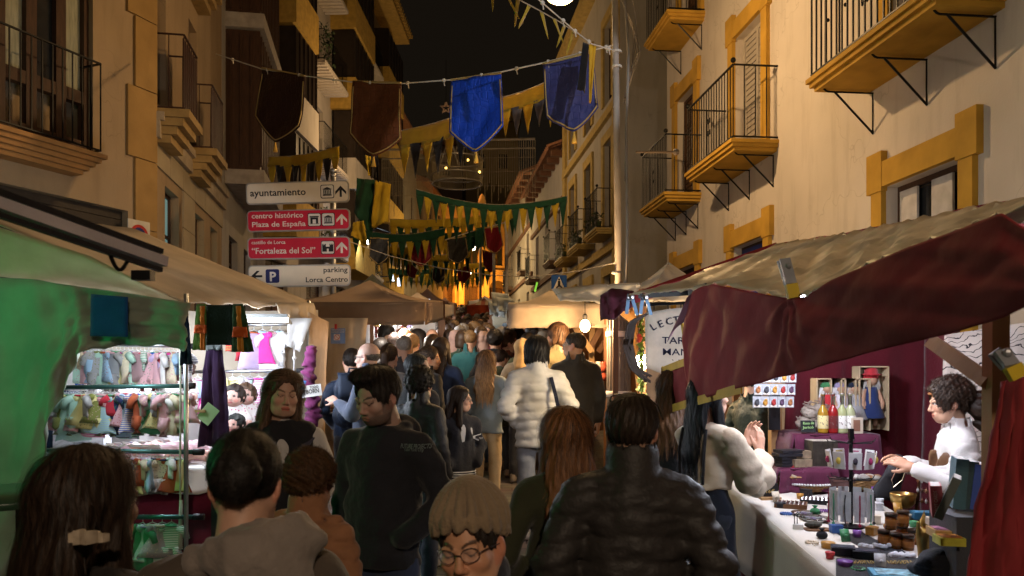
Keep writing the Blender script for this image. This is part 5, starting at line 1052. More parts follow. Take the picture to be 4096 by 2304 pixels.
spec = [  # column, row of head top, depth, kind, top colour, facing
 (470, 322, 9.9, 0, 0, 25), (455, 320, 10.4, 4, 2, 10), (447, 325, 9.6, 0, 10, -10), (460, 326, 9.1, 1, 5, 160), (496, 322, 10.2, 1, 1, 170), (490, 325, 9.4, 3, 10, 200), (480, 322, 10.9, 6, 8, 0), (430, 322, 10.2, 2, 1, 5), (417, 322, 10.3, 0, 4, 20),
 (502, 328, 8.9, 5, 5, 20), (544, 331, 7.9, 7, 9, 0), (510, 330, 8.2, 3, 13, 40), (463, 331, 8.5, 5, 11, -15), (495, 331, 8.0, 6, 1, 5),
 (441, 318, 12, 5, 10, 0), (456, 317, 12.6, 2, 1, 0), (466, 317, 12.9, 1, 1, 10), (476, 318, 12.2, 5, 7, -5), (486, 317, 12.8, 0, 2, 170), (450, 314, 15, 0, 1, 180), (459, 311, 18.5, 0, 4, 0), (468, 314, 15.5, 3, 12, 10), (477, 314, 15.2, 7, 4, 0), (485, 316, 13.6, 2, 10, 190), (443, 314, 15.0, 1, 5, 0), (470, 311, 19, 5, 7, 0), (463, 312, 17.5, 6, 2, 175), (479, 311, 18.8, 1, 6, 0),
 (447, 306, 26, 0, 3, 0), (455, 308, 22.5, 0, 6, 10), (463, 308, 23, 2, 1, 0), (471, 308, 22.8, 1, 13, 180), (478, 308, 23.4, 0, 10, 0), (485, 309, 21.5, 4, 4, 5), (451, 305, 29, 1, 4, 0), (459, 305, 28.5, 0, 1, 180), (467, 305, 30, 5, 5, 0), (474, 305, 29.5, 2, 2, 10), (481, 306, 27, 6, 8, 0), (463, 303, 36, 0, 14, 0), (470, 303, 37, 3, 1, 0), (456, 303, 35, 2, 10, 180), (477, 303, 38, 1, 9, 0), (461, 302, 45, 1, 6, 0), (468, 302, 46, 0, 3, 5), (474, 302, 47, 5, 1, 0), (455, 302, 44, 4, 2, 0), (435, 316, 13.4, 3, 9, 30), (424, 318, 12.4, 5, 1, 20),
 (418, 329.3, 0, 1, 2, 60), (432, 329.0, 0, 4, 6, 170), (456, 330.5, 0, 7, 10, 20), (470, 330.5, 0, 2, 14, 0), (481, 327.2, 0, 5, 3, 170), (495, 330.0, 0, 0, 7, 0), (506, 328.5, 0, 3, 11, 20), (518, 329.6, 0, 6, 0, 10), (534, 330.7, 0, 1, 4, 0), (548, 327.5, 0, 4, 8, 10), (411, 324.3, 0, 7, 12, -15), (426, 324.5, 0, 2, 1, 170), (438, 322.9, 0, 5, 5, 0), (452, 323.4, 0, 0, 9, -15), (463, 323.7, 0, 3, 13, 60), (474, 322.8, 0, 6, 2, 60), (486, 322.9, 0, 1, 6, 0), (500, 322.3, 0, 4, 10, 0), (513, 323.2, 0, 7, 14, 0), (527, 322.0, 0, 2, 3, 10), (543, 322.2, 0, 5, 7, 20), (434, 318.2, 0, 0, 11, 0), (446, 317.6, 0, 3, 0, -160), (457, 317.3, 0, 6, 4, -15), (468, 318.2, 0, 1, 8, 0), (480, 319.1, 0, 4, 12, 0), (492, 319.4, 0, 7, 1, 10), (506, 317.6, 0, 2, 5, 170), (516, 319.2, 0, 5, 9, 10),
 (483, 318.2, 0, 2, 3, 60), (479, 310.0, 0, 7, 10, 180), (430, 321.2, 0, 4, 2, 20), (455, 310.5, 0, 1, 9, 0), (437, 321.0, 0, 6, 1, 20), (460, 311.1, 0, 3, 8, 0), (429, 317.7, 0, 0, 0, 10), (452, 308.2, 0, 5, 7, 60), (440, 319.7, 0, 2, 14, 60), (470, 306.0, 0, 7, 6, 20), (428, 313.3, 0, 4, 13, 60), (477, 305.5, 0, 1, 5, 10), (449, 320.7, 0, 6, 12, 10), (473, 309.0, 0, 3, 4, 10), (499, 313.8, 0, 0, 11, 10), (481, 311.8, 0, 5, 3, -15), (459, 312.2, 0, 2, 10, 10), (458, 307.2, 0, 7, 2, 60), (429, 318.0, 0, 4, 9, 180), (447, 310.1, 0, 1, 1, -15), (463, 320.2, 0, 6, 8, -15), (464, 306.7, 0, 3, 0, 10), (500, 312.6, 0, 0, 7, 0), (459, 311.7, 0, 5, 14, 20), (486, 312.2, 0, 2, 6, -15), (479, 307.9, 0, 7, 13, 20), (442, 312.5, 0, 4, 5, 10), (455, 306.3, 0, 1, 12, 60), (454, 321.4, 0, 6, 4, -15), (455, 311.3, 0, 3, 11, 20), (483, 313.1, 0, 0, 3, 60), (457, 307.9, 0, 5, 10, 20), (435, 321.5, 0, 2, 2, -15), (459, 308.8, 0, 7, 9, 10), (496, 315.4, 0, 4, 1, 170), (473, 306.1, 0, 1, 8, -15), (434, 313.8, 0, 6, 0, 10), (457, 310.2, 0, 3, 7, 20), (432, 313.6, 0, 0, 14, 170), (461, 309.0, 0, 5, 6, 10), (453, 319.4, 0, 2, 13, -15), (462, 308.5, 0, 7, 5, 0), (475, 321.8, 0, 4, 12, 60), (479, 308.7, 0, 1, 4, 10), (470, 321.8, 0, 6, 11, 10), (477, 309.6, 0, 3, 3, 0), (456, 313.7, 0, 0, 10, 0), (457, 311.0, 0, 5, 2, 20), (474, 321.2, 0, 2, 9, 10), (463, 311.8, 0, 7, 1, 20), (452, 318.9, 0, 4, 8, -15), (461, 307.4, 0, 1, 0, 10), (488, 313.1, 0, 6, 7, 170), (470, 311.7, 0, 3, 14, 20), (441, 320.7, 0, 0, 6, 20), (477, 307.3, 0, 5, 13, 60), (396, 333, 0, 1, 4, 20), (404, 336, 0, 0, 10, -10), (412, 334, 0, 3, 6, 10), (433, 336, 0, 5, 9, 0), (441, 338, 0, 1, 2, 15), (528, 333, 0, 2, 8, 20), (548, 329, 0, 5, 10, -20)]
seen = {}
for i, (u, v, Y, kd, tc, fc) in enumerate(spec):
 c = KF[kd] if kd not in HCOL else copy_tree(KF[kd]); HCOL[kd] = 1
 v = max(v, 304.4); Y = min(50, 305 / (v - 298.4)) * (1 + .02 * wob(i * 1.9)); pt = P(u, v, Y); st = pt.z - gz(Y); c.location = (pt.x, Y, gz(Y)); k = st / 1.75; c.scale = (k, k, k); c.rotation_euler = (0, 0, -R(fc + 9 * wob(i)))
 hair_c = HC_[(i * 5 + 1) % 6]; nm, tcol = TOPS[tc]
 for ch in c.children:
  b = ch.name.split('.')[0]
  if b in ('puffer_jacket', 'jacket', 'coat', 'hoodie', 'sweater'): recolor(ch, fabric(tcol))
  elif b == 'trousers': recolor(ch, fabric([(.02, .02, .025), (.07, .11, .2), (.10, .10, .11), (.15, .11, .07)][i % 4]))
  elif b == 'hair': recolor(ch, M(hair_c, .5, var=.3, vs=50, bump=.3))
  elif b == 'headscarf': recolor(ch, fabric([(.3, .2, .18), (.4, .36, .3), (.1, .08, .12)][i % 3]))
 dist = 'mid crowd' if Y < 11 else ('halfway up the street' if Y < 17 else ('far up the street' if Y < 32 else 'at the far end'))
 lab = '%s in a %s %s with %s %s' % ('person', nm, CN[kd], HN[kd], dist)
 n_ = seen.get(lab, 0); seen[lab] = n_ + 1; lab = lab.replace('person in', ['person in', 'rear person in', 'hindmost person in', 'last person in', 'further person in', 'half hidden person in'][min(5, n_)])
 tag(c, lab, 'person', 'crowd up the street')
# ---- things carried
t = thing('backpack', 'dark blue backpack with leather straps on the back of the navy jacket person', 'backpack', on_person(p18, [(0, -.2, 1.0)])[0])
g = Grid((-.2, -.16, -.05), (.2, .14, .55), .011); g.cap((-.06, 0, .10), (.06, 0, .10), .11, k=0, fy=.75); g.cap((-.06, 0, .33), (.06, 0, .33), .105, k=.08, fy=.75); g.cap((-.05, -.07, .12), (.05, -.07, .12), .075, k=.015, fy=.6); g.crease(.004, 30, 3); V, Q = g.mesh()
add_mesh('sack', [(V, Q)], M((.012, .020, .040), .6, bump=.3, bs=200), t)
mb = MB(); mb.sheet(lambda a, b: (-.13 + .26 * a, -.02 - .085 * math.sin(b * 1.6) - .012 * math.sin(a * 3.1), .46 - .22 * b * b), 8, 6, .012); mb.build('flap', M((.014, .023, .045), .6, bump=.3, bs=200), t, True, local=True)
mb = MB(); mb.bar((-.02, -.118, .30), (-.02, -.128, .17), .03, .006, up=(0, -1, 0)); mb.build('buckle_strap', M((.20, .12, .06), .5), t, local=True)
mb = MB(); mb.tube([(-.12, -.10, .16), (0, -.135, .15), (.12, -.10, .16)], .004, 5); mb.build('zip', metal(.6), t, local=True)
mb = MB(); mb.tube([(-.04, .03, .44), (-.03, .0, .50), (.03, .0, .50), (.04, .03, .44)], .009, 6); mb.build('handle', M((.012, .015, .03), .7), t, True, local=True); t.rotation_euler = (0, 0, R(16))
# ------------------------------------------------------------------ market stalls
def pl(pts, t):   # point on a polyline
 t = min(max(t, 0), 1) * (len(pts) - 1); i = min(int(t), len(pts) - 2); return Vector(pts[i]).lerp(Vector(pts[i + 1]), t - i)
def drape(mb, top, bot, nu, nv, amp=.02, folds=6, dirn=(0, -1, 0), seed=0., th=.006, sag=0., grow=.35):
 dirn = Vector(dirn)
 def fn(a, b):
  p = pl(top, a).lerp(pl(bot, a), b); w = amp * (grow + (1 - grow) * b)
  p = p + dirn * (w * (wob(a * folds * 2.2 + .6 * math.sin(b * 2 + seed), seed) + .35 * wob(a * folds * 5 + b * 3, seed + 2)) + amp * .4 * wob(b * 5 + a * 2, seed + 4))
  p.z -= sag * math.sin(math.pi * a) * math.sin(math.pi * min(1, b * 1.0 + .25)) + .25 * amp * wob(a * folds * 3, seed + 1) * b
  return p
 return mb.sheet(fn, nu, nv, th)
CANV = cloth_thin((.50, .40, .28), .20, bs=7, bump=.9, var=.22, vs=2.5); CANVB = cloth_thin((.30, .20, .12), .12, var=.2, vs=3); BURG = M((.25, .030, .034), .8, var=.14, vs=5, bump=.45, bs=11, spec=.18)
SILV = M((.60, .50, .36), .45, .1, var=.35, vs=7, bump=.8, bs=9, spec=.4, stretch=(1, .35, 1)); WOOD = M((.40, .24, .11), .6, var=.25, vs=5, bump=.2, bs=40, stretch=(1, 1, .2)); WOODD = M((.14, .065, .03), .6, var=.3, vs=6, stretch=(1, 1, .2))
WCLOTH = fabric((.72, .70, .70), vs=3); STEEL = metal((.55, .57, .60), .35); TEALR = M((.06, .16, .15), .35, .6, bump=.02)
# --- left: baby clothes stall
ls = thing('market_stall', 'baby clothes stall with a cream canopy and a tarp lit green at the left', 'market stall', (-2.9, 6.2, gz(6.2)))
E0, E1 = Vector((-2.16, 5.2, 2.44)), Vector((-1.92, 7.6, 2.64)); R0, R1_ = Vector((-3.75, 5.2, 3.12)), Vector((-3.6, 7.6, 3.34))
mb = MB(); drape(mb, [R0, (R0 + R1_) / 2, R1_], [E0, (E0 + E1) / 2 + Vector((0, 0, -.03)), E1], 22, 12, .016, 5, (0, 0, 1), 1.2, grow=.6); mb.build('canopy', CANV, ls, True)
mb = MB(); drape(mb, [P(-70, 205, 5.19), P(90, 256, 5.19), E0 + Vector((0, -.012, .0))], [P(-70, 276, 5.17), P(0, 277, 5.17), P(90, 288, 5.17), E0 + Vector((0, -.02, -.03))], 30, 8, .015, 4, (0, -1, 0), 2., sag=.0); mb.build('gable', CANV, ls, True)
mb = MB(); a_, b_ = E0.lerp(E1, .62) + Vector((.02, 0, .0)), E1 + Vector((.02, 0, 0)); drape(mb, [a_, b_], [a_ + Vector((.05, 0, -.17)), b_ + Vector((.05, 0, -.22))], 24, 6, .03, 7, (1, -.3, 0), .4, grow=.5); mb.build('valance', CANV, ls, True)
us = [-60, -20, 10, 40, 60, 75, 88, 110, 140, 170, 190]
tv = [275, 276, 278, 280, 284, 286, 288, 291, 295, 300, 303]; bv_ = [640, 620, 560, 455, 405, 368, 346, 345.5, 346.5, 347.5, 348.5]
mb = MB(); drape(mb, [P(u, v, 4.96) for u, v in zip(us, tv)], [P(u, v, 4.93 if u > 60 else 4.85) for u, v in zip(us, bv_)], 46, 20, .10, 3.2, (0, -1, 0), 3.1, grow=.3)
mb.build('tarp', cloth_thin((.26, .30, .24), .06, var=.2, vs=3, bump=.9, bs=6), ls, True)
mb = MB(); drape(mb, [P(91, 294, 4.87), P(128, 297, 4.87)], [P(90.5, 336, 4.87), P(128, 337, 4.87)], 8, 8, .006, 1.5, seed=.7); mb.build('blue_patch', fabric((.012, .06, .22), bump=.5), ls, True)
for k, (x, y, z0_, z1_) in enumerate([(-2.14, 5.22, .3, 2.5), (-1.93, 7.55, .6, 2.66), (-3.9, 5.25, .3, 2.9), (-3.7, 7.55, .6, 3.2)]):
 mb = MB(); mb.tube([(x, y, gz(y)), (x, y, z1_)], .016, 8); mb.build('post', STEEL, ls, True)
mb = MB(); drape(mb, [P(95, 300, 7.5), P(200, 312, 7.55), P(318, 310, 7.6)], [P(95, 520, 7.5), P(200, 510, 7.55), P(318, 520, 7.6)], 24, 8, .03, 4, seed=.3); mb.build('back_cloth', fabric((.50, .43, .34), vs=2), ls, True)
mb = MB(); drape(mb, [P(309, 312, 7.0), P(328, 322, 7.6)], [P(309, 440, 7.0), P(322, 520, 7.6)], 6, 8, .02, 2, (1, 0, 0), seed=1.1); mb.build('side_cloth', fabric((.40, .27, .16)), ls, True)
mb = MB(); drape(mb, [P(288, 318, 6.9), P(312, 318, 6.9)], [P(287, 346, 6.9), P(300, 352, 6.9)], 8, 6, .03, 2, seed=2.2); mb.build('clear_flap', cloth_thin((.6, .58, .56), .4), ls, True)
# tables under white cloths
def table(parent, x0, x1, y0, y1, zt, skirt, mat, smat=None, amp=.025):
 mb = MB(); mb.sheet(lambda a, b: (x0 + (x1 - x0) * a, y0 + (y1 - y0) * b, zt + SL * (y0 + (y1 - y0) * b) + .003 * wob(a * 9 + b * 7)), 10, 10, .012); mb.build('tabletop', mat, parent, True)
 c = [(x0, y0), (x1, y0), (x1, y1), (x0, y1)]; pr = [Vector((x, y, zt + SL * y)) for x, y in c + c[:1]]
 ex = Vector(((x0 + x1) / 2, (y0 + y1) / 2, 0))
 bt = [p + (p - Vector((ex.x, ex.y, p.z))) * .05 + Vector((0, 0, -skirt)) for p in pr]
 mb = MB(); n = 56
 def fn(a, b):
  p = pl(pr, a).lerp(pl(bt, a), b); d = Vector((p.x - ex.x, p.y - ex.y, 0)).normalized(); return p + d * amp * b * (wob(a * 60) + .4 * wob(a * 140, 2)) + Vector((0, 0, .006 - .02 * b * wob(a * 25)))
 mb.sheet(fn, n, 5, .005); mb.build('cloth_skirt', smat or mat, parent, True)
tb = thing('display_table', 'long table under a white cloth inside the baby clothes stall', 'table', (-2.6, 6.2, gz(6.2)))
table(tb, -3.3, -2.02, 5.55, 6.5, .80, .16, WCLOTH)
mb = MB(); drape(mb, [(-3.3, 5.58, 1.28), (-2.05, 5.58, 1.28), (-2.03, 6.45, 1.36)], [(-3.3, 5.6, .5), (-2.06, 5.6, .5), (-2.04, 6.45, .6)], 20, 6, .02, 5, seed=.8); mb.build('burgundy_skirt', fabric((.16, .015, .04)), tb, True)
mb = MB(); mb.box((-2.0, 5.5, .95), (.13, .09, .95)); mb.build('dark_post', M((.03, .03, .03), .7), tb)
# steel rails for the clothes
rails = [(50, 186, 387.5, 386, 5.45, TEALR, 'upper'), (8, 195, 450, 452, 5.35, TEALR, 'middle'), (128, 195, 517, 517, 5.3, TEALR, 'lower'), (60, 190, 343.5, 346, 5.75, STEEL, 'topmost'), (230, 298, 325, 324, 7.3, STEEL, 'rear upper'), (190, 298, 372, 370.5, 7.2, STEEL, 'rear lower')]
RP = {}
for (u0, u1, va, vb, Y, m_, nm) in rails:
 a, b = P(u0, va, Y), P(u1, vb, Y); RP[nm] = (a, b); t = thing('clothes_rail', '%s metal clothes rail in the baby clothes stall' % nm, 'rail', (a + b) / 2, 'clothes rails')
 mb = MB(); mb.tube([a, b], .016, 10); mb.build('bar', m_, t, True)
 mb = MB(); mb.tube([b - (b - a).normalized() * .01, b + (b - a).normalized() * .06], .022, 10); mb.build('end_cap', M((.015, .015, .018), .6), t, True)
mb = MB(); mb.tube([P(180, 346, 5.3), P(180.5, 400, 5.3), P(180, 470, 5.3), P(181, 545, 5.3)], .007, 6); mb.tube([P(181, 500, 5.3), P(180, 548, 5.3)], .011, 6, .016)
tag(mb.build('knotted_line', fabric((.45, .5, .4)), None, True), 'pale cord with a knotted end hanging in front of the rails', 'cord')
mb = MB(); mb.tube([P(294, 312, 7.1), P(294.5, 345, 7.1), P(294, 378, 7.1)], .008, 6)
for v in (330, 344, 358): mb.ball(P(294.3, v, 7.1), .02, 6, 5)
tag(mb.build('knotted_rope', fabric((.6, .6, .62)), None, True), 'white knotted rope beside the rear rails', 'rope')
# doll clothes: six cuts, each copied
def garment_cut(kind):
 prof = {'dress': [(.03, 0), (.075, -.012), (.085, -.05), (.075, -.10), (.10, -.17), (.145, -.27), (.15, -.285)], 'frock': [(.03, 0), (.07, -.01), (.078, -.06), (.085, -.085), (.125, -.15), (.17, -.24)], 'romper': [(.03, 0), (.08, -.012), (.09, -.08), (.088, -.16), (.095, -.20)], 'shirt': [(.03, 0), (.085, -.012), (.095, -.06), (.098, -.17)], 'trousers': [(.07, 0), (.075, -.03), (.085, -.09)], 'gown': [(.03, 0), (.07, -.012), (.08, -.06), (.10, -.16), (.12, -.33)]}[kind]
 mb = MB(); n = 18; vs = []; m = len(prof)
 zs = np.linspace(0, m - 1, 12)
 for q, zf in enumerate(zs):
  i = min(int(zf), m - 2); t = zf - i; r = prof[i][0] * (1 - t) + prof[i + 1][0] * t; z = prof[i][1] * (1 - t) + prof[i + 1][1] * t; am = .10 * q / 11 if kind in ('dress', 'frock', 'gown') else .04
  for k in range(n):
   a = 2 * math.pi * k / n; f = 1 + am * math.cos(a * 5 + kind.__len__()) + .5 * am * math.cos(a * 3 + 1); vs.append((r * math.cos(a) * f, r * .22 * math.sin(a) * f, z - .012 * am * 10 * math.cos(a * 4)))
 fs = [(i * n + k, i * n + (k + 1) % n, (i + 1) * n + (k + 1) % n, (i + 1) * n + k) for i in range(11) for k in range(n)]; fs += [tuple(range(n - 1, -1, -1)), tuple(11 * n + k for k in range(n))]
 mb.add(vs, fs)
 for sx in (-1, 1):
  if kind in ('romper', 'gown', 'shirt'): mb.tube([(sx * .06, 0, -.025), (sx * .11, 0, -.06), (sx * .125, .01, -.12 if kind != 'shirt' else -.09)], .034, 8, .024)
  if kind in ('dress', 'frock'): mb.ball((sx * .085, 0, -.03), (.032, .018, .03), 8, 6)
  if kind == 'romper': mb.tube([(sx * .045, 0, -.18), (sx * .055, .005, -.26), (sx * .05, .0, -.32)], .042, 8, .032)
  if kind == 'trousers': mb.tube([(sx * .042, 0, -.07), (sx * .05, 0, -.16), (sx * .052, 0, -.26)], .042, 8, .036)
 return mb
CUTS = ['dress', 'frock', 'romper', 'shirt', 'gown', 'trousers']
def trim_cut():
 mb = MB(); mb.tube([(.045 * math.cos(t), .02 * math.sin(t), -.008 - .012 * abs(math.cos(t)) * 0) for t in [2 * math.pi * i / 12 for i in range(13)]], .009, 5, cap=False); return mb
def hanger_mb():
 mb = MB(); mb.tube([(-.075, 0, -.012), (0, 0, .02), (.075, 0, -.012)], .004, 5); mb.tube([(0, 0, .02), (0, 0, .045), (.012, 0, .058), (.012, 0, .07), (0, 0, .078), (-.01, 0, .07)], .003, 5); return mb
GM = {}
for k in CUTS:
 o = garment_cut(k).build('garment_' + k, fabric((.5, .5, .5)), None, True); GM[k] = o.data; bpy.data.objects.remove(o)
o = hanger_mb().build('hanger', M((.6, .6, .6), .4)); HGM = o.data; bpy.data.objects.remove(o)
o = trim_cut().build('trim', fabric((.5, .5, .5)), None, True); TRM = o.data; bpy.data.objects.remove(o)
def patterned(c1, c2, kind, sc=40.):
 key = ('pat', c1, c2, kind, sc)
 if key in _mats: return _mats[key]
 m = fabric(c1).copy(); nt = m.node_tree; b = nt.nodes['Principled BSDF']; tc = nt.nodes.new('ShaderNodeTexCoord')
 tx = nt.nodes.new('ShaderNodeTexVoronoi' if kind == 'dots' else 'ShaderNodeTexWave'); tx.inputs['Scale'].default_value = sc; nt.links.new(tc.outputs['Object'], tx.inputs['Vector'])
 if kind != 'dots': tx.bands_direction = 'Z' if kind == 'stripes' else 'X'
 rp = nt.nodes.new('ShaderNodeValToRGB'); rp.color_ramp.interpolation = 'CONSTANT'; rp.color_ramp.elements[0].color = (*c2, 1); rp.color_ramp.elements[1].color = (*c1, 1); rp.color_ramp.elements[1].position = .22 if kind == 'dots' else .45
 nt.links.new(tx.outputs[0], rp.inputs[0]); nt.links.new(rp.outputs[0], b.inputs['Base Color']); _mats[key] = m; return m
PAL = [('white', (.72, .70, .70)), ('pale pink', (.62, .36, .40)), ('mint', (.36, .55, .46)), ('pale yellow', (.66, .60, .28)), ('sky blue', (.30, .45, .62)), ('red', (.45, .03, .05)), ('cream', (.62, .54, .40)), ('lilac', (.46, .36, .55)), ('olive', (.20, .22, .06)), ('navy', (.02, .03, .09)), ('magenta', (.55, .04, .26)), ('royal blue', (.02, .09, .42)), ('rust', (.35, .08, .03)), ('grey', (.32, .32, .33)), ('green', (.06, .28, .14)), ('dusty pink', (.42, .26, .28))]
ORD = ['first', 'second', 'third', 'fourth', 'fifth', 'sixth', 'seventh', 'eighth', 'ninth', 'tenth', 'eleventh', 'twelfth', 'thirteenth', 'fourteenth', 'fifteenth', 'sixteenth', 'seventeenth', 'eighteenth', 'nineteenth', 'twentieth'] + ['twenty-' + q for q in ('first', 'second', 'third', 'fourth', 'fifth', 'sixth', 'seventh', 'eighth', 'ninth')] + ['thirtieth'] + ['thirty-' + q for q in ('first', 'second', 'third', 'fourth', 'fifth')]
CNAME = {'dress': 'doll dress', 'frock': 'flared doll frock', 'romper': 'baby romper', 'shirt': 'baby shirt', 'gown': 'long baby gown', 'trousers': 'baby trousers'}
def hang_row(rail, fr0, fr1, items, sc=1.0, dz=.0, rz0=0):
 if len(items) > 12: items = [x for q, w in zip(items, items[5:] + items[:5]) for x in (q, (w[0], [0, 2, 6, 1, 3, 13, 4, 15][w[1] % 8], w[2]))]
 a, b = RP[rail]; n = len(items)
 for i, (cut, ci, pat) in enumerate(items):
  p = a.lerp(b, fr0 + (fr1 - fr0) * (i + .5) / n); nm, c = PAL[ci]; s_ = sc * (1 + .08 * wob(i * 2.1 + fr0))
  t = thing('doll_garment', '%s %s%s, %s from the left on the %s rail' % (nm, {'dots': 'flowered ', 'stripes': 'striped ', '': ''}[pat], CNAME[cut], ORD[i], rail), 'doll clothes', p - Vector((0, 0, .078 * s_ - .016)) , 'doll clothes on rails')
  t.scale = (s_, s_, s_); t.rotation_euler = (R(3 * wob(i * 1.3)), R(4 * wob(i * 3.7 + 1)), R(rz0 + 62 * wob(i * 2.7 + ci) + 20 * (-1) ** i))
  g_ = bpy.data.objects.new(cut, GM[cut]); COL.objects.link(g_); g_.parent = t; c2 = PAL[(ci * 7 + i * 3 + 5) % len(PAL)][1]
  recolor(g_, patterned(c, c2, pat, 62. if pat == 'dots' else 22.) if pat else fabric(c))
  h_ = bpy.data.objects.new('hanger', HGM); COL.objects.link(h_); h_.parent = t
  if cut != 'trousers': r_ = bpy.data.objects.new('trim', TRM); COL.objects.link(r_); r_.parent = t; recolor(r_, fabric(c2)); r_.scale = (1, 1.2, 1)
W_ = ''
hang_row('topmost', .04, .98, [('dress', 11, W_), ('gown', 0, W_), ('frock', 2, 'dots'), ('shirt', 6, W_), ('romper', 13, 'dots'), ('gown', 2, W_), ('dress', 3, W_), ('shirt', 2, W_), ('trousers', 6, W_), ('frock', 6, 'dots'), ('romper', 5, W_), ('dress', 1, 'dots'), ('shirt', 7, W_), ('frock', 15, W_), ('shirt', 0, 'stripes')], .86)
hang_row('upper', .05, .98, [('shirt', 13, 'dots'), ('romper', 8, W_), ('gown', 2, W_), ('romper', 2, W_), ('frock', 3, W_), ('dress', 3, 'dots'), ('frock', 8, 'dots'), ('romper', 9, 'dots'), ('shirt', 5, W_), ('gown', 2, 'stripes'), ('dress', 6, 'stripes'), ('romper', 12, W_), ('shirt', 5, W_), ('gown', 14, W_), ('dress', 3, 'dots'), ('romper', 1, 'dots'), ('shirt', 15, 'dots')], .86)
hang_row('middle', .06, .93, [('shirt', 2, 'dots'), ('frock', 6, W_), ('romper', 0, W_), ('shirt', 0, 'dots'), ('dress', 4, W_), ('romper', 13, W_), ('shirt', 13, W_), ('gown', 0, W_), ('frock', 2, 'dots'), ('dress', 14, W_), ('shirt', 4, 'stripes'), ('romper', 5, W_), ('gown', 6, 'dots'), ('frock', 12, W_), ('romper', 0, 'dots'), ('shirt', 6, 'dots'), ('dress', 12, W_)], .78)
hang_row('lower', .15, .72, [('gown', 14, W_), ('dress', 2, 'dots'), ('frock', 13, 'dots'), ('romper', 0, 'stripes')], .86)
hang_row('rear upper', .03, .80, [('shirt', 5, 'stripes'), ('trousers', 5, W_), ('gown', 7, W_), ('dress', 10, W_), ('gown', 0, W_), ('romper', 0, 'dots')], 1.05)
hang_row('rear lower', .03, .92, [('shirt', 4, W_), ('gown', 10, W_), ('dress', 1, W_), ('trousers', 3, W_), ('gown', 3, W_), ('frock', 2, W_), ('dress', 0, W_), ('frock', 0, 'stripes'), ('romper', 4, W_), ('gown', 4, W_), ('shirt', 2, W_)], 1.0)
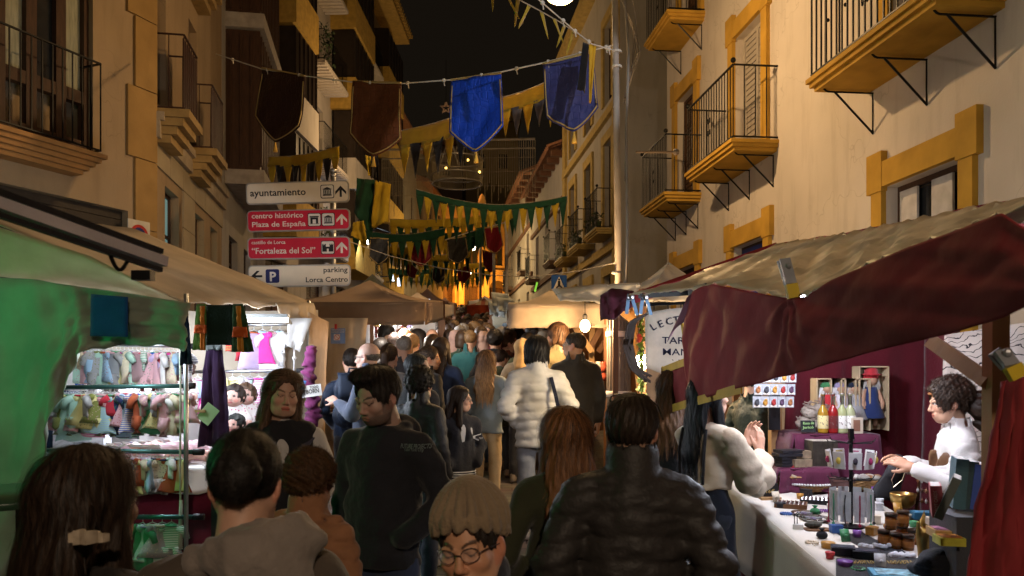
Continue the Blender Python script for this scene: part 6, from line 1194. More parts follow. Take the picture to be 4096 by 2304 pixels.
# baby dolls
def doll(label, loc, rz, sitting, dress, hat=None, hairc=None, sc=1.0, bow=False):
 t = thing('baby_doll', label, 'doll', loc, 'baby dolls'); t.rotation_euler = (0, 0, R(rz)); t.scale = (sc,) * 3; sk = (.62, .38, .32)
 g = Grid((-.26, -.3, -.02), (.26, .4, .52), .010)
 if sitting:
  hc_ = np.array((0, .02, .37)); g.ell((0, 0, .16), (.085, .075, .13), 0)
  for sx in (-1, 1): g.cap((sx * .06, .03, .06), (sx * .09, .20, .06), .042, .032, .02); g.cap((sx * .09, .20, .06), (sx * .09, .26, .08), .028, .022, .01); g.cap((sx * .08, 0, .24), (sx * .15, .07, .15), .030, .025, .02); g.cap((sx * .15, .07, .15), (sx * .13, .15, .15), .024, .018, .01)
  fwd = np.array((0, 1, 0)); upv = np.array((0, 0, 1))
 else:
  hc_ = np.array((0, -.20, .10)); g.ell((0, 0, .08), (.085, .14, .07), 0)
  for sx in (-1, 1): g.cap((sx * .06, .10, .07), (sx * .08, .24, .10), .042, .030, .02); g.cap((sx * .08, .24, .10), (sx * .05, .30, .06), .030, .022, .01); g.cap((sx * .08, -.08, .09), (sx * .15, .0, .08), .030, .024, .02); g.cap((sx * .15, 0, .08), (sx * .10, .06, .13), .024, .018, .01)
  fwd = np.array((0, .0, 1.)); upv = np.array((0, -1, 0))
 g.ell(hc_, (.082, .086, .092), .01); g.ell(hc_ - upv * .03 + fwd * .03, (.066, .06, .055), .02); g.ell(hc_ + fwd * .088 - upv * .015, (.014, .014, .012), .008)
 for sx in (-1, 1): g.ell(hc_ + np.array((sx * .04, 0, 0)) + fwd * .06 - upv * .03, (.026, .026, .026), .01); g.ell(hc_ + np.array((sx * .083, 0, 0)) - upv * .01, (.012, .014, .02), .006)
 V, Q = g.mesh(); q = V - hc_; f_ = q @ fwd; u_ = q @ upv; C_ = np.tile(np.array(sk), (len(V), 1)); ax = np.abs(V[:, 0])
 C_[(f_ > .05) & (((ax - .030) / .013) ** 2 + ((u_ - .008) / .009) ** 2 < 1)] = (.02, .015, .015); C_[(f_ > .06) & ((ax / .018) ** 2 + ((u_ + .045) / .008) ** 2 < 1)] = (.5, .12, .13); C_[(f_ > .03) & (((ax - .045) / .02) ** 2 + ((u_ + .03) / .016) ** 2 < 1)] *= (1.05, .75, .75)
 add_mesh('body', [(V, Q)], SKINM, t, col=C_)
 g = Grid((-.2, -.2, -.02), (.2, .3, .4), .012)
 if sitting: g.cap((0, .0, .25), (0, .02, .10), .085, .125, .02, .95); g.plane((0, 0, 1), .045)
 else: g.cap((0, -.11, .085), (0, .10, .08), .092, .11, .02); g.plane((0, 0, 1), .0)
 for sx in (-1, 1): g.cap(*(((sx * .07, 0, .25), (sx * .13, .05, .18)) if sitting else ((sx * .08, -.08, .09), (sx * .14, -.01, .085))), .042, .036, .02)
 g.crease(.006, 45, 3); V, Q = g.mesh(); add_mesh('dress', [(V, Q)], dress, t)
 if hat is not None:
  g = Grid(hc_ - .15, hc_ + .15, .009); g.ell(hc_ + upv * .018 - fwd * .012, (.098, .1, .1), 0); g.ell(hc_ + fwd * .10 - upv * .055, (.12, .12, .09) if sitting else (.12, .09, .09), .01, 'sub'); cc_ = hc_ @ upv - .01; g.plane(tuple(upv), cc_); V, Q = g.mesh(); add_mesh('knit_hat', [(V, Q)], patterned(hat, tuple(c * .7 for c in hat), 'wave', 60.), t)
 if hairc is not None:
  g = Grid(hc_ - .15, hc_ + .15, .009); g.ell(hc_ + upv * .012 - fwd * .014, (.096, .098, .102), 0); g.ell(hc_ + fwd * .105 - upv * .03, (.075, .09, .09), .01, 'sub'); g.crease(.006, 90, 5); g.plane(tuple(upv), hc_ @ upv - .05); V, Q = g.mesh(); add_mesh('hair', [(V, Q)], HAIRM, t, col=np.tile(np.array(hairc), (len(V), 1)))
 if bow:
  mb = MB(); c = Vector(hc_ + upv * .10 + fwd * .03)
  for k in range(5): mb.ball(c + Vector((.022 * math.cos(1.26 * k), 0, .022 * math.sin(1.26 * k))), (.02, .014, .02), 7, 5)
  mb.build('flower', fabric((.6, .10, .2)), t, True, local=True)
 return t
PW = patterned((.62, .48, .50), (.55, .30, .36), 'stripes', 22.); FLW = patterned((.70, .66, .66), (.5, .08, .2), 'dots', 30.)
doll('baby doll lying with a pink knit hat, nearest the accessory cards', P(163, 468, 5.75), -68, False, PW, (.50, .30, .34), sc=.98)
doll('baby doll lying with a ribbed pink hat, middle of the three', P(182, 466, 5.9), -75, False, PW, (.58, .40, .42), sc=.98)
doll('baby doll lying with a white cap at the table end', P(199, 467, 6.0), -82, False, FLW, (.68, .66, .66), sc=.98)
doll('sitting doll with a pink flower in its brown hair behind the rails', P(183, 415, 6.4), 168, True, FLW, None, (.04, .02, .012), 1.0, True)
doll('sitting doll in a white dress in the bright middle of the stall', P(150, 422, 6.6), 185, True, WCLOTH, (.65, .62, .62), None, 1.1)
doll('sitting doll with fair hair behind the striped dress', P(125, 425, 6.55), 175, True, FLW, None, (.25, .15, .07), 1.05)
doll('sitting dark haired doll at the left of the stall shelf', P(103, 424, 6.6), 190, True, WCLOTH, None, (.02, .013, .01), 1.05)
doll('doll with dark pigtails beside the purple curtain', P(235, 440, 6.8), 178, True, FLW, None, (.02, .012, .01), 1.0)
doll('brown haired doll in a flowered dress next to the woman with the green hood', P(246, 438, 6.9), 190, True, FLW, None, (.06, .03, .015), 1.0)
doll('teddy like doll with a black knot of hair below the pigtail doll', P(236, 462, 6.3), 170, True, fabric((.30, .18, .10)), None, (.008, .007, .006), .8)
# doll shelf, cards, boxes
sh = thing('doll_shelf', 'white covered step shelf carrying the sitting dolls', 'shelf', P(150, 430, 6.6)); mb = MB(); a = P(95, 424, 6.45); b = P(205, 424, 6.9)
mb.box(((a.x + b.x) / 2, 6.72, (a.z + 1.36) / 2), (b.x - a.x, .4, a.z - 1.36)); mb.build('cloth_cover', WCLOTH, sh)
for k in range(8):
 p = P(112 + 8 * k, 447 - .6 * k, 5.75 + .03 * k); t = thing('accessory_card', 'carded doll accessories in a tilted white tray, %s from the left' % ORD[k], 'card', p, 'accessory cards')
 rt = Matrix.Rotation(R(-38), 3, 'X') @ Matrix.Rotation(R(6), 3, 'Y'); mb = MB(); mb.box(p, (.052, .1, .006), rt); mb.build('card', M((.62, .60, .58), .5), t); mb = MB(); mb.box(p + Vector((0, -.004, .008)), (.03, .05, .012), rt); mb.build('trinket', M(PAL[(k * 3 + 5) % 16][1], .4), t)
mb = MB(); mb.box(P(122, 452, 5.72), (.62, .22, .015), Matrix.Rotation(R(-30), 3, 'X')); tag(mb.build('card_tray', M((.65, .63, .62), .6)), 'tilted white tray holding doll accessory cards', 'tray')
for k, (u, v, Y, w_, h_) in enumerate([(83, 446, 6.0, .34, .24), (70, 464, 5.8, .3, .2)]):
 p = P(u, v, Y); mb = MB(); mb.box(p, (w_, .25, h_), Matrix.Rotation(R(14), 3, 'Z')); mb.box(p + Vector((0, 0, h_ / 2 + .006)), (w_ * .98, .26, .012), Matrix.Rotation(R(14), 3, 'Z')); tag(mb.build('carton', M((.5, .5, .52), .7)), ['pale carton between the middle and upper rails', 'pale carton low behind the middle rail'][k], 'carton')
# knitwear and cloths hung along the eave
def hang_cloth(name, label, cat, us_, vt, vb, Y, mat, amp=.02, folds=2., nu=10, nv=12, narrow=None, seed=0.):
 mb = MB(); drape(mb, [P(u, v, Y) for u, v in zip(us_[0], vt)], [P(u, v, Y) for u, v in zip(us_[1], vb)], nu, nv, amp, folds, seed=seed); o = mb.build(name, mat, None, True); return tag(o, label, cat)
hang_cloth('knit_scarf', 'navy knitted scarf hanging at the near corner of the canopy', 'scarf', ((181, 187), (181, 193)), (303, 304), (365, 364), 5.05, fabric((.012, .02, .05), bump=.6, bs=90), .03)
kg = thing('knit_tunic', 'dark green knitted tunic with orange crosses hung from the eave', 'tunic', P(224, 304, 5.25))
def kp(u0, u1, w0, w1, va, vb, mat, nm, dy=0, seed=0.):
 mb = MB(); drape(mb, [P(u0, va, 5.25 - dy), P(u1, va, 5.25 - dy)], [P(w0, vb, 5.25 - dy), P(w1, vb, 5.25 - dy)], 8, 8, .012, 1.5, seed=seed, th=.012); mb.build(nm, mat, kg, True)
KN = dict(bump=.7, bs=80)
kp(206, 233, 207, 234, 305, 345, fabric((.008, .022, .015), **KN), 'body_panel'); kp(197, 206, 193, 206, 304, 350, fabric((.09, .20, .04), **KN), 'sleeve', .015, 1.); kp(233, 243, 232, 254, 304, 352, fabric((.03, .075, .03), **KN), 'sleeve', .015, 2.)
kp(200.5, 204, 201, 204.5, 306, 350, fabric((.5, .16, .02), **KN), 'cross_band', .035); kp(195, 206, 194.6, 206, 325, 333, fabric((.5, .09, .015), **KN), 'cross_band', .05); kp(236.5, 240, 238.5, 243.5, 306, 352, fabric((.5, .20, .02), **KN), 'cross_band', .035); kp(233.5, 246.5, 232.5, 247.5, 327, 337, fabric((.5, .09, .015), **KN), 'cross_band', .05)
hang_cloth('curtain', 'long dark purple curtain hanging inside the baby clothes stall', 'curtain', ((206, 222), (199, 231)), (344, 342), (446, 448), 5.6, fabric((.045, .02, .06)), .05, 3., 14, 12)
hang_cloth('grey_cloth', 'small grey cloth tied above the purple curtain', 'cloth', ((200, 224), (208, 222)), (334, 333), (350, 350), 5.55, fabric((.2, .22, .22)), .03, 2.)
g = Grid((-.16, -.16, -.95), (.16, .16, .1), .016); zz = [0, -.12, -.2, -.3, -.42, -.55, -.68, -.82]; rr = [.05, .045, .055, .04, .055, .06, .055, .04]
for a, b, ra, rb_ in zip(zz, zz[1:], rr, rr[1:]): g.cap((.02 * math.sin(a * 9), 0, a), (.02 * math.sin(b * 9), 0, b), ra, rb_, .02)
g.crease(.014, 42, 8); V, Q = g.mesh(); t = thing('tied_drape', 'magenta gathered drape tied to the stall corner post', 'drape', P(311, 350, 6.7)); add_mesh('cloth', [(V, Q)], fabric((.12, .018, .075)), t)
c = P(310, 391, 6.5); t = thing('price_card', 'handwritten white card on the magenta drape', 'card', c); mb = MB(); rt = Matrix.Rotation(R(-8), 3, 'Y'); mb.box(c, (.19, .006, .095), rt); mb.build('card', M((.7, .7, .68), .7), t)
lettering('card_text', 'REBORN', .05, c + Vector((-.075, -.005, -.032)), rt @ Vector((1, 0, 0)), rt @ Vector((0, 0, 1)), INK, t, .012, width=.15); lettering('card_text', 'TODO', .03, c + Vector((.0, -.005, .018)), rt @ Vector((1, 0, 0)), rt @ Vector((0, 0, 1)), INK, t, .008, width=.07)
mb = MB(); mb.box(c + Vector((-.05, -.008, .05)), (.02, .02, .075), Matrix.Rotation(R(20), 3, 'Y')); mb.build('peg', M((.05, .2, .5), .5), t)
c = P(208, 414, 5.45); t = thing('price_tag', 'green paper price tag pegged to the purple curtain', 'tag', c); mb = MB(); rt = Matrix.Rotation(R(38), 3, 'Y'); mb.box(c, (.10, .004, .13), rt); mb.build('paper', M((.30, .42, .22), .8), t); mb = MB(); mb.box(c + Vector((-.05, -.01, .02)), (.07, .015, .018)); mb.build('peg', WOOD, t)
# stallholder glimpsed behind the rails, and the little round table at the left edge
person('person in a navy padded jacket half hidden behind the rails of the baby clothes stall', 52, 352, 6.3, face=190, hair='short', top=(.02, .03, .07), style='puffer', puff=.012, collar='high', arms=('pocket', 'pocket'))
t = thing('bar_table', 'round dark green bar table at the left edge behind the nearest woman', 'table', P(18, 492, 3.0)); c = P(10, 492, 3.0); mb = MB(); mb.lathe([(.0, -.03), (.27, -.03), (.275, -.01), (.27, 0), (.0, 0)], c, 28); mb.build('top', M((.03, .07, .04), .3), t, True); mb = MB(); mb.lathe([(.025, 0), (.025, -1.0)], c + Vector((.05, 0, -.03)), 10); mb.build('leg', IRON, t)
# LED lamps of the stall; the last is added, unseen, to brighten the garments
for k, (u, v, Y, pw) in enumerate([(150, 330, 6.3, 105), (268, 320, 6.2, 30), (135, 320, 5.16, 12)]):
 c = P(u, v, Y); t = thing('stall_lamp', ['white LED lamp under the canopy over the sitting dolls', 'white LED lamp under the canopy near the rear rails', 'added white lamp hidden behind the tarp to light the front rails'][k], 'lamp', c); mb = MB(); mb.box(c, (.3, .05, .03)); mb.build('diffuser', glow((.8, .9, 1), 14), t); mb = MB(); mb.box(c + Vector((0, 0, .03)), (.32, .07, .028)); mb.build('housing', STEEL, t)
 lamp_light('stall_lamp_light', 'POINT', c + Vector((0, 0, -.06)), (.80, .88, 1.0), pw, .12, t)
# assumed green pharmacy cross outside the frame on the left, which tints the tarp
c = Vector((-3.75, 3.75, 2.35)); t = thing('assumed_pharmacy_cross', 'assumed lit green pharmacy cross out of view on the left side of the street', 'sign', c); mb = MB(); mb.box(c, (.06, .5, .18)); mb.box(c, (.059, .18, .5)); mb.build('cross', glow((.02, 1, .35), 3), t)
lamp_light('assumed_pharmacy_light', 'POINT', c + Vector((.25, .0, 0)), (.02, 1.0, .32), 14, .2, t)
# awning arm that cuts in at the left, close to the lens
t = thing('awning_arm', 'dark metal awning arm cutting diagonally across the left edge close by', 'awning arm', P(80, 230, 1.9)); a, b = P(-60, 183, 1.62), P(164, 262, 2.15)
mb = MB(); mb.bar(a, b, .03, .026); mb.build('profile', M((.42, .37, .38), .4, .2), t); d = (b - a).normalized(); up_ = Vector((0, 0, 1)); mb = MB(); mb.bar(a + Vector((0, -.02, .025)), b + Vector((0, -.02, .025)), .02, .014); mb.bar(a + Vector((0, -.02, -.024)), b + Vector((0, -.02, -.024)), .016, .012); mb.build('gutter', M((.02, .018, .02), .4, .5), t)
mb = MB(); q0 = a.lerp(b, .70) + Vector((0, 0, -.025)); q1 = a.lerp(b, .80) + Vector((0, 0, -.025)); mb.tube([q0.lerp(q1, s_) + Vector((0, 0, -.035 * math.sin(math.pi * s_))) for s_ in [k / 10 for k in range(11)]], .005, 6); mb.box(a.lerp(b, .88) + Vector((0, 0, -.055)), (.05, .03, .025)); mb.build('cable_loop', IRON, t)
# --- other stalls on the left, further up
def tent(name, label, roof, mat, valance=.22, posts=(0, 1, 2, 3), vmat=None, table_=True, tmat=None, group=None):
 """roof: [near street corner, near back corner, far back corner, far street corner] and an apex height"""
 c, apex = roof; ctr = sum((Vector(p) for p in c), Vector()) / 4; top = Vector((ctr.x, ctr.y, apex)); t = thing(name, label, 'market stall', (ctr.x, ctr.y, gz(ctr.y)), group)
 mb = MB()
 for k in range(4):
  a, b = Vector(c[k]), Vector(c[(k + 1) % 4]); mb.sheet(lambda s_, q, a=a, b=b: (lambda p: p + Vector((0, 0, -.10 * math.sin(math.pi * q) * .6 - .03 * math.sin(math.pi * s_) * q)))(top.lerp(a.lerp(b, s_), q)), 8, 8, .006)
 mb.build('canopy', mat, t, True); mb = MB()
 ring = [Vector(p) for p in c] + [Vector(c[0])]; drape(mb, ring, [p + Vector((0, 0, -valance)) + (p - Vector((ctr.x, ctr.y, p.z))) * .015 for p in ring], 40, 4, .03, 9, (.5, -.8, 0), ctr.x, grow=.3); mb.build('valance', vmat or mat, t, True)
 for p in [c[i_] for i_ in posts]:
  mb = MB(); mb.bar((p[0], p[1], gz(p[1])), (p[0], p[1], p[2]), .05); mb.build('post', WOODD, t)
 if table_:
  x0, x1 = sorted((c[0][0], c[1][0])); y0, y1 = c[0][1] + .15, c[2][1] - .1; mb = MB(); mb.box(((x0 + x1) / 2, (y0 + y1) / 2, gz((y0 + y1) / 2) + .42), (abs(x1 - x0) * .7, y1 - y0, .84)); mb.build('counter', tmat or CANVB, t)
 return t
def corners(u_s, v_s, Y0, u_b, Y1, dz=0.):
 a = P(u_s, v_s, Y0); b = P(u_b, v_s, Y0); h = a.z; return [(a.x, Y0, h), (b.x, Y0, h), (b.x, Y1, h + SL * (Y1 - Y0)), (a.x - .0, Y1, h + SL * (Y1 - Y0))]
s2 = tent('market_stall', 'brown canopied stall of packed goods behind the baby clothes stall', (corners(424, 302, 8.3, 276, 10.6), P(345, 280, 9.4).z), CANVB, .24, vmat=cloth_thin((.17, .105, .06), .1), posts=(1, 2, 3))
mb = MB(); drape(mb, [P(322, 318, 8.25), P(368, 318, 8.25)], [P(318, 440, 8.2), P(352, 440, 8.3)], 14, 10, .05, 3, seed=1.); mb.build('side_curtain', fabric((.50, .38, .25), vs=2), s2, True)
c = P(338, 336, 8.05); t = thing('notice', 'blue notice with a crossed out wheat symbol pinned to the side curtain', 'notice', c); mb = MB(); mb.box(c, (.145, .006, .155)); mb.build('paper', M((.16, .24, .42), .6), t); mb = MB(); mb.box(c + Vector((-.01, -.004, -.012)), (.062, .003, .062)); mb.build('symbol_ground', M((.7, .66, .6), .6), t)
lettering('notice_text', 'NUESTROS PRODUCTOS', .018, c + Vector((-.066, -.005, .055)), (1, 0, 0), (0, 0, 1), WINK, t, .01, width=.13); lettering('notice_text', 'CONTIENEN GLUTEN', .018, c + Vector((-.066, -.005, .034)), (1, 0, 0), (0, 0, 1), WINK, t, .01, width=.13)
mb = MB(); mb.tube([c + Vector((-.01 + .026 * math.cos(k * .524), -.007, -.012 + .026 * math.sin(k * .524))) for k in range(13)], .003, 5, cap=False); mb.bar(c + Vector((-.03, -.008, .006)), c + Vector((.01, -.008, -.03)), .004, .002, up=(0, -1, 0)); mb.build('symbol', M((.5, .05, .03), .5), t); mb = MB(); mb.box(c + Vector((-.02, -.01, .095)), (.02, .02, .05)); mb.build('red_clip', M((.5, .02, .02), .5), t)
for k in range(34):   # sacks of nuts and sweets on its counter
 u = 324 + (k % 7) * 4.2 + rng.uniform(-1, 1); v = 388 + (k // 7) * 6 + rng.uniform(-1, 1); p = P(u, v, 7.9 + rng.uniform(0, .15)); mb = MB()
 mb.ball(p, (.045, .035, .03), 8, 6, Matrix.Rotation(rng.uniform(-.6, .6), 3, 'Y')); o = mb.build('packet', M([(.30, .13, .05), (.42, .24, .10), (.20, .06, .03), (.5, .38, .25)][k % 4], .25, bump=.5, bs=60), None, True); tag(o, '%s packet of sweets heaped on the brown stall counter' % ['russet', 'golden', 'dark', 'beige'][k % 4], 'packet', 'packets on the brown stall')
s3_ = tent('market_stall', 'brightly lit trinket stall with bells and strings beyond the brown canopy', (corners(440, 306, 10.8, 372, 13.4), P(396, 292, 12).z), CANV, .18)
lamp_light('trinket_light', 'POINT', P(402, 322, 11.2), (.9, .93, 1), 120, .1, s3_); mb = MB(); mb.box(P(402, 320, 11.2), (.3, .05, .03)); mb.build('lamp', glow((.85, .92, 1), 14), s3_)
mb = MB(); drape(mb, [P(366, 318, 12.6), P(430, 318, 12.6)], [P(366, 400, 12.6), P(430, 400, 12.6)], 10, 4, .02, 3); mb.build('back_cloth', fabric((.55, .5, .46)), s3_, True)
for k in range(26):
 u = 376 + (k % 9) * 5 + rng.uniform(-1.5, 1.5); v = 322 + (k // 9) * 11 + rng.uniform(-2, 3); p = P(u, v, 10.75 + rng.uniform(0, .3)); t = thing('hanging_trinket', '%s hanging in the bright trinket stall' % ['brass bell', 'string of dark red beads', 'dark wooden charm', 'gold wind chime'][k % 4], 'trinket', p, 'trinkets on strings'); mb = MB()
 if k % 4 in (0, 3): mb.lathe([(.01, .05), (.035, .03), (.045, -.03), (.055, -.05)], p, 9)
 elif k % 4 == 1: [mb.ball(p + Vector((0, 0, .06 - .03 * q)), .022, 6, 5) for q in range(5)]
 else: mb.ball(p, (.05, .02, .05), 8, 6); mb.ball(p + Vector((0, 0, -.07)), (.03, .02, .03), 7, 5)
 mb.build('charm', [metal((.6, .42, .15), .3), M((.2, .03, .03), .3), WOODD, metal((.7, .5, .2), .3)][k % 4], t, True); mb = MB(); mb.tube([p + Vector((0, 0, .05)), p + Vector((0, 0, .22))], .004, 4); mb.build('string', M((.3, .25, .2), .8), t)
c = P(424, 330, 10.6); mb = MB(); mb.box(c, (.30, .006, .19)); tag(mb.build('white_notice', M((.66, .64, .64), .7)), 'white paper notice hung at the end of the trinket stall', 'notice')
tent('market_stall', 'dark green pointed tent behind the direction signs', (corners(388, 301, 13.8, 330, 16.5), P(354, 273, 15).z), fabric((.10, .10, .055)), .2)
tent('market_stall', 'small ochre pointed tent beyond the green tent', (corners(412, 303.5, 17, 382, 19.5), P(395, 293, 18).z), fabric((.45, .28, .14)), .2)
bt = tent('market_stall', 'burgundy pointed tent with a white lit side in the distance', (corners(437, 302, 19.8, 404, 23), P(419, 287, 21).z), fabric((.12, .03, .03)), .25)
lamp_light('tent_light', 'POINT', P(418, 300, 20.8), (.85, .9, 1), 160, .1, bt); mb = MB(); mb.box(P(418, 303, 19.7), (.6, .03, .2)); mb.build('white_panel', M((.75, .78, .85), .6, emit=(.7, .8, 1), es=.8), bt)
tent('market_stall', 'far pink tent above the crowd on the left', (corners(449, 303.5, 24, 432, 27), P(436, 296, 25).z), fabric((.35, .2, .17)), .25)
# --- right side, beyond the burgundy stall
r2 = tent('market_stall', 'cream canopied stall with a thick beige valance and timber braces on the right', (corners(508, 304, 8.6, 606, 11.2), P(560, 290, 10).z), CANV, .26, vmat=cloth_thin((.42, .33, .25), .15), posts=(1, 2))
for k, (a, b) in enumerate([((570, 320), (592, 352)), ((604, 322), (588, 352)), ((592, 318), (591, 400)), ((612, 330), (598, 352)), ((598, 318), (614, 345)), ((611, 320), (611, 410))]):
 mb = MB(); mb.bar(P(*a, 8.9 + .1 * k), P(*b, 8.9 + .1 * k), .06); mb.build('brace', WOODD if k % 2 else WOOD, r2)
mb = MB(); drape(mb, [P(560, 322, 10.6), P(640, 322, 10.6)], [P(560, 430, 10.6), P(640, 430, 10.6)], 10, 4, .03, 3); mb.build('back_cloth', fabric((.22, .10, .04)), r2, True)
def bulb(name, label, u, v, Y, pw, col=(1, .62, .28), r=.05, es=60):
 c = P(u, v, Y); t = thing(name, label, 'lamp', c); mb = MB(); mb.ball(c, (r, r, r * 1.3), 10, 8); mb.build('bulb', glow(col, es), t, True); mb = MB(); mb.lathe([(.02, r * 1.2), (.025, r * 1.2 + .05), (.01, r * 1.2 + .07)], c, 8); mb.tube([c + Vector((0, 0, r * 1.2 + .06)), c + Vector((0, 0, .3))], .005, 5); mb.build('socket', IRON, t); lamp_light('bulb_light', 'POINT', c + Vector((0, -.10, -.02)), col, pw, .06, t)
bulb('hanging_bulb', 'warm bulb between the timber braces of the cream stall', 585, 326, 8.2, 80); bulb('hanging_bulb', 'bright warm bulb beside the tarot sign', 641.5, 362, 6.1, 30, (1, .78, .5), .05, 50)
for k in range(12):
 p = P(578 + (k % 6) * 5, 372 + (k // 6) * 9, 8.5); mb = MB(); mb.lathe([(.04, 0), (.045, .06), (.03, .09), (.035, .11)], p, 9); tag(mb.build('jar', M([(.1, .05, .02), (.3, .3, .3), (.25, .05, .03)][k % 3], .25), None, True), '%s jar on the counter of the cream stall' % ['brown', 'silver', 'red'][k % 3], 'jar', 'jars on the cream stall')
r15 = tent('market_stall', 'cream peaked canopy stall with the tarot sign behind the burgundy stall', (corners(642, 289, 6.2, 736, 7.8), P(680, 262, 7).z), CANV, .10, table_=False)
mb = MB(); drape(mb, [P(552, 289, 6.3), P(600, 284, 6.25), P(640, 283, 6.2)], [P(560, 300, 6.25), P(600, 303, 6.2), P(640, 300, 6.2)], 14, 6, .05, 2); mb.build('folded_edge', CANV, r15, True)
mb = MB(); mb.bar(P(631, 300, 6.4), P(641, 400, 6.4), .05); mb.bar(P(614, 305, 6.3), P(632, 320, 6.3), .05); mb.bar(P(643, 305, 6.3), P(643, 420, 6.3), .045); mb.build('timber_frame', M((.45, .2, .05), .6), r15)
mb = MB(); drape(mb, [P(640, 312, 7.6), P(705, 312, 7.6)], [P(640, 440, 7.6), P(705, 440, 7.6)], 8, 4, .02, 2); mb.build('back_cloth', fabric((.50, .36, .24)), r15, True)
mb = MB(); mb.box(P(650, 405, 6.3) + Vector((.2, .3, -.35)), (.9, .7, .7)); mb.build('counter', WOODD, r15)
c0 = [P(645.5, 312, 5.6), P(690, 308, 5.6)]; t = thing('tarot_sign', 'cream hanging cloth sign with dark lettering about tarot, hands and runes', 'sign', P(668, 308, 5.6))
mb = MB(); drape(mb, [P(645, 313, 5.6), P(668, 309, 5.6), P(700, 306, 5.6)], [P(645.5, 367, 5.58), P(662, 374, 5.58), P(700, 381, 5.58)], 12, 10, .003, 1.5); mb.build('cloth', fabric((.55, .47, .38)), t, True); NV = M((.02, .02, .045), .8, bump=0)
for k, (txt, u, v, w_, dy) in enumerate([('LECTURA', 653, 332, 66, .35), ('TAROT', 662, 343.5, 40, .0), ('MANO', 662, 355, 37, 0), ('RUNAS', 663, 366, 42, 0)]):
 if k == 0:
  for q, ch in enumerate(txt):
   uu = 653 + q * 7; vv = 331 - 9 * math.sin(min(1, q / 4.5) * 1.4); an = R(34 - 8 * q); lettering('sign_letter', ch, .072, P(uu, vv, 5.584), (math.cos(an), 0, math.sin(an)), (-math.sin(an), 0, math.cos(an)), NV, t, .006)
 else: lettering('sign_text', txt, .068, P(u, v, 5.584), (1, 0, -.02), (0, 0, 1), NV, t, .006, width=w_ / F * 5.55)
mb = MB(); mb.tube([P(644, 305, 5.6), P(704, 302, 5.6)], .012, 6)
for u in (654, 668, 681): mb.tube([P(u, 303, 5.6), P(u, 310, 5.6)], .004, 4)
mb.build('hanging_rod', IRON, t)
# bundle of dark leather cords
mb = MB()
for k in range(26):
 o_ = rng.uniform(-4, 4); q = [P(647 + o_ * .3, 314, 5.5), P(632 + o_, 322, 5.5), P(628 + o_ * 1.3, 345, 5.5 + .01 * o_), P(634 + o_ * 1.2, 368, 5.5), P(643 + o_ + rng.uniform(0, 9), 378 + rng.uniform(-4, 5), 5.5)]
 mb.tube([pl(q, s_ / 14) for s_ in range(15)], .0045, 4)
tag(mb.build('leather_lash_bundle', M((.05, .035, .028), .55), None, True), 'bundle of long dark leather cords hanging by the tarot sign', 'cords')
mb = MB()
for k in range(70):
 v = 318 + k * 1.25; p = P(641 + 2.2 * wob(k * .5) + (k > 44) * (k - 44) * .05, v, 5.9); d = Vector((rng.normal(), rng.normal(), rng.normal())).normalized() * .035; e = d.orthogonal().normalized() * .022; mb.add([p - d, p + e, p + d, p - e], [(0, 1, 2, 3)])
tag(mb.build('ivy_garland', M((.16, .22, .05), .7)), 'ivy garland climbing the orange post beside the pole', 'garland', kind='stuff')
mb = MB(); [mb.ball(P(639 + 2 * wob(k), 336 + 2 * k, 5.85), .02, 6, 5) for k in range(3)]; tag(mb.build('red_flower', fabric((.5, .06, .04)), None, True), 'red flower in the ivy garland', 'flower')
# two blue spring clamps
for k, u in enumerate((630, 644)):
 t = thing('spring_clamp', ['blue spring clamp under the canopy edge, nearer the pole', 'blue spring clamp under the canopy edge, nearer the tarot sign'][k], 'clamp', P(u, 298, 4.9)); mb = MB()
 mb.bar(P(u - 1, 294, 4.9), P(u - 3.5, 314, 4.9), .012, .02); mb.bar(P(u + 1, 294, 4.9), P(u + 7, 315, 4.9), .012, .02); mb.build('jaws', M((.16, .30, .50), .3), t); mb = MB(); mb.ball(P(u + 1, 297, 4.88), .022, 8, 6); mb.build('pivot', STEEL, t)
# distant right stalls
tent('market_stall', 'orange striped canopy stall far up the street', (corners(466, 305, 22, 498, 25), P(482, 298, 23.5).z), patterned((.55, .42, .28), (.45, .10, .03), 'wave', 1.2), .3, vmat=fabric((.45, .07, .02)))
tent('market_stall', 'white canopy stall beyond the striped one', (corners(468, 301, 28, 497, 33), P(484, 294.5, 30).z), fabric((.6, .58, .6)), .3)
tent('market_stall', 'grey canopy stall with clear plastic before the striped one', (corners(491, 304, 12.5, 523, 15.5), P(507, 294, 14).z), fabric((.30, .32, .28)), .4)
lamp_light('assumed_grey_stall_light', 'POINT', P(505, 318, 13.5), (.9, .95, 1), 80, .1, None)  # assumed stall lamp with no fixture, put in to light the crowd
lamp_light('assumed_brown_stall_light', 'POINT', P(392, 322, 8.7), (1, .9, .78), 58, .08, s2)  # likewise assumed, brightens the people beside the stall
for k, (u, v, Y) in enumerate([(500, 300, 11.8), (505, 305, 11.6), (497, 309, 11.9)]):
 mb = MB(); drape(mb, [P(u - 9, v - 8, Y), P(u + 9, v - 6, Y)], [P(u - 7, v + 6, Y), P(u + 8, v + 9, Y)], 8, 6, .06, 2, seed=k); tag(mb.build('plastic_sheet', cloth_thin((.50, .53, .50), .4), None, True), ['crumpled clear plastic sheet above the grey stall', 'crumpled plastic sheet hanging from the grey stall corner', 'loose grey plastic sheet near the crowd'][k], 'plastic sheet')
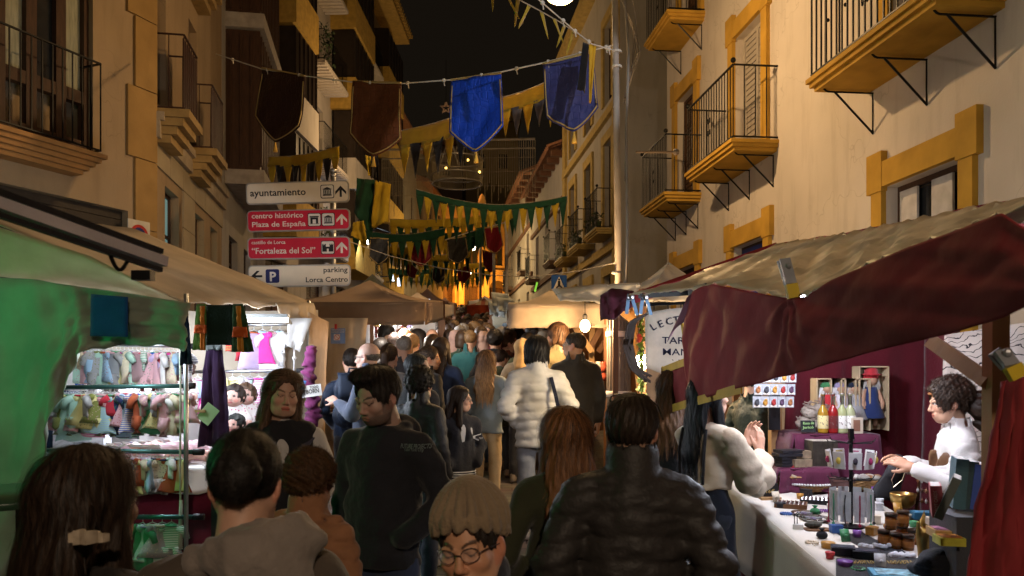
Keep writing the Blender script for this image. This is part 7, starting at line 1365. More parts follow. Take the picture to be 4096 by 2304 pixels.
for k, (u, v0_, v1_, Y) in enumerate([(480.5, 232, 304, 24), (494, 215, 300, 20), (506.5, 221, 310, 17)]):
 mb = MB(); mb.tube([P(u, v0_, Y), Vector((P(u, 0, Y).x, Y, gz(Y)))], .04, 8); tag(mb.build('flag_pole', M((.4, .36, .32), .5), None, True), ['thin grey flag pole at the orange glow', 'thin grey flag pole left of the pale house', 'thin grey flag pole carrying a crossbar of banners'][k], 'pole')
mb = MB(); mb.box(P(536, 287, 8.4), (.02, .03, .10), Matrix.Rotation(R(14), 3, 'Y')); tag(mb.build('clothes_peg', M((.10, .4, .06), .5)), 'green clothes peg on the edge of the cream canopy', 'peg')
# ------------------------------------------------------------------ the burgundy esoteric stall on the right
rs = thing('market_stall', 'burgundy canopied stall of cards, candles and jewellery at the right', 'market stall', (1.8, 4.0, gz(4)))
def Q(u, v, X=1.0): return P(u, v, F * X / (u - CXP))
topf = [(688, 300), (694, 292), (705, 286), (715, 284), (735, 288), (755, 292), (775, 296), (789, 299), (803, 296), (818, 290), (835, 280), (870, 264), (914, 246), (960, 229), (1004, 213), (1024, 226), (1060, 250)]
botf = [(688, 404), (694, 402.5), (705, 399), (715, 396), (735, 390), (755, 384.5), (775, 379), (789, 375.5), (803, 372), (818, 368), (835, 363), (870, 353), (914, 342), (960, 331.5), (1004, 318), (1024, 308), (1060, 296)]
mb = MB(); tp = [Q(*p) for p in topf]; bp_ = [Q(*p) for p in botf]; n_ = len(tp)
def flap(a, b):
 p = pl(tp, a).lerp(pl(bp_, a), b); s_ = p.y
 w = .030 * math.sin(b * 3.1) * (wob(s_ * 1.6 + b * 1.6, .6) + .4 * wob(s_ * 3.2 - b * 2.5, 2.)) - .025 * math.exp(-((s_ - 2.85) / .2) ** 2) * (1 - b) + .007 * wob(b * 4 + s_ * 3, 1) + .0025 * wob(s_ * 9 + b * 9, 3)
 dc = math.hypot(s_ - 2.86, p.z - 2.27); an_ = math.atan2(p.z - 2.27, s_ - 2.86); w += .022 * math.sin(an_ * 9) * math.exp(-dc / .4) + .035 * abs(math.sin(s_ * 4.6 + b * 2.2 + .5 * math.sin(b * 5))) ** 1.5 * math.sin(3.14 * b) + .02 * abs(math.sin(s_ * 7 - b * 4)) - .008 * math.exp(-((s_ - 3.55) / .06) ** 2); w *= .16 * s_; return p + Vector((-w, 0, 0))
mb.sheet(flap, 130, 34, .004); mb.build('front_flap', BURG, rs, True)
mb = MB(); mb.sheet(lambda a, b: pl([Q(664, 370), Q(688.5, 361)], a).lerp(pl([Q(672, 409), Q(688.5, 404)], a), b) + Vector((.01 * wob(a * 3 + b * 4), 0, 0)), 6, 8, .004); mb.build('flap_tab', BURG, rs, True)
mb = MB(); mb.sheet(lambda a, b: pl([Q(694, 292), Q(690, 318)], a).lerp(pl([Q(690, 305), Q(668, 342)], a), b) + Vector((-.03 * math.sin(3 * b), 0, 0)), 6, 6, .004); mb.build('turned_corner', fabric((.16, .05, .09)), rs, True)
YTR = M((.55, .32, .03), .7, var=.15)
trim = [(683, 317), (690, 361), (664, 370.5), (672, 409), (690, 403.5), (715, 396.5), (743, 388.5)]
for a, b in zip(trim, trim[1:]):
 A, B = Q(*a) + Vector((-.012, 0, 0)), Q(*b) + Vector((-.012, 0, 0)); mb = MB(); mb.bar(A + (A - B).normalized() * .018, B + (B - A).normalized() * .018, .006, .045, up=(0, 0, 1) if abs((A - B).normalized().z) < .8 else (0, 1, 0)); mb.build('yellow_trim', YTR, rs)
ev = [Vector((.785, 5.25, 2.50)), Vector((.98, 4.37, 2.44))] + [tp[i] + Vector((.004, 0, 0)) for i in (3, 5, 7, 9, 10, 11, 12, 13, 14)] + [Vector((1.0, 1.3, 2.34))]
ev = [ev[0].lerp(ev[1], t_) for t_ in (0, .5)] + ev[1:]
rg = [Vector((1.75, 5.25, 2.83)), Vector((1.75, 4.2, 2.72)), Vector((1.75, 2.83, 2.60)), Vector((1.75, 1.3, 2.46))]
mb = MB(); mb.sheet(lambda a, b: pl(ev, a).lerp(pl(rg, a), b) + Vector((0, 0, .02 * wob(a * 40 + b * 6, 1) * math.sin(3.1 * b) + .012 * wob(a * 90 - b * 15, 2) + .014 * abs(math.sin(a * 70 + b * 22 + 2 * math.sin(a * 19))) * math.sin(3.1 * b) - .03 * math.sin(3.14 * b))), 90, 14, .004); mb.build('canopy', SILV, rs, True)
bk = [p + Vector((1.1, 0, -.34)) for p in rg]
mb = MB(); mb.sheet(lambda a, b: pl(rg, a).lerp(pl(bk, a), b) + Vector((0, 0, .01 * wob(a * 20 + b * 6))), 20, 6, .004); mb.build('canopy_back', BURG, rs, True)
mb = MB(); drape(mb, [Vector((.785, 5.27, 2.505)), Vector((1.75, 5.27, 2.845))], [Vector((.80, 5.29, 2.44)), Vector((1.75, 5.29, 2.72))], 16, 4, .015, 4); mb.build('far_edge', BURG, rs, True)
mb = MB(); drape(mb, [P(634, 291, 5.3), P(612, 288, 5.35), P(600, 296, 5.4)], [P(632, 306, 5.3), P(616, 318, 5.3), P(600, 321, 5.4)], 10, 8, .05, 2, seed=.6); mb.build('drooping_corner', fabric((.09, .02, .035)), rs, True)
mb = MB(); drape(mb, [P(688, 288, 4.6), P(706, 283, 4.3)], [P(690, 318, 4.7), P(698, 312, 4.5)], 8, 8, .03, 2, seed=.2); mb.build('inner_lining', fabric((.16, .15, .15)), rs, True)
for k, (a, b, w_) in enumerate([((996, 312, 2.5), (994, 640, 2.5), .055), ((934, 343, 2.95), (992, 384, 2.5), .05), ((775, 370, 5.3), (775, 470, 5.3), .07), ((640, 296, 5.2), (700, 292, 4.7), .03)]):
 mb = MB(); mb.bar(P(*a), P(*b), w_, up=(0, 1, .1)); mb.build('timber_post', WOOD if k != 3 else IRON, rs)
mb = MB(); mb.bar(P(774, 392, 5.22), P(774, 430, 5.22), .075, .02, up=(0, 1, 0)); mb.build('black_board', M((.012, .012, .016), .5), rs)
DCUR = fabric((.10, .009, .017), vs=2, bump=.3, bs=60)
mb = MB(); drape(mb, [P(786, 330, 5.45), P(860, 330, 5.5), P(960, 330, 5.5)], [P(782, 560, 5.45), P(860, 560, 5.5), P(960, 560, 5.5)], 34, 14, .05, 5, seed=1.9); mb.build('back_curtain', DCUR, rs, True)
mb = MB(); drape(mb, [P(925, 330, 5.4), P(945, 330, 5.2), P(950, 330, 5.1)], [P(918, 560, 5.4), P(940, 560, 5.2), P(946, 560, 5.1)], 12, 10, .03, 3, seed=.4); mb.build('side_curtain', DCUR, rs, True)
def sketched():
 m = fabric((.60, .52, .46)).copy(); nt = m.node_tree; b = nt.nodes['Principled BSDF']; tc = nt.nodes.new('ShaderNodeTexCoord'); n = nt.nodes.new('ShaderNodeTexWave'); n.wave_type = 'RINGS'; n.inputs['Scale'].default_value = 8; n.inputs['Distortion'].default_value = 16; n.inputs['Detail'].default_value = 3
 r = nt.nodes.new('ShaderNodeValToRGB'); r.color_ramp.elements[0].color = (.03, .025, .03, 1); r.color_ramp.elements[0].position = .03; r.color_ramp.elements[1].color = (.6, .52, .46, 1); r.color_ramp.elements[1].position = .09
 nt.links.new(tc.outputs['Object'], n.inputs['Vector']); nt.links.new(n.outputs[0], r.inputs[0]); nt.links.new(r.outputs[0], b.inputs['Base Color']); return m
mb = MB(); drape(mb, [P(944, 335, 5.0), P(1040, 320, 4.7)], [P(936, 560, 5.0), P(1030, 560, 4.7)], 20, 12, .03, 4, seed=2.5); mb.build('printed_cloth', sketched(), rs, True)
# maroon curtain tied at the near post
mb = MB(); drape(mb, [P(1002, 382, 2.12), P(1018, 378, 2.06), P(1046, 372, 2.0)], [P(958, 600, 2.2), P(1000, 600, 2.12), P(1046, 600, 2.05)], 24, 16, .035, 3.2, seed=1.4, grow=.4); tag(mb.build('tied_curtain', BURG, None, True), 'maroon curtain clipped to the near post at the right edge', 'curtain')
for k, (a, b, c_, lab) in enumerate([((784.5, 259), (791, 284), (794, 298), 'steel spring clamp with a yellow tip gripping the burgundy flap'), ((1001, 351), (1012, 366), (1019, 378), 'steel spring clamp with a yellow tip on the maroon curtain')]):
 Yc = 2.83 if k == 0 else 1.98; t = thing('spring_clamp', lab, 'clamp', P(*b, Yc)); mb = MB(); mb.bar(P(*a, Yc), P(*b, Yc - .03), .038, .014, up=(0, -1, .1)); mb.bar(P(*a, Yc) + Vector((0, .03, 0)), P(*b, Yc) + Vector((0, .02, 0)), .034, .012, up=(0, -1, .1)); mb.ball(P((a[0] + b[0]) / 2 + 1, (a[1] + b[1]) / 2 - 6, Yc - .02), .012, 8, 6); mb.build('jaws', M((.30, .31, .34), .35, .3), t)
 mb = MB(); mb.bar(P(*b, Yc - .03), P(*c_, Yc - .035), .042, .018, up=(0, -1, .1)); mb.build('yellow_tip', M((.5, .36, .02), .45), t)
# LED strip
for k, c in enumerate([Vector((1.62, 4.35, 2.42)), Vector((1.7, 3.45, 2.3))]):
 t = thing('stall_lamp', ['white LED lamp under the burgundy canopy above the bottles', 'white LED lamp under the burgundy canopy above the candles'][k], 'lamp', c); mb = MB(); mb.box(c, (.05, .3, .03)); mb.build('diffuser', glow((.82, .9, 1), 14), t); mb = MB(); mb.box(c + Vector((0, 0, .03)), (.07, .32, .028)); mb.build('housing', STEEL, t)
 lamp_light('stall_lamp_light', 'POINT', c + Vector((0, 0, -.06)), (.80, .87, 1.0), (44, 19)[k], .07, t)
rt_ = thing('display_table', 'long table under an off white cloth in front of the burgundy stall', 'table', (1.7, 4.1, gz(4.1)))
table(rt_, 1.33, 2.05, 3.0, 5.2, .85, .42, fabric((.56, .52, .48), vs=2.5), fabric((.38, .33, .27), vs=2.5))  # skirt coloured darker than the top, its shade put into the cloth
mb = MB(); drape(mb, [(1.36, 5.2, 1.30), (1.36, 3.0, 1.1)], [(1.34, 5.2, .47), (1.34, 3.0, .27)], 20, 5, .02, 5, (-1, 0, 0)); mb.build('burgundy_skirt', fabric((.10, .01, .02)), rt_, True)
def T(u, v, dz=0.): Y = (1.15 - dz) / ((v - HV) / F + .09); return P(u, v, Y)
def px(n, Y): return n / F * Y
def RZ(a): return Matrix.Rotation(R(a), 3, 'Z')
def one(name, label, cat, mb, mat, group=None, smooth=False): return tag(mb.build(name, mat, None, smooth), label, cat, group)
# stepped purple risers with goods
PURP = fabric((.085, .015, .04))
for k, (u0, u1, v, Y0, Y1, dz, lab) in enumerate([(795, 880, 424, 4.95, 5.35, .30, 'rear purple covered riser carrying bottles and doll boxes'), (780, 838, 456, 4.70, 4.94, .14, 'front purple covered riser carrying books and card piles')]):
 a = P(u0, v, Y0); b = P(u1, v, Y0); zt = .85 + gz(Y0) + dz; mb = MB(); mb.sheet(lambda s_, q: (a.x + (b.x - a.x) * s_, Y0 + (Y1 - Y0) * q, zt), 6, 4, .01); drape(mb, [(a.x, Y0, zt), (b.x, Y0, zt)], [(a.x - .02, Y0 - .03, zt - dz), (b.x + .02, Y0 - .03, zt - dz)], 20, 6, .02, 5); drape(mb, [(a.x, Y1, zt), (a.x, Y0, zt)], [(a.x - .02, Y1, zt - dz), (a.x - .03, Y0, zt - dz)], 6, 4, .02, 2, (-1, 0, 0)); one('riser', lab, 'riser', mb, PURP, None, True)
def onr(u, Y, dz): p = P(u, 400, Y); return Vector((p.x, Y, .85 + gz(4.95 if dz > .2 else 4.7) + dz + .006))
for k, (u, c, lc, lab) in enumerate([(823, (.55, .30, .03), (.7, .6, .3), 'amber liqueur bottle, leftmost of the four'), (833, (.40, .02, .02), (.12, .02, .02), 'red liqueur bottle second from the left'), (842, (.55, .60, .30), (.75, .74, .7), 'pale green bottle with a printed label, third of four'), (850, (.58, .62, .36), (.75, .74, .7), 'pale green bottle with a printed label, rightmost of four')]):
 p = onr(u, 5.02, .30); t = thing('bottle', lab, 'bottle', p, 'liqueur bottles'); mb = MB(); mb.lathe([(0, 0), (.030, 0), (.033, .01), (.033, .125), (.026, .15), (.012, .17), (.011, .235), (.014, .24), (.014, .25), (0, .25)], p, 14); mb.build('glass', M(c, .08, trans=.35, bump=0, spec=.6), t, True)
 mb = MB(); mb.lathe([(.0335, .03), (.0337, .031), (.0337, .11), (.0335, .111)], p, 14); mb.build('label', patterned(lc, (.15, .1, .1), 'dots', 70.), t, True); mb = MB(); mb.lathe([(.0125, .18), (.0125, .243), (.015, .244), (.015, .252), (0, .253)], p, 10); mb.build('foil', metal((.6, .6, .62), .3), t, True)
for k, (du, dv, r_) in enumerate([(805, 0, .055), (815, 0, .06), (825, .02, .05), (810, .075, .055), (820, .085, .05)]):
 p = onr(du, 5.15, .30) + Vector((0, 0, .05 + dv)); g = Grid((-.1, -.1, -.1), (.1, .1, .1), .009); g.ell((0, 0, 0), (r_, r_, r_ * .85), 0); g.crease(.006, 120, k); V, Q_ = g.mesh(); t = thing('rose_of_jericho', ['dried grey resurrection plant at the left of the heap', 'dried grey resurrection plant in the middle of the heap', 'dried grey resurrection plant at the right of the heap', 'dried grey resurrection plant on top left', 'dried grey resurrection plant on top right'][k], 'dried plant', p, 'dried plants'); add_mesh('ball', [(V, Q_)], M((.32, .27, .23), .9, bump=.8, bs=90), t)
 mb = MB()
 for q in range(14): a_, b_ = rng.uniform(0, 6.3), rng.uniform(-1, 1.2); d = Vector((math.cos(a_) * math.cos(b_), math.sin(a_) * math.cos(b_), math.sin(b_))); mb.tube([d * r_ * .9, d * r_ * 1.1 + Vector((.012, 0, .01)), d * r_ * 1.02 + Vector((.03 * math.sin(a_), .02, .02))], .004, 4)
 mb.build('twigs', M((.25, .2, .17), .9), t, local=True)
p = onr(808, 4.98, .30) + Vector((0, 0, .045)); t = thing('chalkboard', 'small chalkboard with handwriting in front of the dried plants', 'chalkboard', p); mb = MB(); mb.box(p, (.09, .008, .075), Matrix.Rotation(R(-12), 3, 'X')); mb.build('board', M((.01, .01, .012), .7), t)
for q, tx in enumerate(('Rosa de', 'Jericó')): lettering('chalk_text', tx, .024, p + Vector((-.036, -.012, .012 - .026 * q)), (1, 0, .05), (0, 0, 1), M((.3, .5, .2), .8), t, .008, width=.068)
# boxed witch dolls
for k, (u, lab, c1, c2, c3) in enumerate([(825, 'boxed red doll leftmost behind the bottles', (.45, .03, .04), (.05, .2, .08), (.6, .6, .6)), (839, 'boxed doll in a white lace dress', (.62, .6, .66), (.3, .25, .4), (.5, .48, .5)), (853, 'boxed doll in a black headscarf and checked shawl', (.45, .45, .47), (.015, .02, .04), (.4, .3, .22)), (869, 'boxed doll with navy hat, grey hair and blue apron in the largest box', (.02, .035, .12), (.4, .03, .04), (.35, .33, .31))]):
 p = onr(u, 5.30, .30); w_ = .085 if k < 3 else .10; h_ = .34 if k < 3 else .42; t = thing('boxed_doll', lab, 'doll', p, 'boxed dolls'); mb = MB()
 for a in (-1, 1): mb.box(p + Vector((a * w_ * .95, -.02, h_ / 2)), (.008, .11, h_))
 mb.box(p + Vector((0, .04, h_ / 2)), (w_ * 1.9, .008, h_)); mb.box(p + Vector((0, -.02, h_)), (w_ * 1.9, .11, .008)); mb.build('carton', M((.46, .35, .22), .8), t)
 b = p + Vector((0, -.03, .03)); s_ = h_ / .42; mb = MB(); mb.ball(b + Vector((0, 0, .30 * s_)), .040 * s_, 10, 8); mb.tube([b + Vector((-.03, 0, 0)), b + Vector((-.025, 0, .1 * s_))], .014, 7); mb.tube([b + Vector((.03, 0, 0)), b + Vector((.025, 0, .1 * s_))], .014, 7)
 for a in (-1, 1): mb.tube([b + Vector((a * .04, 0, .24 * s_)), b + Vector((a * .065, -.02, .15 * s_)), b + Vector((a * .06, -.03, .11 * s_))], .015, 7)
 mb.build('body', M((.45, .26, .17), .7), t, True); mb = MB(); mb.lathe([(.035, .255 * s_), (.045, .21 * s_), (.045, .17 * s_), (.085, .06 * s_), (.08, .05 * s_)], b, 14); mb.build('dress', fabric(c1) if k != 2 else patterned((.5, .5, .5), (.06, .06, .08), 'wave', 60.), t, True)
 mb = MB(); mb.ball(b + Vector((0, .008, .325 * s_)), (.052 * s_, .048 * s_, .035 * s_), 10, 7); mb.lathe([(.075 * s_, .335 * s_), (.045 * s_, .345 * s_), (.04 * s_, .38 * s_), (0, .39 * s_)], b, 12) if k == 3 else None; mb.build('hat', fabric(c2), t, True)
 mb = MB()
 for q in range(16): a = -2.6 + 5.2 * q / 15; mb.tube([b + Vector((.04 * math.sin(a), .0 - .03 * math.cos(a) * .3, .31 * s_)), b + Vector((.055 * math.sin(a), -.012, .25 * s_ + .02 * wob(q)))], .006, 4)
 mb.build('hair', fabric(c3), t)
p = onr(856, 5.0, .30); mb = MB(); mb.box(p + Vector((0, 0, .05)), (.075, .035, .10), RZ(8)); t = one('card_box', 'small cream card box with a drawn figure beside the bottles', 'box', mb, M((.6, .52, .42), .6)); mb = MB(); mb.box(p + Vector((-.003, -.0195, .05)), (.045, .002, .07), RZ(8)); mb.build('print', M((.25, .12, .08), .7), t)
mb = MB()
# keyring packets hanging in two rows
for r_ in range(3):
 for k in range(5):
  p = P(758 + 8.3 * k + (1 - r_) * 1.2, 377 + 12.5 * r_, 4.75 + .05 * k); t = thing('keyring_packet', 'clear keyring packet, %s in the %s row under the flap' % (ORD[k], ['top', 'middle', 'bottom'][r_]), 'packet', p, 'keyring packets'); mb = MB(); mb.box(p, (.047, .004, .068), RZ(-6)); mb.build('sleeve', M((.35, .36, .40), .15, bump=.5, bs=60, spec=.7), t); mb = MB(); mb.ball(p + Vector((0, -.006, -.004)), (.015, .006, .02), 8, 6); mb.ball(p + Vector((.003, -.009, .012)), (.01, .006, .009), 7, 5); mb.build('figure', M([(.08, .04, .08), (.3, .12, .05), (.05, .05, .06), (.4, .2, .04), (.3, .03, .03)][(k + r_) % 5], .4), t, True)
  mb = MB(); mb.box(p + Vector((0, -.004, -.024)), (.034, .003, .011), RZ(-6)); mb.build('name_strip', M((.6, .55, .5), .6), t)
# piles, boxes and books on the front riser
for k in range(5): p = onr(788, 4.80, .14); mb = MB(); mb.box(p + Vector((.01 * wob(k), .008 * wob(k + 3), .012 + .02 * k)), (.15, .10, .017), RZ(14 + 8 * wob(k * 2))); one('leather_pouch', '%s dark folded pouch in the pile on the front riser' % ['lowest', 'second', 'third', 'fourth', 'topmost'][k], 'pouch', mb, M((.015, .014, .02), .5, bump=.5), 'pouch pile')
for k, (u, dz2) in enumerate([(798, 0), (804, .0), (800, .048)]): p = onr(u, 4.76 + .02 * k, .14); mb = MB(); mb.box(p + Vector((0, 0, .024 + dz2)), (.075 + .04 * (k == 2), .06, .045), RZ(10)); one('incense_box', ['grey brown incense box at the left of the stack', 'grey brown incense box at the right of the stack', 'long incense box lying on the two small ones'][k], 'box', mb, M((.24, .18, .12), .7, var=.3, vs=30), 'incense boxes')
for k in range(5): p = onr(811 + 5 * k, 4.86, .14); mb = MB(); mb.box(p + Vector((0, 0, .075)), (.030, .11, .15), RZ(6)); t = one('spell_book', 'dark bound book, %s from the left on the front riser' % ORD[k], 'book', mb, M((.035, .028, .022), .55, var=.4, vs=25), 'books on the riser'); mb = MB(); mb.box(p + Vector((0, .002, .152)), (.026, .105, .004), RZ(6)); mb.build('pages', M((.5, .46, .4), .8), t)
for k in range(3): p = onr(824, 4.74, .14) + Vector((.03 * (k == 1), -.02, .014 + .024 * (k > 0))); mb = MB(); mb.box(p + Vector((.06, -.06, -.10)), (.10, .07, .022), RZ(-14 + 6 * k)); one('soap_box', '%s dark soap box before the book row' % ['lower', 'upper', 'loose'][k], 'box', mb, M((.10, .05, .045), .6), 'soap boxes')
# wicker baskets
def basket(label, u, v, rx, ry, h_, handles=False):
 p = T(u, v); t = thing('wicker_basket', label, 'basket', p); mb = MB(); n = 26
 for r_ in range(7):
  z = h_ * (r_ + .5) / 7; k_ = .86 + .14 * r_ / 6; mb.tube([p + Vector((rx * k_ * math.cos(a) * (1 + .02 * (-1) ** (i + r_)), ry * k_ * math.sin(a) * (1 + .02 * (-1) ** (i + r_)), z)) for i, a in enumerate([2 * math.pi * i / n for i in range(n + 1)])], h_ / 12.5, 5, cap=False)
 mb.build('weave', M((.34, .19, .08), .8, var=.3, vs=40, bump=.6, bs=120), t); mb = MB(); mb.lathe([(0, .01), (rx * .84, .01)], p, 18); mb.build('base', WOODD, t); return t, p
bs_, p = basket('round wicker basket heaped with small wrapped sachets', 793, 489, .145, .11, .09)
for k in range(38):
 a = rng.uniform(0, 6.28); r_ = math.sqrt(rng.uniform(0, 1)); q = p + Vector((.12 * r_ * math.cos(a), .09 * r_ * math.sin(a), .085 + .055 * (1 - r_) + rng.uniform(0, .02))); mb = MB(); mb.box(q, (.055, .04, .012), RZ(rng.uniform(0, 180)) @ Matrix.Rotation(rng.uniform(-.7, .7), 3, 'X') @ Matrix.Rotation(rng.uniform(-.6, .6), 3, 'Y'))
 c = [(.5, .5, .55), (.45, .05, .06), (.5, .42, .3), (.4, .42, .5), (.35, .25, .1)][k % 5]; one('sachet', '%s wrapped sachet heaped in the round wicker basket' % ['clear', 'red', 'cream', 'silver', 'tan'][k % 5], 'sachet', mb, M(c, .2, bump=.6, bs=50, spec=.6), 'sachets in the basket')
bs2, p = basket('shallow tray basket with a lace edge holding felt toys', 811, 492, .125, .07, .05)
for k, (dx, c, nm) in enumerate([(-.07, (.35, .04, .03), 'red'), (-.02, (.08, .25, .05), 'green'), (.02, (.6, .42, .03), 'yellow'), (.065, (.25, .08, .35), 'purple'), (.05, (.55, .40, .05), 'golden')]):
 q = p + Vector((dx, -.01 + .015 * (k % 2), .06)); t = thing('felt_toy', '%s felt toy lying in the lace edged tray' % nm, 'felt toy', q, 'felt toys'); mb = MB(); mb.ball(q, (.03, .024, .022), 9, 7); mb.ball(q + Vector((.022, -.01, .018)), .016, 8, 6); mb.tube([q + Vector((-.01, 0, .01)), q + Vector((-.03, 0, .04)), q + Vector((-.05, .01, .05))], .012, 6, .004); mb.build('body', fabric(c, bump=.6), t, True); mb = MB(); mb.lathe([(.009, 0), (.0, .018)], q + Vector((.038, -.012, .018)), 6, Matrix.Rotation(R(70), 3, 'Y')); mb.build('beak', fabric((.6, .3, .03)), t)
mb = MB()
for k in range(24): a = math.pi + math.pi * k / 23; mb.ball(p + Vector((.13 * math.cos(a), .075 * math.sin(a), .05)), .008, 6, 4)
mb.build('lace_edge', fabric((.7, .7, .7)), bs2)
# tin with a heart
p = T(760, 497); t = thing('tin', 'white printed tin with a red heart at the table corner', 'tin', p); mb = MB(); mb.lathe([(.0, 0), (.048, 0), (.05, .004), (.05, .135), (.046, .137), (.045, .12), (0, .12)], p, 20); mb.build('can', patterned((.62, .62, .62), (.25, .22, .22), 'dots', 28.), t, True)
mb = MB(); hp_ = [(.028 * 16 / 17 * math.sin(a) ** 3, .0018 * (13 * math.cos(a) - 5 * math.cos(2 * a) - 2 * math.cos(3 * a) - math.cos(4 * a))) for a in [2 * math.pi * i / 20 for i in range(20)]]; mb.prism(hp_[::-1], p + Vector((-.005, -.053, .075)), (1, 0, 0), (0, 0, 1), .003); mb.build('heart', M((.62, .5, .5), .5), t); lettering('tin_text', 'CATALAVERA', .012, p + Vector((-.026, -.058, .074)), (1, 0, 0), (0, 0, 1), M((.45, .02, .05), .5, bump=0), t, .01, width=.042)
# chalk card on a wood block, trays of rings
p = T(770, 500); t = thing('chalk_card', 'small black chalk card on a wooden block beside the tin', 'chalk card', p); mb = MB(); mb.box(p + Vector((0, 0, .009)), (.115, .05, .018), RZ(6)); mb.build('block', WOOD, t); mb = MB(); mb.box(p + Vector((.005, .0, .058)), (.085, .006, .075), RZ(6)); mb.build('card', M((.012, .011, .012), .6), t); lettering('chalk_text', '16€', .03, p + Vector((-.03, -.006, .04)), (1, .1, 0), (0, 0, 1), M((.5, .35, .12), .7), t, .006, width=.05)
for k, (u, v, w_, d_, rz) in enumerate([(791, 507, .16, .13, -22), (815, 503, .15, .11, -22)]):
 p = T(u, v); t = thing('ring_tray', ['wooden tray of silver rings nearer the front', 'black tray of silver rings behind the wooden one'][k], 'tray', p); rt = RZ(rz); mb = MB(); mb.box(p + Vector((0, 0, .004)), (w_, d_, .008), rt)
 for a in (-1, 1): mb.box(p + rt @ Vector((a * w_ / 2, 0, .012)), (.008, d_ + .008, .024), rt); mb.box(p + rt @ Vector((0, a * d_ / 2, .012)), (w_ - .008, .008, .024), rt)
 mb.build('tray', [WOODD, M((.015, .015, .018), .5)][k], t); mb = MB()
 mb.box(p + Vector((0, 0, .010)), (w_ * .94, d_ * .92, .004), rt); mb.build('lining', fabric((.012, .012, .014)), t)
 for i in range(7):
  for j in range(5):
   q = p + rt @ Vector((w_ * (-.42 + .84 * i / 6), d_ * (-.38 + .76 * j / 4), .018)); mb = MB(); mb.tube([q + Vector((.008 * math.cos(a), 0, .008 * math.sin(a))) for a in [2 * math.pi * s_ / 8 for s_ in range(9)]], .0028, 4, cap=False); mb.ball(q + Vector((0, 0, .009)), .004, 5, 4); mb.build('ring', metal((.75, .75, .8), .2), t)
# carousel with cards above and pouches below
p = T(851, 527); t = thing('card_carousel', 'black wire carousel of carded earrings and pendants in the middle of the table', 'display stand', p); mb = MB(); mb.lathe([(.0, 0), (.07, 0), (.07, .008), (.01, .014)], p, 18); mb.tube([p, p + Vector((0, 0, .46))], .010, 8); mb.box(p + Vector((0, 0, .47)), (.022, .022, .05))
for z, r_ in ((.42, .115), (.235, .11)):
 for k in range(6): a = 1.05 * k; mb.tube([p + Vector((0, 0, z)), p + Vector((r_ * math.cos(a), r_ * math.sin(a), z + .01)), p + Vector((r_ * 1.08 * math.cos(a), r_ * 1.08 * math.sin(a), z + .025))], .003, 5)
mb.build('stand', M((.012, .012, .014), .35, .6), t)
for tier, (z, r_, h_, w_, n) in enumerate(((.365, .11, .085, .06, 9), (.17, .10, .15, .05, 10))):
 for k in range(n):
  a = 2 * math.pi * k / n + .3; d = Vector((math.cos(a), math.sin(a), 0)); q = p + d * r_ + Vector((0, 0, z - h_ / 2 + .02)); rt = RZ(math.degrees(a) + 90) @ Matrix.Rotation(R(10 if tier == 0 else 0), 3, 'X'); mb = MB(); mb.box(q, (w_, .003, h_), rt); cdo = mb.build('card', M((.62, .61, .63), .35, bump=.15) if tier == 0 else M((.45, .46, .5), .18, bump=.5, bs=40, spec=.7), t)
  mb = MB(); o_ = rt @ Vector((0, -.003, 0))
  if rt @ Vector((0, -1, 0)) @ d < 0: o_ = -o_
  if tier == 0: mb.ball(q + o_ * 1.6, (.012, .012, .018), 7, 5); mb.box(q + o_ + Vector((0, 0, .03)), (w_ * .6, .001, .006), rt); mb.build('motif', M([(.05, .04, .06), (.35, .03, .12), (.4, .3, .05)][k % 3], .5), cdo)
  else:
   mb.tube([q + o_ * 2 + Vector((0, 0, .06)), q + o_ * 2.4 + Vector((.006 * wob(k), 0, .0)), q + o_ * 2 + Vector((0, 0, -.085))], .003, 4); mb.ball(q + o_ * 2 + Vector((0, 0, -.09)), .009, 6, 5); mb.build('pendant', M([(.03, .03, .035), (.3, .02, .06), (.05, .25, .15)][k % 3], .3), cdo)
# necklace bust
p = T(888, 500); t = thing('necklace_bust', 'black leaning necklace bust with a thin chain and tag', 'display bust', p); g = Grid((-.14, -.12, -.01), (.16, .12, .3), .010); g.cap((-.02, 0, .02), (.04, .0, .15), .085, .055, 0, .35); g.cap((.04, 0, .15), (.075, 0, .24), .04, .035, .03); g.plane((-.35, 0, -.93), -.262); g.plane((0, 0, 1), .0); V, Q_ = g.mesh(); add_mesh('bust', [(V, Q_)], M((.02, .02, .024), .6), t)
mb = MB(); mb.tube([(.035, -.045, .20), (.0, -.042, .12), (.01, -.045, .08), (.06, -.042, .12), (.095, -.03, .2)], .002, 4); mb.build('chain', metal((.8, .7, .5), .3), t, local=True); mb = MB(); mb.box((.13, -.02, .15), (.014, .002, .024)); mb.tube([(.10, -.02, .21), (.128, -.02, .2), (.13, -.02, .16)], .0015, 4); mb.build('price_label', M((.7, .7, .7), .6), t, local=True)
p = T(903, 508); mb = MB(); mb.lathe([(0, .004), (.04, .004), (.062, .03), (.068, .075), (.066, .082), (.061, .08), (.058, .035), (.035, .012), (0, .01)], p, 26); one('singing_bowl', 'brass singing bowl beside the candle jars', 'bowl', mb, metal((.62, .42, .14), .28), None, True)
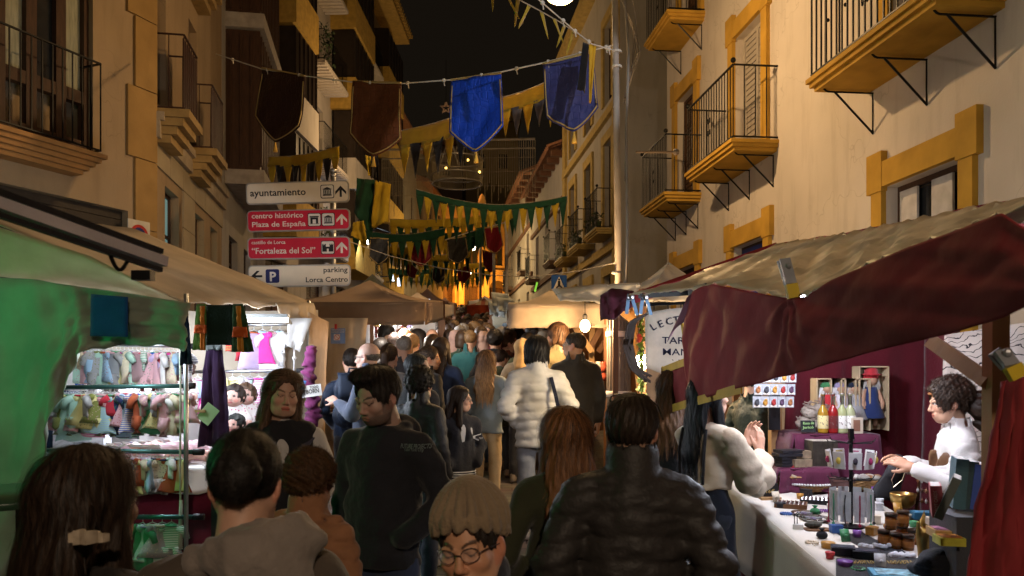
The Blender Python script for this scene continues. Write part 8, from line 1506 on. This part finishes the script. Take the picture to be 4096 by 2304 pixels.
# earring rack
p = T(929, 512); t = thing('earring_rack', 'dark wooden rack hung with earrings in front of the stallholder', 'rack', p); mb = MB(); rt = RZ(-58)
for x in (-.07, .07): mb.bar(p + rt @ Vector((x, 0, 0)), p + rt @ Vector((x, .03, .2)), .012)
for z in (.05, .11, .17, .2): mb.bar(p + rt @ Vector((-.07, .03 * z / .2, z)), p + rt @ Vector((.07, .03 * z / .2, z)), .009)
mb.build('frame', WOODD, t)
for r_ in range(3):
 for k in range(6): q = p + rt @ Vector((-.058 + .0235 * k, -.008, .185 - .055 * r_)); mb = MB(); mb.ball(q + Vector((0, 0, -.02)), (.008, .008, .013), 6, 5); mb.tube([q, q + Vector((0, 0, -.01))], .0015, 4); mb.build('earring', M([(.25, .12, .06), (.5, .5, .5), (.12, .06, .05)][(k + r_) % 3], .35), t, True)
mb = MB(); a = T(955, 512, .3); mb.box((a.x + .05, a.y, a.z - .15), (.2, .2, .295)); one('dark_riser', 'charcoal cloth covered riser under the books at the right end', 'riser', mb, fabric((.05, .055, .07)))
# amber candle jars, stacked
for k, (u, v, up_) in enumerate([(884, 546, 0), (896, 549, 0), (908, 551, 0), (902, 541, 0), (891, 546, 1), (903, 543, 1), (914, 545, 0)]):
 p = T(u, v) + Vector((0, 0, .078 * up_)); t = thing('candle_jar', ['amber candle jar at the front left of the stack', 'amber candle jar in the middle of the front row', 'amber candle jar at the front right of the stack', 'amber candle jar in the second row', 'amber candle jar on top, left one', 'amber candle jar on top, right one', 'amber candle jar beside the gold statuette'][k], 'candle jar', p, 'amber candle jars'); mb = MB(); mb.lathe([(0, 0), (.024, 0), (.026, .004), (.026, .06), (0, .06)], p, 16); mb.build('glass', M((.20, .065, .008), .06, bump=0, trans=.3, spec=.7), t, True); mb = MB(); mb.lathe([(0, .061), (.028, .061), (.028, .074), (.026, .076), (0, .076)], p, 16); mb.build('lid', M((.03, .015, .008), .3), t, True); mb = MB(); mb.lathe([(.0263, .018), (.0265, .019), (.0265, .045), (.0263, .046)], p, 16); mb.build('label', M((.28, .10, .02), .5), t, True)
# books and boxes at the stallholder's end
for k, (u, v, w_, h_, c, lab, rz, tilt) in enumerate([(958, 508, .045, .20, (.05, .12, .15), 'teal hardback standing at the right end of the table', -20, 4), (968, 508, .04, .19, (.04, .08, .10), 'dark teal hardback standing next to the first', -20, 5), (977, 509, .05, .18, (.05, .10, .40), 'bright blue boxed set standing behind the curtain edge', -22, 6), (986, 511, .05, .17, (.08, .16, .42), 'lighter blue book half covered by the maroon curtain', -22, 8), (936, 516, .04, .12, (.45, .10, .12), 'pink boxed card deck standing upright', -25, -4), (948, 520, .03, .17, (.10, .12, .12), 'grey green book leaning to the right', -30, 22)]):
 p = T(u, v, .3); rt = RZ(rz) @ Matrix.Rotation(R(tilt), 3, 'Y'); mb = MB(); mb.box(p + Vector((0, 0, h_ / 2 + .005)), (w_, .13, h_), rt); t = one('book', lab, 'book', mb, M(c, .4, var=.15), 'books at the right end'); mb = MB(); mb.box(p + Vector((0, 0, h_ / 2 + .005)) + rt @ Vector((0, .003, 0)), (w_ * .8, .128, h_ * 1.004), rt); mb.build('pages', M((.5, .48, .46), .8), t)
 if k == 4: lettering('spine_text', 'TAROT CARDS', .018, p + rt @ Vector((.007, -.067, .012)), rt @ Vector((0, 0, 1)), rt @ Vector((-1, 0, 0)), M((.6, .45, .4), .6, bump=0), t, .005, width=.095)
for k, (u, v, sx, sy, sz, c, lab, rz, dz) in enumerate([(925, 520, .13, .08, .035, (.03, .12, .22), 'blue card box lying behind the candles', -8, 0), (941, 528, .09, .11, .03, (.55, .45, .36), 'cream picture box lying near the books', -12, 0), (944, 538, .10, .11, .03, (.50, .30, .12), 'orange picture box under a yellow one', -10, 0), (949, 546, .09, .09, .03, (.42, .40, .05), 'yellow box at the front of the picture boxes', -10, 0), (843, 556, .10, .085, .035, (.012, .014, .022), 'flat black card box, left of the pair', -20, 0), (866, 560, .11, .085, .035, (.012, .014, .022), 'flat black card box, right of the pair', -20, 0), (897, 582, .20, .13, .03, (.10, .32, .48), 'sky blue book lying at the bottom edge', -14, 0)]):
 p = T(u, v, .2 if u > 935 else 0); mb = MB(); mb.box(p + Vector((0, 0, sz / 2 + .008)), (sx, sy, sz), RZ(rz)); t = one('flat_box' if k < 6 else 'blue_book', lab, 'box' if k < 6 else 'book', mb, M(c, .35, var=.2, vs=25)); mb = MB(); mb.box(p + Vector((0, 0, sz + .0095)), (sx * .8, sy * .75, .002), RZ(rz)); mb.build('cover_picture', M([(.1, .3, .5), (.45, .2, .08), (.3, .12, .2), (.5, .2, .05), (.03, .03, .05), (.03, .03, .05), (.25, .45, .55)][k], .3, var=.8, vs=40), t)
mb = MB(); p = T(868, 552); mb.sheet(lambda a, b: T(834 + 84 * a + 3 * wob(a * 5), 534 + 26 * b + 2 * wob(a * 9)) + Vector((0, 0, .004)), 16, 8, .004); [mb.tube([T(834 + wob(k) * 1.2, 536 + k * 1.6) + Vector((0, 0, .006)), T(831 + wob(k), 537 + k * 1.6) + Vector((0, 0, .004))], .002, 4) for k in range(15)]; one('fringed_cloth', 'black fringed cloth spread under the candles', 'cloth', mb, fabric((.012, .012, .018)))
mb = MB(); mb.sheet(lambda a, b: T(836 + 100 * a, 561 + 34 * b) + Vector((0, 0, .012)), 12, 8, .004); t = one('embroidered_cloth', 'black cloth with gold embroidery at the near end of the table', 'cloth', mb, fabric((.014, .013, .016))); mb = MB()
for k in range(26): u = 842 + k * 3.3; mb.tube([T(u + 1.3 * math.cos(q * .8), 566 + 1.6 * math.sin(q * .8 + k)) + Vector((0, 0, .017)) for q in range(8)], .0018, 4)
mb.build('embroidery', M((.35, .24, .08), .5), t)
for k in range(4): p = T(890 + 6 * k, 559 + .6 * k); mb = MB(); mb.lathe([(0, 0), (.012, 0), (.012, .04), (0, .04)], p + Vector((0, 0, .014)), 10, RZ(24) @ Matrix.Rotation(R(80), 3, 'Y')); one('chalk_roll', 'white rolled stick, %s from the left before the candles' % ORD[k], 'roll', mb, M((.6, .6, .66), .5), 'white rolls', True)
for k in range(7):
 p = T(862 + 4.5 * k, 549 + .8 * (k % 3)); g_ = MB(); g_.ball(p + Vector((0, 0, .016)), (.022, .014, .013), 6, 4, RZ(40 * k)); one('crystal', 'milky quartz crystal, %s from the left' % ORD[k], 'crystal', g_, M((.6, .62, .7), .15, trans=.4, bump=.2), 'quartz crystals')
p = T(924, 566); t = thing('gold_statuette', 'slim gilded statuette at the near right of the table', 'statuette', p); g = Grid((-.07, -.07, 0), (.07, .07, .24), .007); g.ell((0, 0, .012), (.04, .04, .014), 0); g.cap((0, 0, .02), (.0, 0, .11), .022, .03, .01); g.ell((0, -.01, .13), (.032, .024, .035), .01); g.ell((.0, 0, .185), (.018, .02, .024), .01); g.cap((-.025, 0, .13), (-.035, -.02, .19), .01, .008, .01); g.cap((.025, 0, .13), (.035, -.02, .08), .01, .008, .01); g.cap((0, 0, .2), (0, 0, .235), .012, .004, .008); V, Q_ = g.mesh(); add_mesh('figure', [(V, Q_)], metal((.42, .27, .08), .4), t)
p = T(798, 530); t = thing('incense_holder', 'white block with two wire hooks at the front of the table', 'incense holder', p); mb = MB(); mb.box(p + Vector((0, 0, .015)), (.05, .035, .03), RZ(-20)); mb.build('block', M((.6, .58, .56), .6), t); mb = MB(); [mb.tube([p + Vector((-.018 + .014 * k, 0, .03)), p + Vector((-.018 + .014 * k, 0, .075)), p + Vector((.0 + .014 * k, 0, .09))], .0022, 5) for k in range(2)]; mb.build('hooks', IRON, t)
p = T(817, 531); t = thing('smudge_board', 'wooden board with a dark smudge bundle beside the incense holder', 'board', p); mb = MB(); mb.prism(rounded(.13, .07, .02), p + Vector((0, 0, .012)), (1, 0, 0), (0, 1, 0), -.012); mb.build('board', WOODD, t); mb = MB(); mb.ball(p + Vector((-.015, .01, .03)), (.045, .02, .018), 10, 7); mb.build('bundle', M((.06, .055, .045), .9, bump=.8), t, True)
for k, (u, v) in enumerate([(806, 516), (815, 521)]):
 p = T(u, v); t = thing('silver_dish', ['silver dish of trinkets behind the smudge board', 'silver dish of trinkets beside the carousel'][k], 'dish', p); mb = MB(); mb.lathe([(0, .004), (.06, .006), (.075, .02), (.077, .02), (.062, .002), (0, 0)], p, 22); mb.build('dish', metal(.6, .2), t, True)
 for q in range(10): a = q * 2.4; mb = MB(); mb.box(p + Vector((.04 * math.cos(a) * (q / 10), .04 * math.sin(a) * (q / 10), .016)), (.022, .014, .008), RZ(37 * q)); mb.build('trinket', M([(.5, .5, .56), (.3, .25, .4), (.4, .4, .45)][q % 3], .2), t)
for k, c in enumerate([(.03, .25, .35), (.30, .05, .25), (.05, .10, .4), (.1, .3, .1)]): a, b = T(739, 489 + k * 1.3), T(752, 490.5 + k * 1.3); mb = MB(); mb.tube([a + Vector((0, 0, .006)), b + Vector((0, 0, .006))], .006, 7); one('pen', ['teal pen', 'violet pen', 'blue pen', 'green pen'][k] + ' lying at the far corner of the table', 'pen', mb, M(c, .4), 'pens', True)
for k, (u, v) in enumerate([(757, 476), (768, 470), (779, 472)]): p = T(u, v); mb = MB(); mb.box(p + Vector((0, 0, .02)), (.07, .04, .035), RZ(15 * k)); one('small_box', ['kraft box near the talking hands', 'cream box behind the tin', 'white tissue box by the wicker basket'][k], 'box', mb, M([(.3, .2, .1), (.55, .48, .36), (.6, .6, .62)][k], .7))
p = T(870, 487); bs3, p = basket('low basket of white stones behind the carousel', 868, 489, .12, .08, .06)
for k in range(12): a = k * 2.4; q = p + Vector((.08 * math.cos(a) * math.sqrt(k / 12), .05 * math.sin(a) * math.sqrt(k / 12), .07)); mb = MB(); mb.ball(q, (.028, .022, .018), 7, 5); one('stone', ['white', 'grey', 'brown'][k % 3] + ' stone heaped in the low basket', 'stone', mb, M([(.55, .53, .5), (.3, .28, .26), (.3, .16, .07)][k % 3], .7), 'stones in the basket', True)
g = Grid((-.16, -.12, 0), (.16, .14, .2), .012); g.ell((0, 0, .06), (.13, .09, .09), 0); g.ell((.06, 0, .12), (.07, .07, .05), .03); g.crease(.012, 35, 6); V, Q_ = g.mesh(); p = T(948, 585); t = thing('cloth_bundle', 'black cloth bundle at the bottom right in front of the boxes', 'cloth bundle', p); add_mesh('cloth', [(V, Q_)], fabric((.006, .007, .012)), t)
# small goods filling the gaps along the table
KINDS_ = ['kraft gift box', 'velvet pouch', 'beaded bracelet', 'round tin', 'pendant card', 'wax melt cup']
COLN = [('blue', (.04, .10, .32)), ('violet', (.16, .06, .28)), ('cream', (.58, .5, .4)), ('red', (.36, .03, .04)), ('green', (.05, .2, .09)), ('black', (.015, .015, .02)), ('silver', (.5, .5, .54)), ('amber', (.4, .2, .04))]
spots_ = [(836, 534), (822, 540), (812, 545), (828, 549), (845, 543), (857, 538), (872, 536), (815, 516), (824, 513), (833, 510), (842, 507), (870, 515), (878, 511), (866, 507), (786, 516), (780, 508), (776, 503), (800, 500), (806, 497), (838, 498), (846, 495), (856, 493), (876, 498), (880, 505), (772, 488), (784, 483), (820, 482), (828, 486), (838, 483), (848, 480), (858, 479), (876, 482), (764, 481), (905, 520), (898, 515), (913, 528), (876, 524), (889, 531), (858, 572), (845, 568), (880, 569), (830, 560)]
cnt_ = {}
for k, (u, v) in enumerate(spots_):
 p = T(u, v) + Vector((0, 0, .006)); kd = k % 6; cn, cc = COLN[(k * 5 + k // 6) % 8]; mb = MB(); a = 37 * k
 if kd == 0: mb.box(p + Vector((0, 0, .018)), (.055, .04, .034), RZ(a)); mb.box(p + Vector((0, 0, .0365)), (.058, .043, .006), RZ(a)); mb.box(p + Vector((0, 0, .02)), (.059, .008, .04), RZ(a))
 elif kd == 1: mb.ball(p + Vector((0, 0, .018)), (.028, .024, .02), 10, 7); mb.lathe([(.008, .032), (.006, .038), (.016, .05)], p, 9)
 elif kd == 2: [mb.ball(p + Vector((.026 * math.cos(q * .45), .026 * math.sin(q * .45), .007)), .0065, 6, 5) for q in range(14)]
 elif kd == 3: mb.lathe([(0, 0), (.03, 0), (.03, .018), (.032, .019), (.032, .026), (0, .027)], p, 16)
 elif kd == 4: mb.box(p + Vector((0, 0, .03)), (.045, .003, .06), RZ(a % 40 - 20) @ Matrix.Rotation(R(-20), 3, 'X')); mb.ball(p + Vector((0, -.014, .03)), .008, 7, 5)
 else: mb.lathe([(0, 0), (.016, 0), (.021, .03), (.019, .03), (.015, .022), (0, .022)], p, 12)
 key = (cn, kd); cnt_[key] = cnt_.get(key, 0) + 1
 where = 'near the front corner' if v > 535 else ('by the rings and carousel' if v > 500 else 'at the far side')
 one(KINDS_[kd].replace(' ', '_'), '%s %s lying on the white table %s%s' % (cn, KINDS_[kd], where, ', second one' if cnt_[key] > 1 else ''), KINDS_[kd].split()[-1], mb, M(cc, .35 if kd != 1 else .9, var=.25, vs=30), 'small goods on the table', kd != 0)
# ------------------------------------------------------------------ banners and bunting over the street
def cord(name, label, pts, r=.006, knots=0):
 mb = MB(); mb.tube(pts, r, 5)
 for k in range(knots): q = pl(pts, (k + .5) / knots); mb.ball(q, .022, 6, 5); mb.tube([q, q + Vector((.01, 0, -.06))], .006, 4)
 return tag(mb.build(name, fabric((.55, .5, .42))), label, 'rope')
def quilt(col, sheen=.3):
 key = ('quilt', col)
 if key in _mats: return _mats[key]
 m = M(col, .55, var=.15, vs=10, bump=.0, spec=.25).copy(); nt = m.node_tree; b = nt.nodes['Principled BSDF']; tc = nt.nodes.new('ShaderNodeTexCoord'); v = nt.nodes.new('ShaderNodeTexVoronoi'); v.feature = 'DISTANCE_TO_EDGE'; v.inputs['Scale'].default_value = 13; v.inputs['Randomness'].default_value = .35
 r = nt.nodes.new('ShaderNodeMapRange'); r.inputs[2].default_value = .12; n = nt.nodes.new('ShaderNodeTexNoise'); n.inputs['Scale'].default_value = 9; ad = nt.nodes.new('ShaderNodeMath'); bp = nt.nodes.new('ShaderNodeBump'); bp.inputs['Distance'].default_value = .02; bp.inputs['Strength'].default_value = .35
 nt.links.new(tc.outputs['Object'], v.inputs['Vector']); nt.links.new(tc.outputs['Object'], n.inputs['Vector']); nt.links.new(v.outputs['Distance'], r.inputs[0]); nt.links.new(r.outputs[0], ad.inputs[0]); nt.links.new(n.outputs[0], ad.inputs[1]); nt.links.new(ad.outputs[0], bp.inputs['Height']); nt.links.new(bp.outputs[0], b.inputs['Normal']); _mats[key] = m; return m
GOLD = M((.42, .30, .12), .5, .2)
def banner(label, ul, vl, ur, vr, tipu, tipv, Y0, Y1, mat, sh=.72, group='shield banners', tassel=True, trimw=.008):
 """shield shaped cloth: straight sides to sh of its drop, then a point"""
 A, B = P(ul, vl, Y0), P(ur, vr, Y1); tip = P(tipu, tipv, (Y0 + Y1) / 2); mid = (A + B) / 2; w = (B - A); t = thing('banner', label, 'banner', mid, group); drop = tip - mid
 def pt(s_, q):   # s_ 0..1 across, q 0..1 down
  lim = sh + (1 - sh) * (1 - abs(2 * s_ - 1) ** 1.35); y = q * lim; bow = 1 - .06 * math.sin(math.pi * min(1, y / .9)) * 0 + .03 * y; p = A + w * (.5 + (s_ - .5) * (bow + .05 * math.sin(2.4 * y)))
  return p + drop * y + Vector((0, -1, 0)) * (.045 * math.sin(6 * s_ + 4 * y + ul) + .03 * math.sin(9 * y + 3 * s_ + ul) + .012 * math.sin(17 * s_ + 11 * y)) * (.2 + y)
 mb = MB(); mb.sheet(pt, 16, 20, .008); mb.build('cloth', mat, t, True)
 e = [pt(0, q / 12) for q in range(1, 13)] + [pt(k / 16, 1) for k in range(1, 16)] + [pt(1, 1 - q / 12) for q in range(0, 12)]; ctr = mid + drop * .45
 e = [p.lerp(ctr, .055) + Vector((0, -.012, 0)) for p in e]; mb = MB(); mb.tube(e, trimw, 5); mb.build('gold_trim', GOLD, t, True); mb = MB(); mb.tube([A, mid, B], .014, 6); mb.build('header', GOLD, t)
 if tassel: mb = MB(); q = pt(.5, 1); mb.lathe([(.006, 0), (.012, -.03), (.03, -.12), (0, -.12)], q, 8); mb.build('tassel', M((.6, .36, .06), .6), t, True)
 return t
BLUE = quilt((.010, .055, .46)); BLUEG = quilt((.045, .05, .17)); DKBR = quilt((.028, .010, .008)); RUST = quilt((.10, .032, .012)); WINE = quilt((.16, .008, .014)); BLKQ = quilt((.02, .018, .016)); GRYB = quilt((.03, .032, .035))
rope = [P(216, 54, 11.0), P(262, 69, 10.4), P(305, 76, 9.9), P(352, 82, 9.5), P(402, 83.5, 9.2), P(450, 80, 8.9), P(501, 72, 8.6), P(543, 63, 8.35), P(585, 52, 8.15), P(619, 44, 8.0)]
cord('banner_rope', 'rope across the street carrying the four large banners', rope, .008, 12)
banner('dark brown shield banner with gold piping, leftmost on the rope', 262, 68, 305, 76, 275, 142, 10.4, 9.9, DKBR)
banner('rust brown shield banner with gold piping, second on the rope', 353, 81.5, 401, 83, 374, 157, 9.5, 9.2, RUST)
banner('bright royal blue quilted shield banner, third on the rope', 451, 80, 501, 73, 476, 151.5, 8.9, 8.6, BLUE)
banner('slate blue quilted shield banner nearest the pale pole', 543, 64, 592, 52, 574, 132, 8.35, 8.1, BLUEG)
def bunting(label, pts, n, drop, cols, shape='tri', group='pennant strings', band=0., swing=0., amp=.03, gap=.0):
 """string of pennants: pts polyline of the cord"""
 t = thing('bunting', label, 'bunting', pts[len(pts) // 2], group); mb = MB(); mb.tube(pts, .006, 4); mb.build('cord', M((.3, .26, .2), .8), t)
 L_ = sum((Vector(b) - Vector(a)).length for a, b in zip(pts, pts[1:]))
 if band > 0: mb = MB(); drape(mb, pts, [Vector(p) + Vector((0, 0, -band)) for p in pts], max(12, n * 3), 4, amp, n * .8, seed=pts[0][0]); mb.build('band', cols[0], t, True)
 for k in range(n):
  a, b = pl(pts, (k + gap) / n), pl(pts, (k + 1 - gap) / n); w = b - a; c = (a + b) / 2 - Vector((0, 0, band * .85)); dn = Vector((swing * math.sin(k * 1.7), -.1 * math.sin(k * 2.3), -1)) * drop * (1 + .12 * wob(k * 2.2 + pts[0][0]))
  def fn(s_, q):
   if shape == 'tri': wd = 1 - q
   elif shape == 'dia': wd = (.35 + 1.3 * q) if q < .5 else (1 - (q - .5) * 2)
   elif shape == 'rect': wd = 1
   else: wd = 1 - .55 * q if q < .8 else .56 * (1 - (q - .8) * 5)
   return c + w * (s_ - .5) * wd + dn * q + Vector((0, -1, 0)) * (.05 * drop * math.sin(6 * q + 3 * s_ + k))
  mb = MB(); mb.sheet(fn, 4, 6, .004); mb.build('pennant', cols[k % len(cols)], t, True)
 return t
YE = cloth_thin((.52, .36, .03), .35); YD = fabric((.34, .23, .02)); GR = cloth_thin((.012, .055, .03), .15); BK = fabric((.012, .010, .010)); BKW = fabric((.10, .085, .08))
def zig(label, pts, n, band, drop, cA, cB, **k): return bunting(label, pts, n, drop, [cA, cB], 'tri', band=band, **k)
def over(u0, v0_, Y0, u1, v1_, Y1, sag, n=8): return [P(u0 + (u1 - u0) * q / n, v0_ + (v1_ - v0_) * q / n + sag * math.sin(math.pi * q / n), Y0 + (Y1 - Y0) * q / n) for q in range(n + 1)]
zig('yellow and black swallow pointed bunting below the first banner', over(268, 157, 12.5, 339, 146, 11.5, 3), 9, .16, .44, YE, BK)
zig('yellow and black pointed bunting left of the royal blue banner', over(399, 131, 11.5, 466, 112, 10.5, 2), 6, .26, .48, YE, BK)
zig('brightly lit yellow bunting between the two blue banners', over(500, 98, 10.0, 556, 77, 9.4, 2), 5, .20, .36, YE, BKW)
zig('green bunting with yellow diamonds across the street', over(416, 189, 15, 567, 196, 15, 12), 19, .12, .46, GR, YE, gap=.0)
zig('long olive and green bunting behind the green one', over(390, 219, 18, 516, 210, 18, 4), 18, .2, .42, YE, GR)
zig('deep green bunting with yellow points over the middle of the street', over(352, 227, 17, 445, 228, 18, 7), 12, .2, .45, GR, YE)
zig('small yellow bunting right of the black banner', over(386, 246, 20, 412, 247, 20, 1), 7, .2, .6, YE, GR)
zig('far yellow and green bunting in the orange light', over(436, 262, 28, 485, 262, 28, 2), 14, .2, .7, YE, GR)
zig('farther green bunting in the orange light', over(418, 258, 30, 452, 262, 30, 2), 8, .2, .8, GR, YE)
zig('small bunting left of the far lantern', over(427, 238, 26, 470, 232, 26, 1), 9, .2, .6, GR, YE)
for u0, v0_, u1, v1_, Y_, n_, a_, b_, lb in [(400, 232, 500, 226, 21, 16, GR, YE, 'thin green and yellow bunting behind the crossbar flags'), (396, 250, 470, 252, 24, 14, YE, GR, 'yellow and green bunting above the small black banner'), (420, 274, 490, 270, 34, 14, YE, GR, 'farthest yellow bunting before the arcade'), (388, 268, 450, 264, 28, 12, GR, YE, 'green and yellow bunting under the red banners')]: zig(lb, over(u0, v0_, Y_, u1, v1_, Y_, 4), n_, .2, .5, a_, b_)
bunting('string of ragged yellow pennants rising towards the lamp', [P(486, -18, 6.3), P(512, -4, 6.6), P(535, 8, 7.0), P(560, 22, 7.4), P(578, 34, 7.7)], 8, .22, [YD], 'rag', gap=.36, swing=.5)
cord('pennant_line', 'thin cord sloping from the top edge to the slate banner', [P(530, -8, 7.0), P(560, 18, 7.4), P(575, 31, 7.6), P(592, 44, 7.8), P(620, 52, 8.0)], .006, 5)
t = thing('pennant', 'long black and yellow pennant hanging over the slate blue banner', 'pennant', P(589, 45, 7.75)); mb = MB(); drape(mb, [P(583, 42, 7.75), P(589, 45, 7.75)], [P(577, 90, 7.7), P(585, 92, 7.7)], 6, 10, .03, 1); mb.build('black_half', BK, t, True); mb = MB(); drape(mb, [P(589, 44, 7.74), P(596, 47, 7.74)], [P(589, 103, 7.66), P(591, 101, 7.66)], 6, 12, .04, 1.4, seed=1); mb.build('yellow_half', M((.60, .34, .02), .5), t, True)
# big two-coloured flags and further shields
def flag(label, q, Y, mat, parts=None):
 t = thing('flag', label, 'flag', P(*q[0], Y), 'two coloured flags'); mb = MB(); drape(mb, [P(*q[0], Y), P(*q[1], Y)], [P(*q[3], Y), P(*q[2], Y)], 10, 10, .08, 1.4, seed=q[0][0]); mb.build('cloth', mat, t, True)
flag('large dark green flag right of the direction signs', [(357, 178), (375, 180), (372, 238), (354, 212)], 14, GR); flag('large yellow flag beside the dark green flag', [(375, 180), (391, 184), (388, 222), (371, 228)], 13.9, YE); flag('folded yellow flag low behind the red signs', [(353, 222), (364, 221), (368, 246), (352, 236)], 13.5, YE); flag('yellow strip hanging under the rust banner', [(365, 155), (371, 157), (372, 178), (369, 176)], 12, YE); flag('black strip hanging under the rust banner', [(371, 157), (378, 154), (379, 181), (372, 178)], 12, BK)
flag('green flag in the distance under the crossbar', [(475, 228), (484, 227), (484, 248), (475, 246)], 17.5, GR); flag('yellow flag in the distance under the crossbar', [(484, 227), (492, 227), (491, 242), (484, 247)], 17.4, YE); flag('dark green cloth left of the crossbar flags', [(463, 238), (475, 236), (475, 249), (464, 252)], 18, GR)
banner('black shield banner behind the red direction signs', 370, 238, 388.5, 239, 379, 265, 15, 15, GRYB)
banner('wine red shield banner in the middle distance', 412, 241, 431.5, 240, 421, 267, 18, 18, WINE); banner('small tilted wine red banner below the first red one', 409, 262, 418, 270, 409, 277, 21, 21, WINE)
banner('dark patterned shield banner by the far lantern', 447, 240, 466, 236, 459, 264, 18, 18, BLKQ); banner('wine red banner on the crossbar pole', 484, 229, 500, 226, 496, 254, 17.3, 17, WINE)
banner('small black banner over the orange arcade', 433, 268, 445, 269, 438, 284, 26, 26, BLKQ); banner('small wine red banner lit by the lanterns', 457, 269, 469, 265, 465, 283, 25, 25, WINE); banner('small wine red banner on the far flag pole', 482, 250, 493, 253, 490, 273, 24, 24, WINE)
cord('crossbar', 'bright crossbar rope of the middle distance banners', [P(445, 240, 18), P(470, 232, 18), P(490, 227, 17.3), P(507, 222, 17)], .012)
cord('long_cable', 'dark cable sagging low across the whole street', [P(345, 240, 13), P(390, 256, 15), P(440, 268, 17), P(490, 275, 17), P(530, 277, 14), P(580, 271, 11), P(619, 262, 8.1)], .008)
# unlit light curtain with crown and star
Yc = 19.; t = thing('crown_decoration', 'crown shaped wire frame light decoration hung above the street', 'light decoration', P(457, 165, Yc)); mb = MB(); c = P(457, 170, Yc); r_ = px(26, Yc)
def ell(v, rr, n=40, e=.32): p = P(457, v, Yc); return [p + Vector((rr * math.cos(a), rr * math.sin(a), rr * e * 0 * math.sin(a))) for a in [2 * math.pi * k / n for k in range(n + 1)]]
for v, rr in ((184, r_ * .95), (176, r_ * .98), (160, r_ * 1.0)): mb.tube(ell(v, rr), .022, 5, cap=False)
for k in range(8):
 a0 = 2 * math.pi * k / 8; b = P(457, 160, Yc) + Vector((r_ * math.cos(a0), r_ * math.sin(a0), 0)); a1 = a0 + math.pi / 8; tp_ = P(457, 128 + 6 * (k % 2), Yc) + Vector((r_ * .9 * math.cos(a1), r_ * .9 * math.sin(a1), 0)); b2 = P(457, 160, Yc) + Vector((r_ * math.cos(a0 + math.pi / 4), r_ * math.sin(a0 + math.pi / 4), 0)); mb.tube([b, tp_, b2], .016, 5)
WIRE = M((.40, .36, .30), .4, .5, bump=0); mb.build('frame', WIRE, t, True); mb = MB()
for k in range(90): a = 2 * math.pi * k / 90; mb.tube([P(457, 160, Yc) + Vector((r_ * math.cos(a), r_ * math.sin(a), 0)), P(457, 184, Yc) + Vector((r_ * .95 * math.cos(a), r_ * .95 * math.sin(a), 0))], .006, 3)
mb.build('light_strings', M((.30, .25, .16), .5), t); mb = MB(); mb.tube([P(457, 100, Yc), P(457, 128, Yc)], .008, 4)
for k in range(4): mb.tube([P(457, 118, Yc), P(457, 160, Yc) + Vector((r_ * math.cos(1.57 * k + .5), r_ * math.sin(1.57 * k + .5), 0))], .008, 4)
mb.build('suspension', WIRE, t)
st = thing('light_star', 'small five pointed wire star above the light crown', 'light decoration', P(446, 108, Yc)); c = P(446, 108, Yc); pts = [c + Vector((px(5.5 if k % 2 == 0 else 2.3, Yc) * math.sin(k * math.pi / 5), 0, px(5.5 if k % 2 == 0 else 2.3, Yc) * math.cos(k * math.pi / 5))) for k in range(11)]; mb = MB(); mb.tube(pts, .025, 5, cap=False); mb.build('frame', M((.5, .36, .28), .5), st); mb = MB(); mb.tube([c + Vector((0, 0, px(5, Yc))), P(446, 60, Yc)], .006, 4); mb.build('wire', IRON, st)
for sgn, (u0, u1, v0_, v1_) in ((0, (382, 432, 150, 212)), (1, (478, 535, 140, 200))):
 t = thing('light_curtain', ['hanging light curtain net left of the crown', 'hanging light curtain net right of the crown'][sgn], 'light decoration', P((u0 + u1) / 2, v0_, Yc)); mb = MB(); mb.tube([P(u0, v0_, Yc), P(u1, v0_ - 1, Yc)], .03, 5); mb.tube([P(u0, v0_ + 9, Yc), P(u1, v0_ + 8, Yc)], .018, 5); mb.build('rail', WIRE, t); mb = MB(); n = 26
 for k in range(n): u = u0 + (u1 - u0) * k / (n - 1); mb.tube([P(u, v0_, Yc), P(u, v1_ - 14 * (k % 3) / 2 - 6 * wob(k), Yc)], .0075, 3)
 for q in range(3): mb.tube([P(u0, v0_ + 18 + 14 * q, Yc), P(u1, v0_ + 17 + 14 * q, Yc)], .005, 3)
 mb.build('strings', M((.34, .29, .20), .5), t)
for k, (u, v) in enumerate([(416, 154), (446, 168), (468, 160), (479.5, 172)]): mb = MB(); mb.ball(P(u, v, Yc - .3), .03, 8, 6); tag(mb.build('fairy_light', glow((1, .62, .12), 4), None, True), ['warm fairy light left of the crown', 'warm fairy light low in the crown', 'warm fairy light inside the crown', 'warm fairy light right of the crown'][k], 'fairy light')
g = MB(); p = P(482, 199, 26); g.lathe([(0, .18), (.07, .1), (.11, 0), (.13, -.16), (0, -.16)], p, 12); tag(g.build('orange_dome', M((.5, .18, .02), .6, emit=(1, .35, .04), es=.12), None, True), 'glowing orange dome above the green bunting', 'dome')
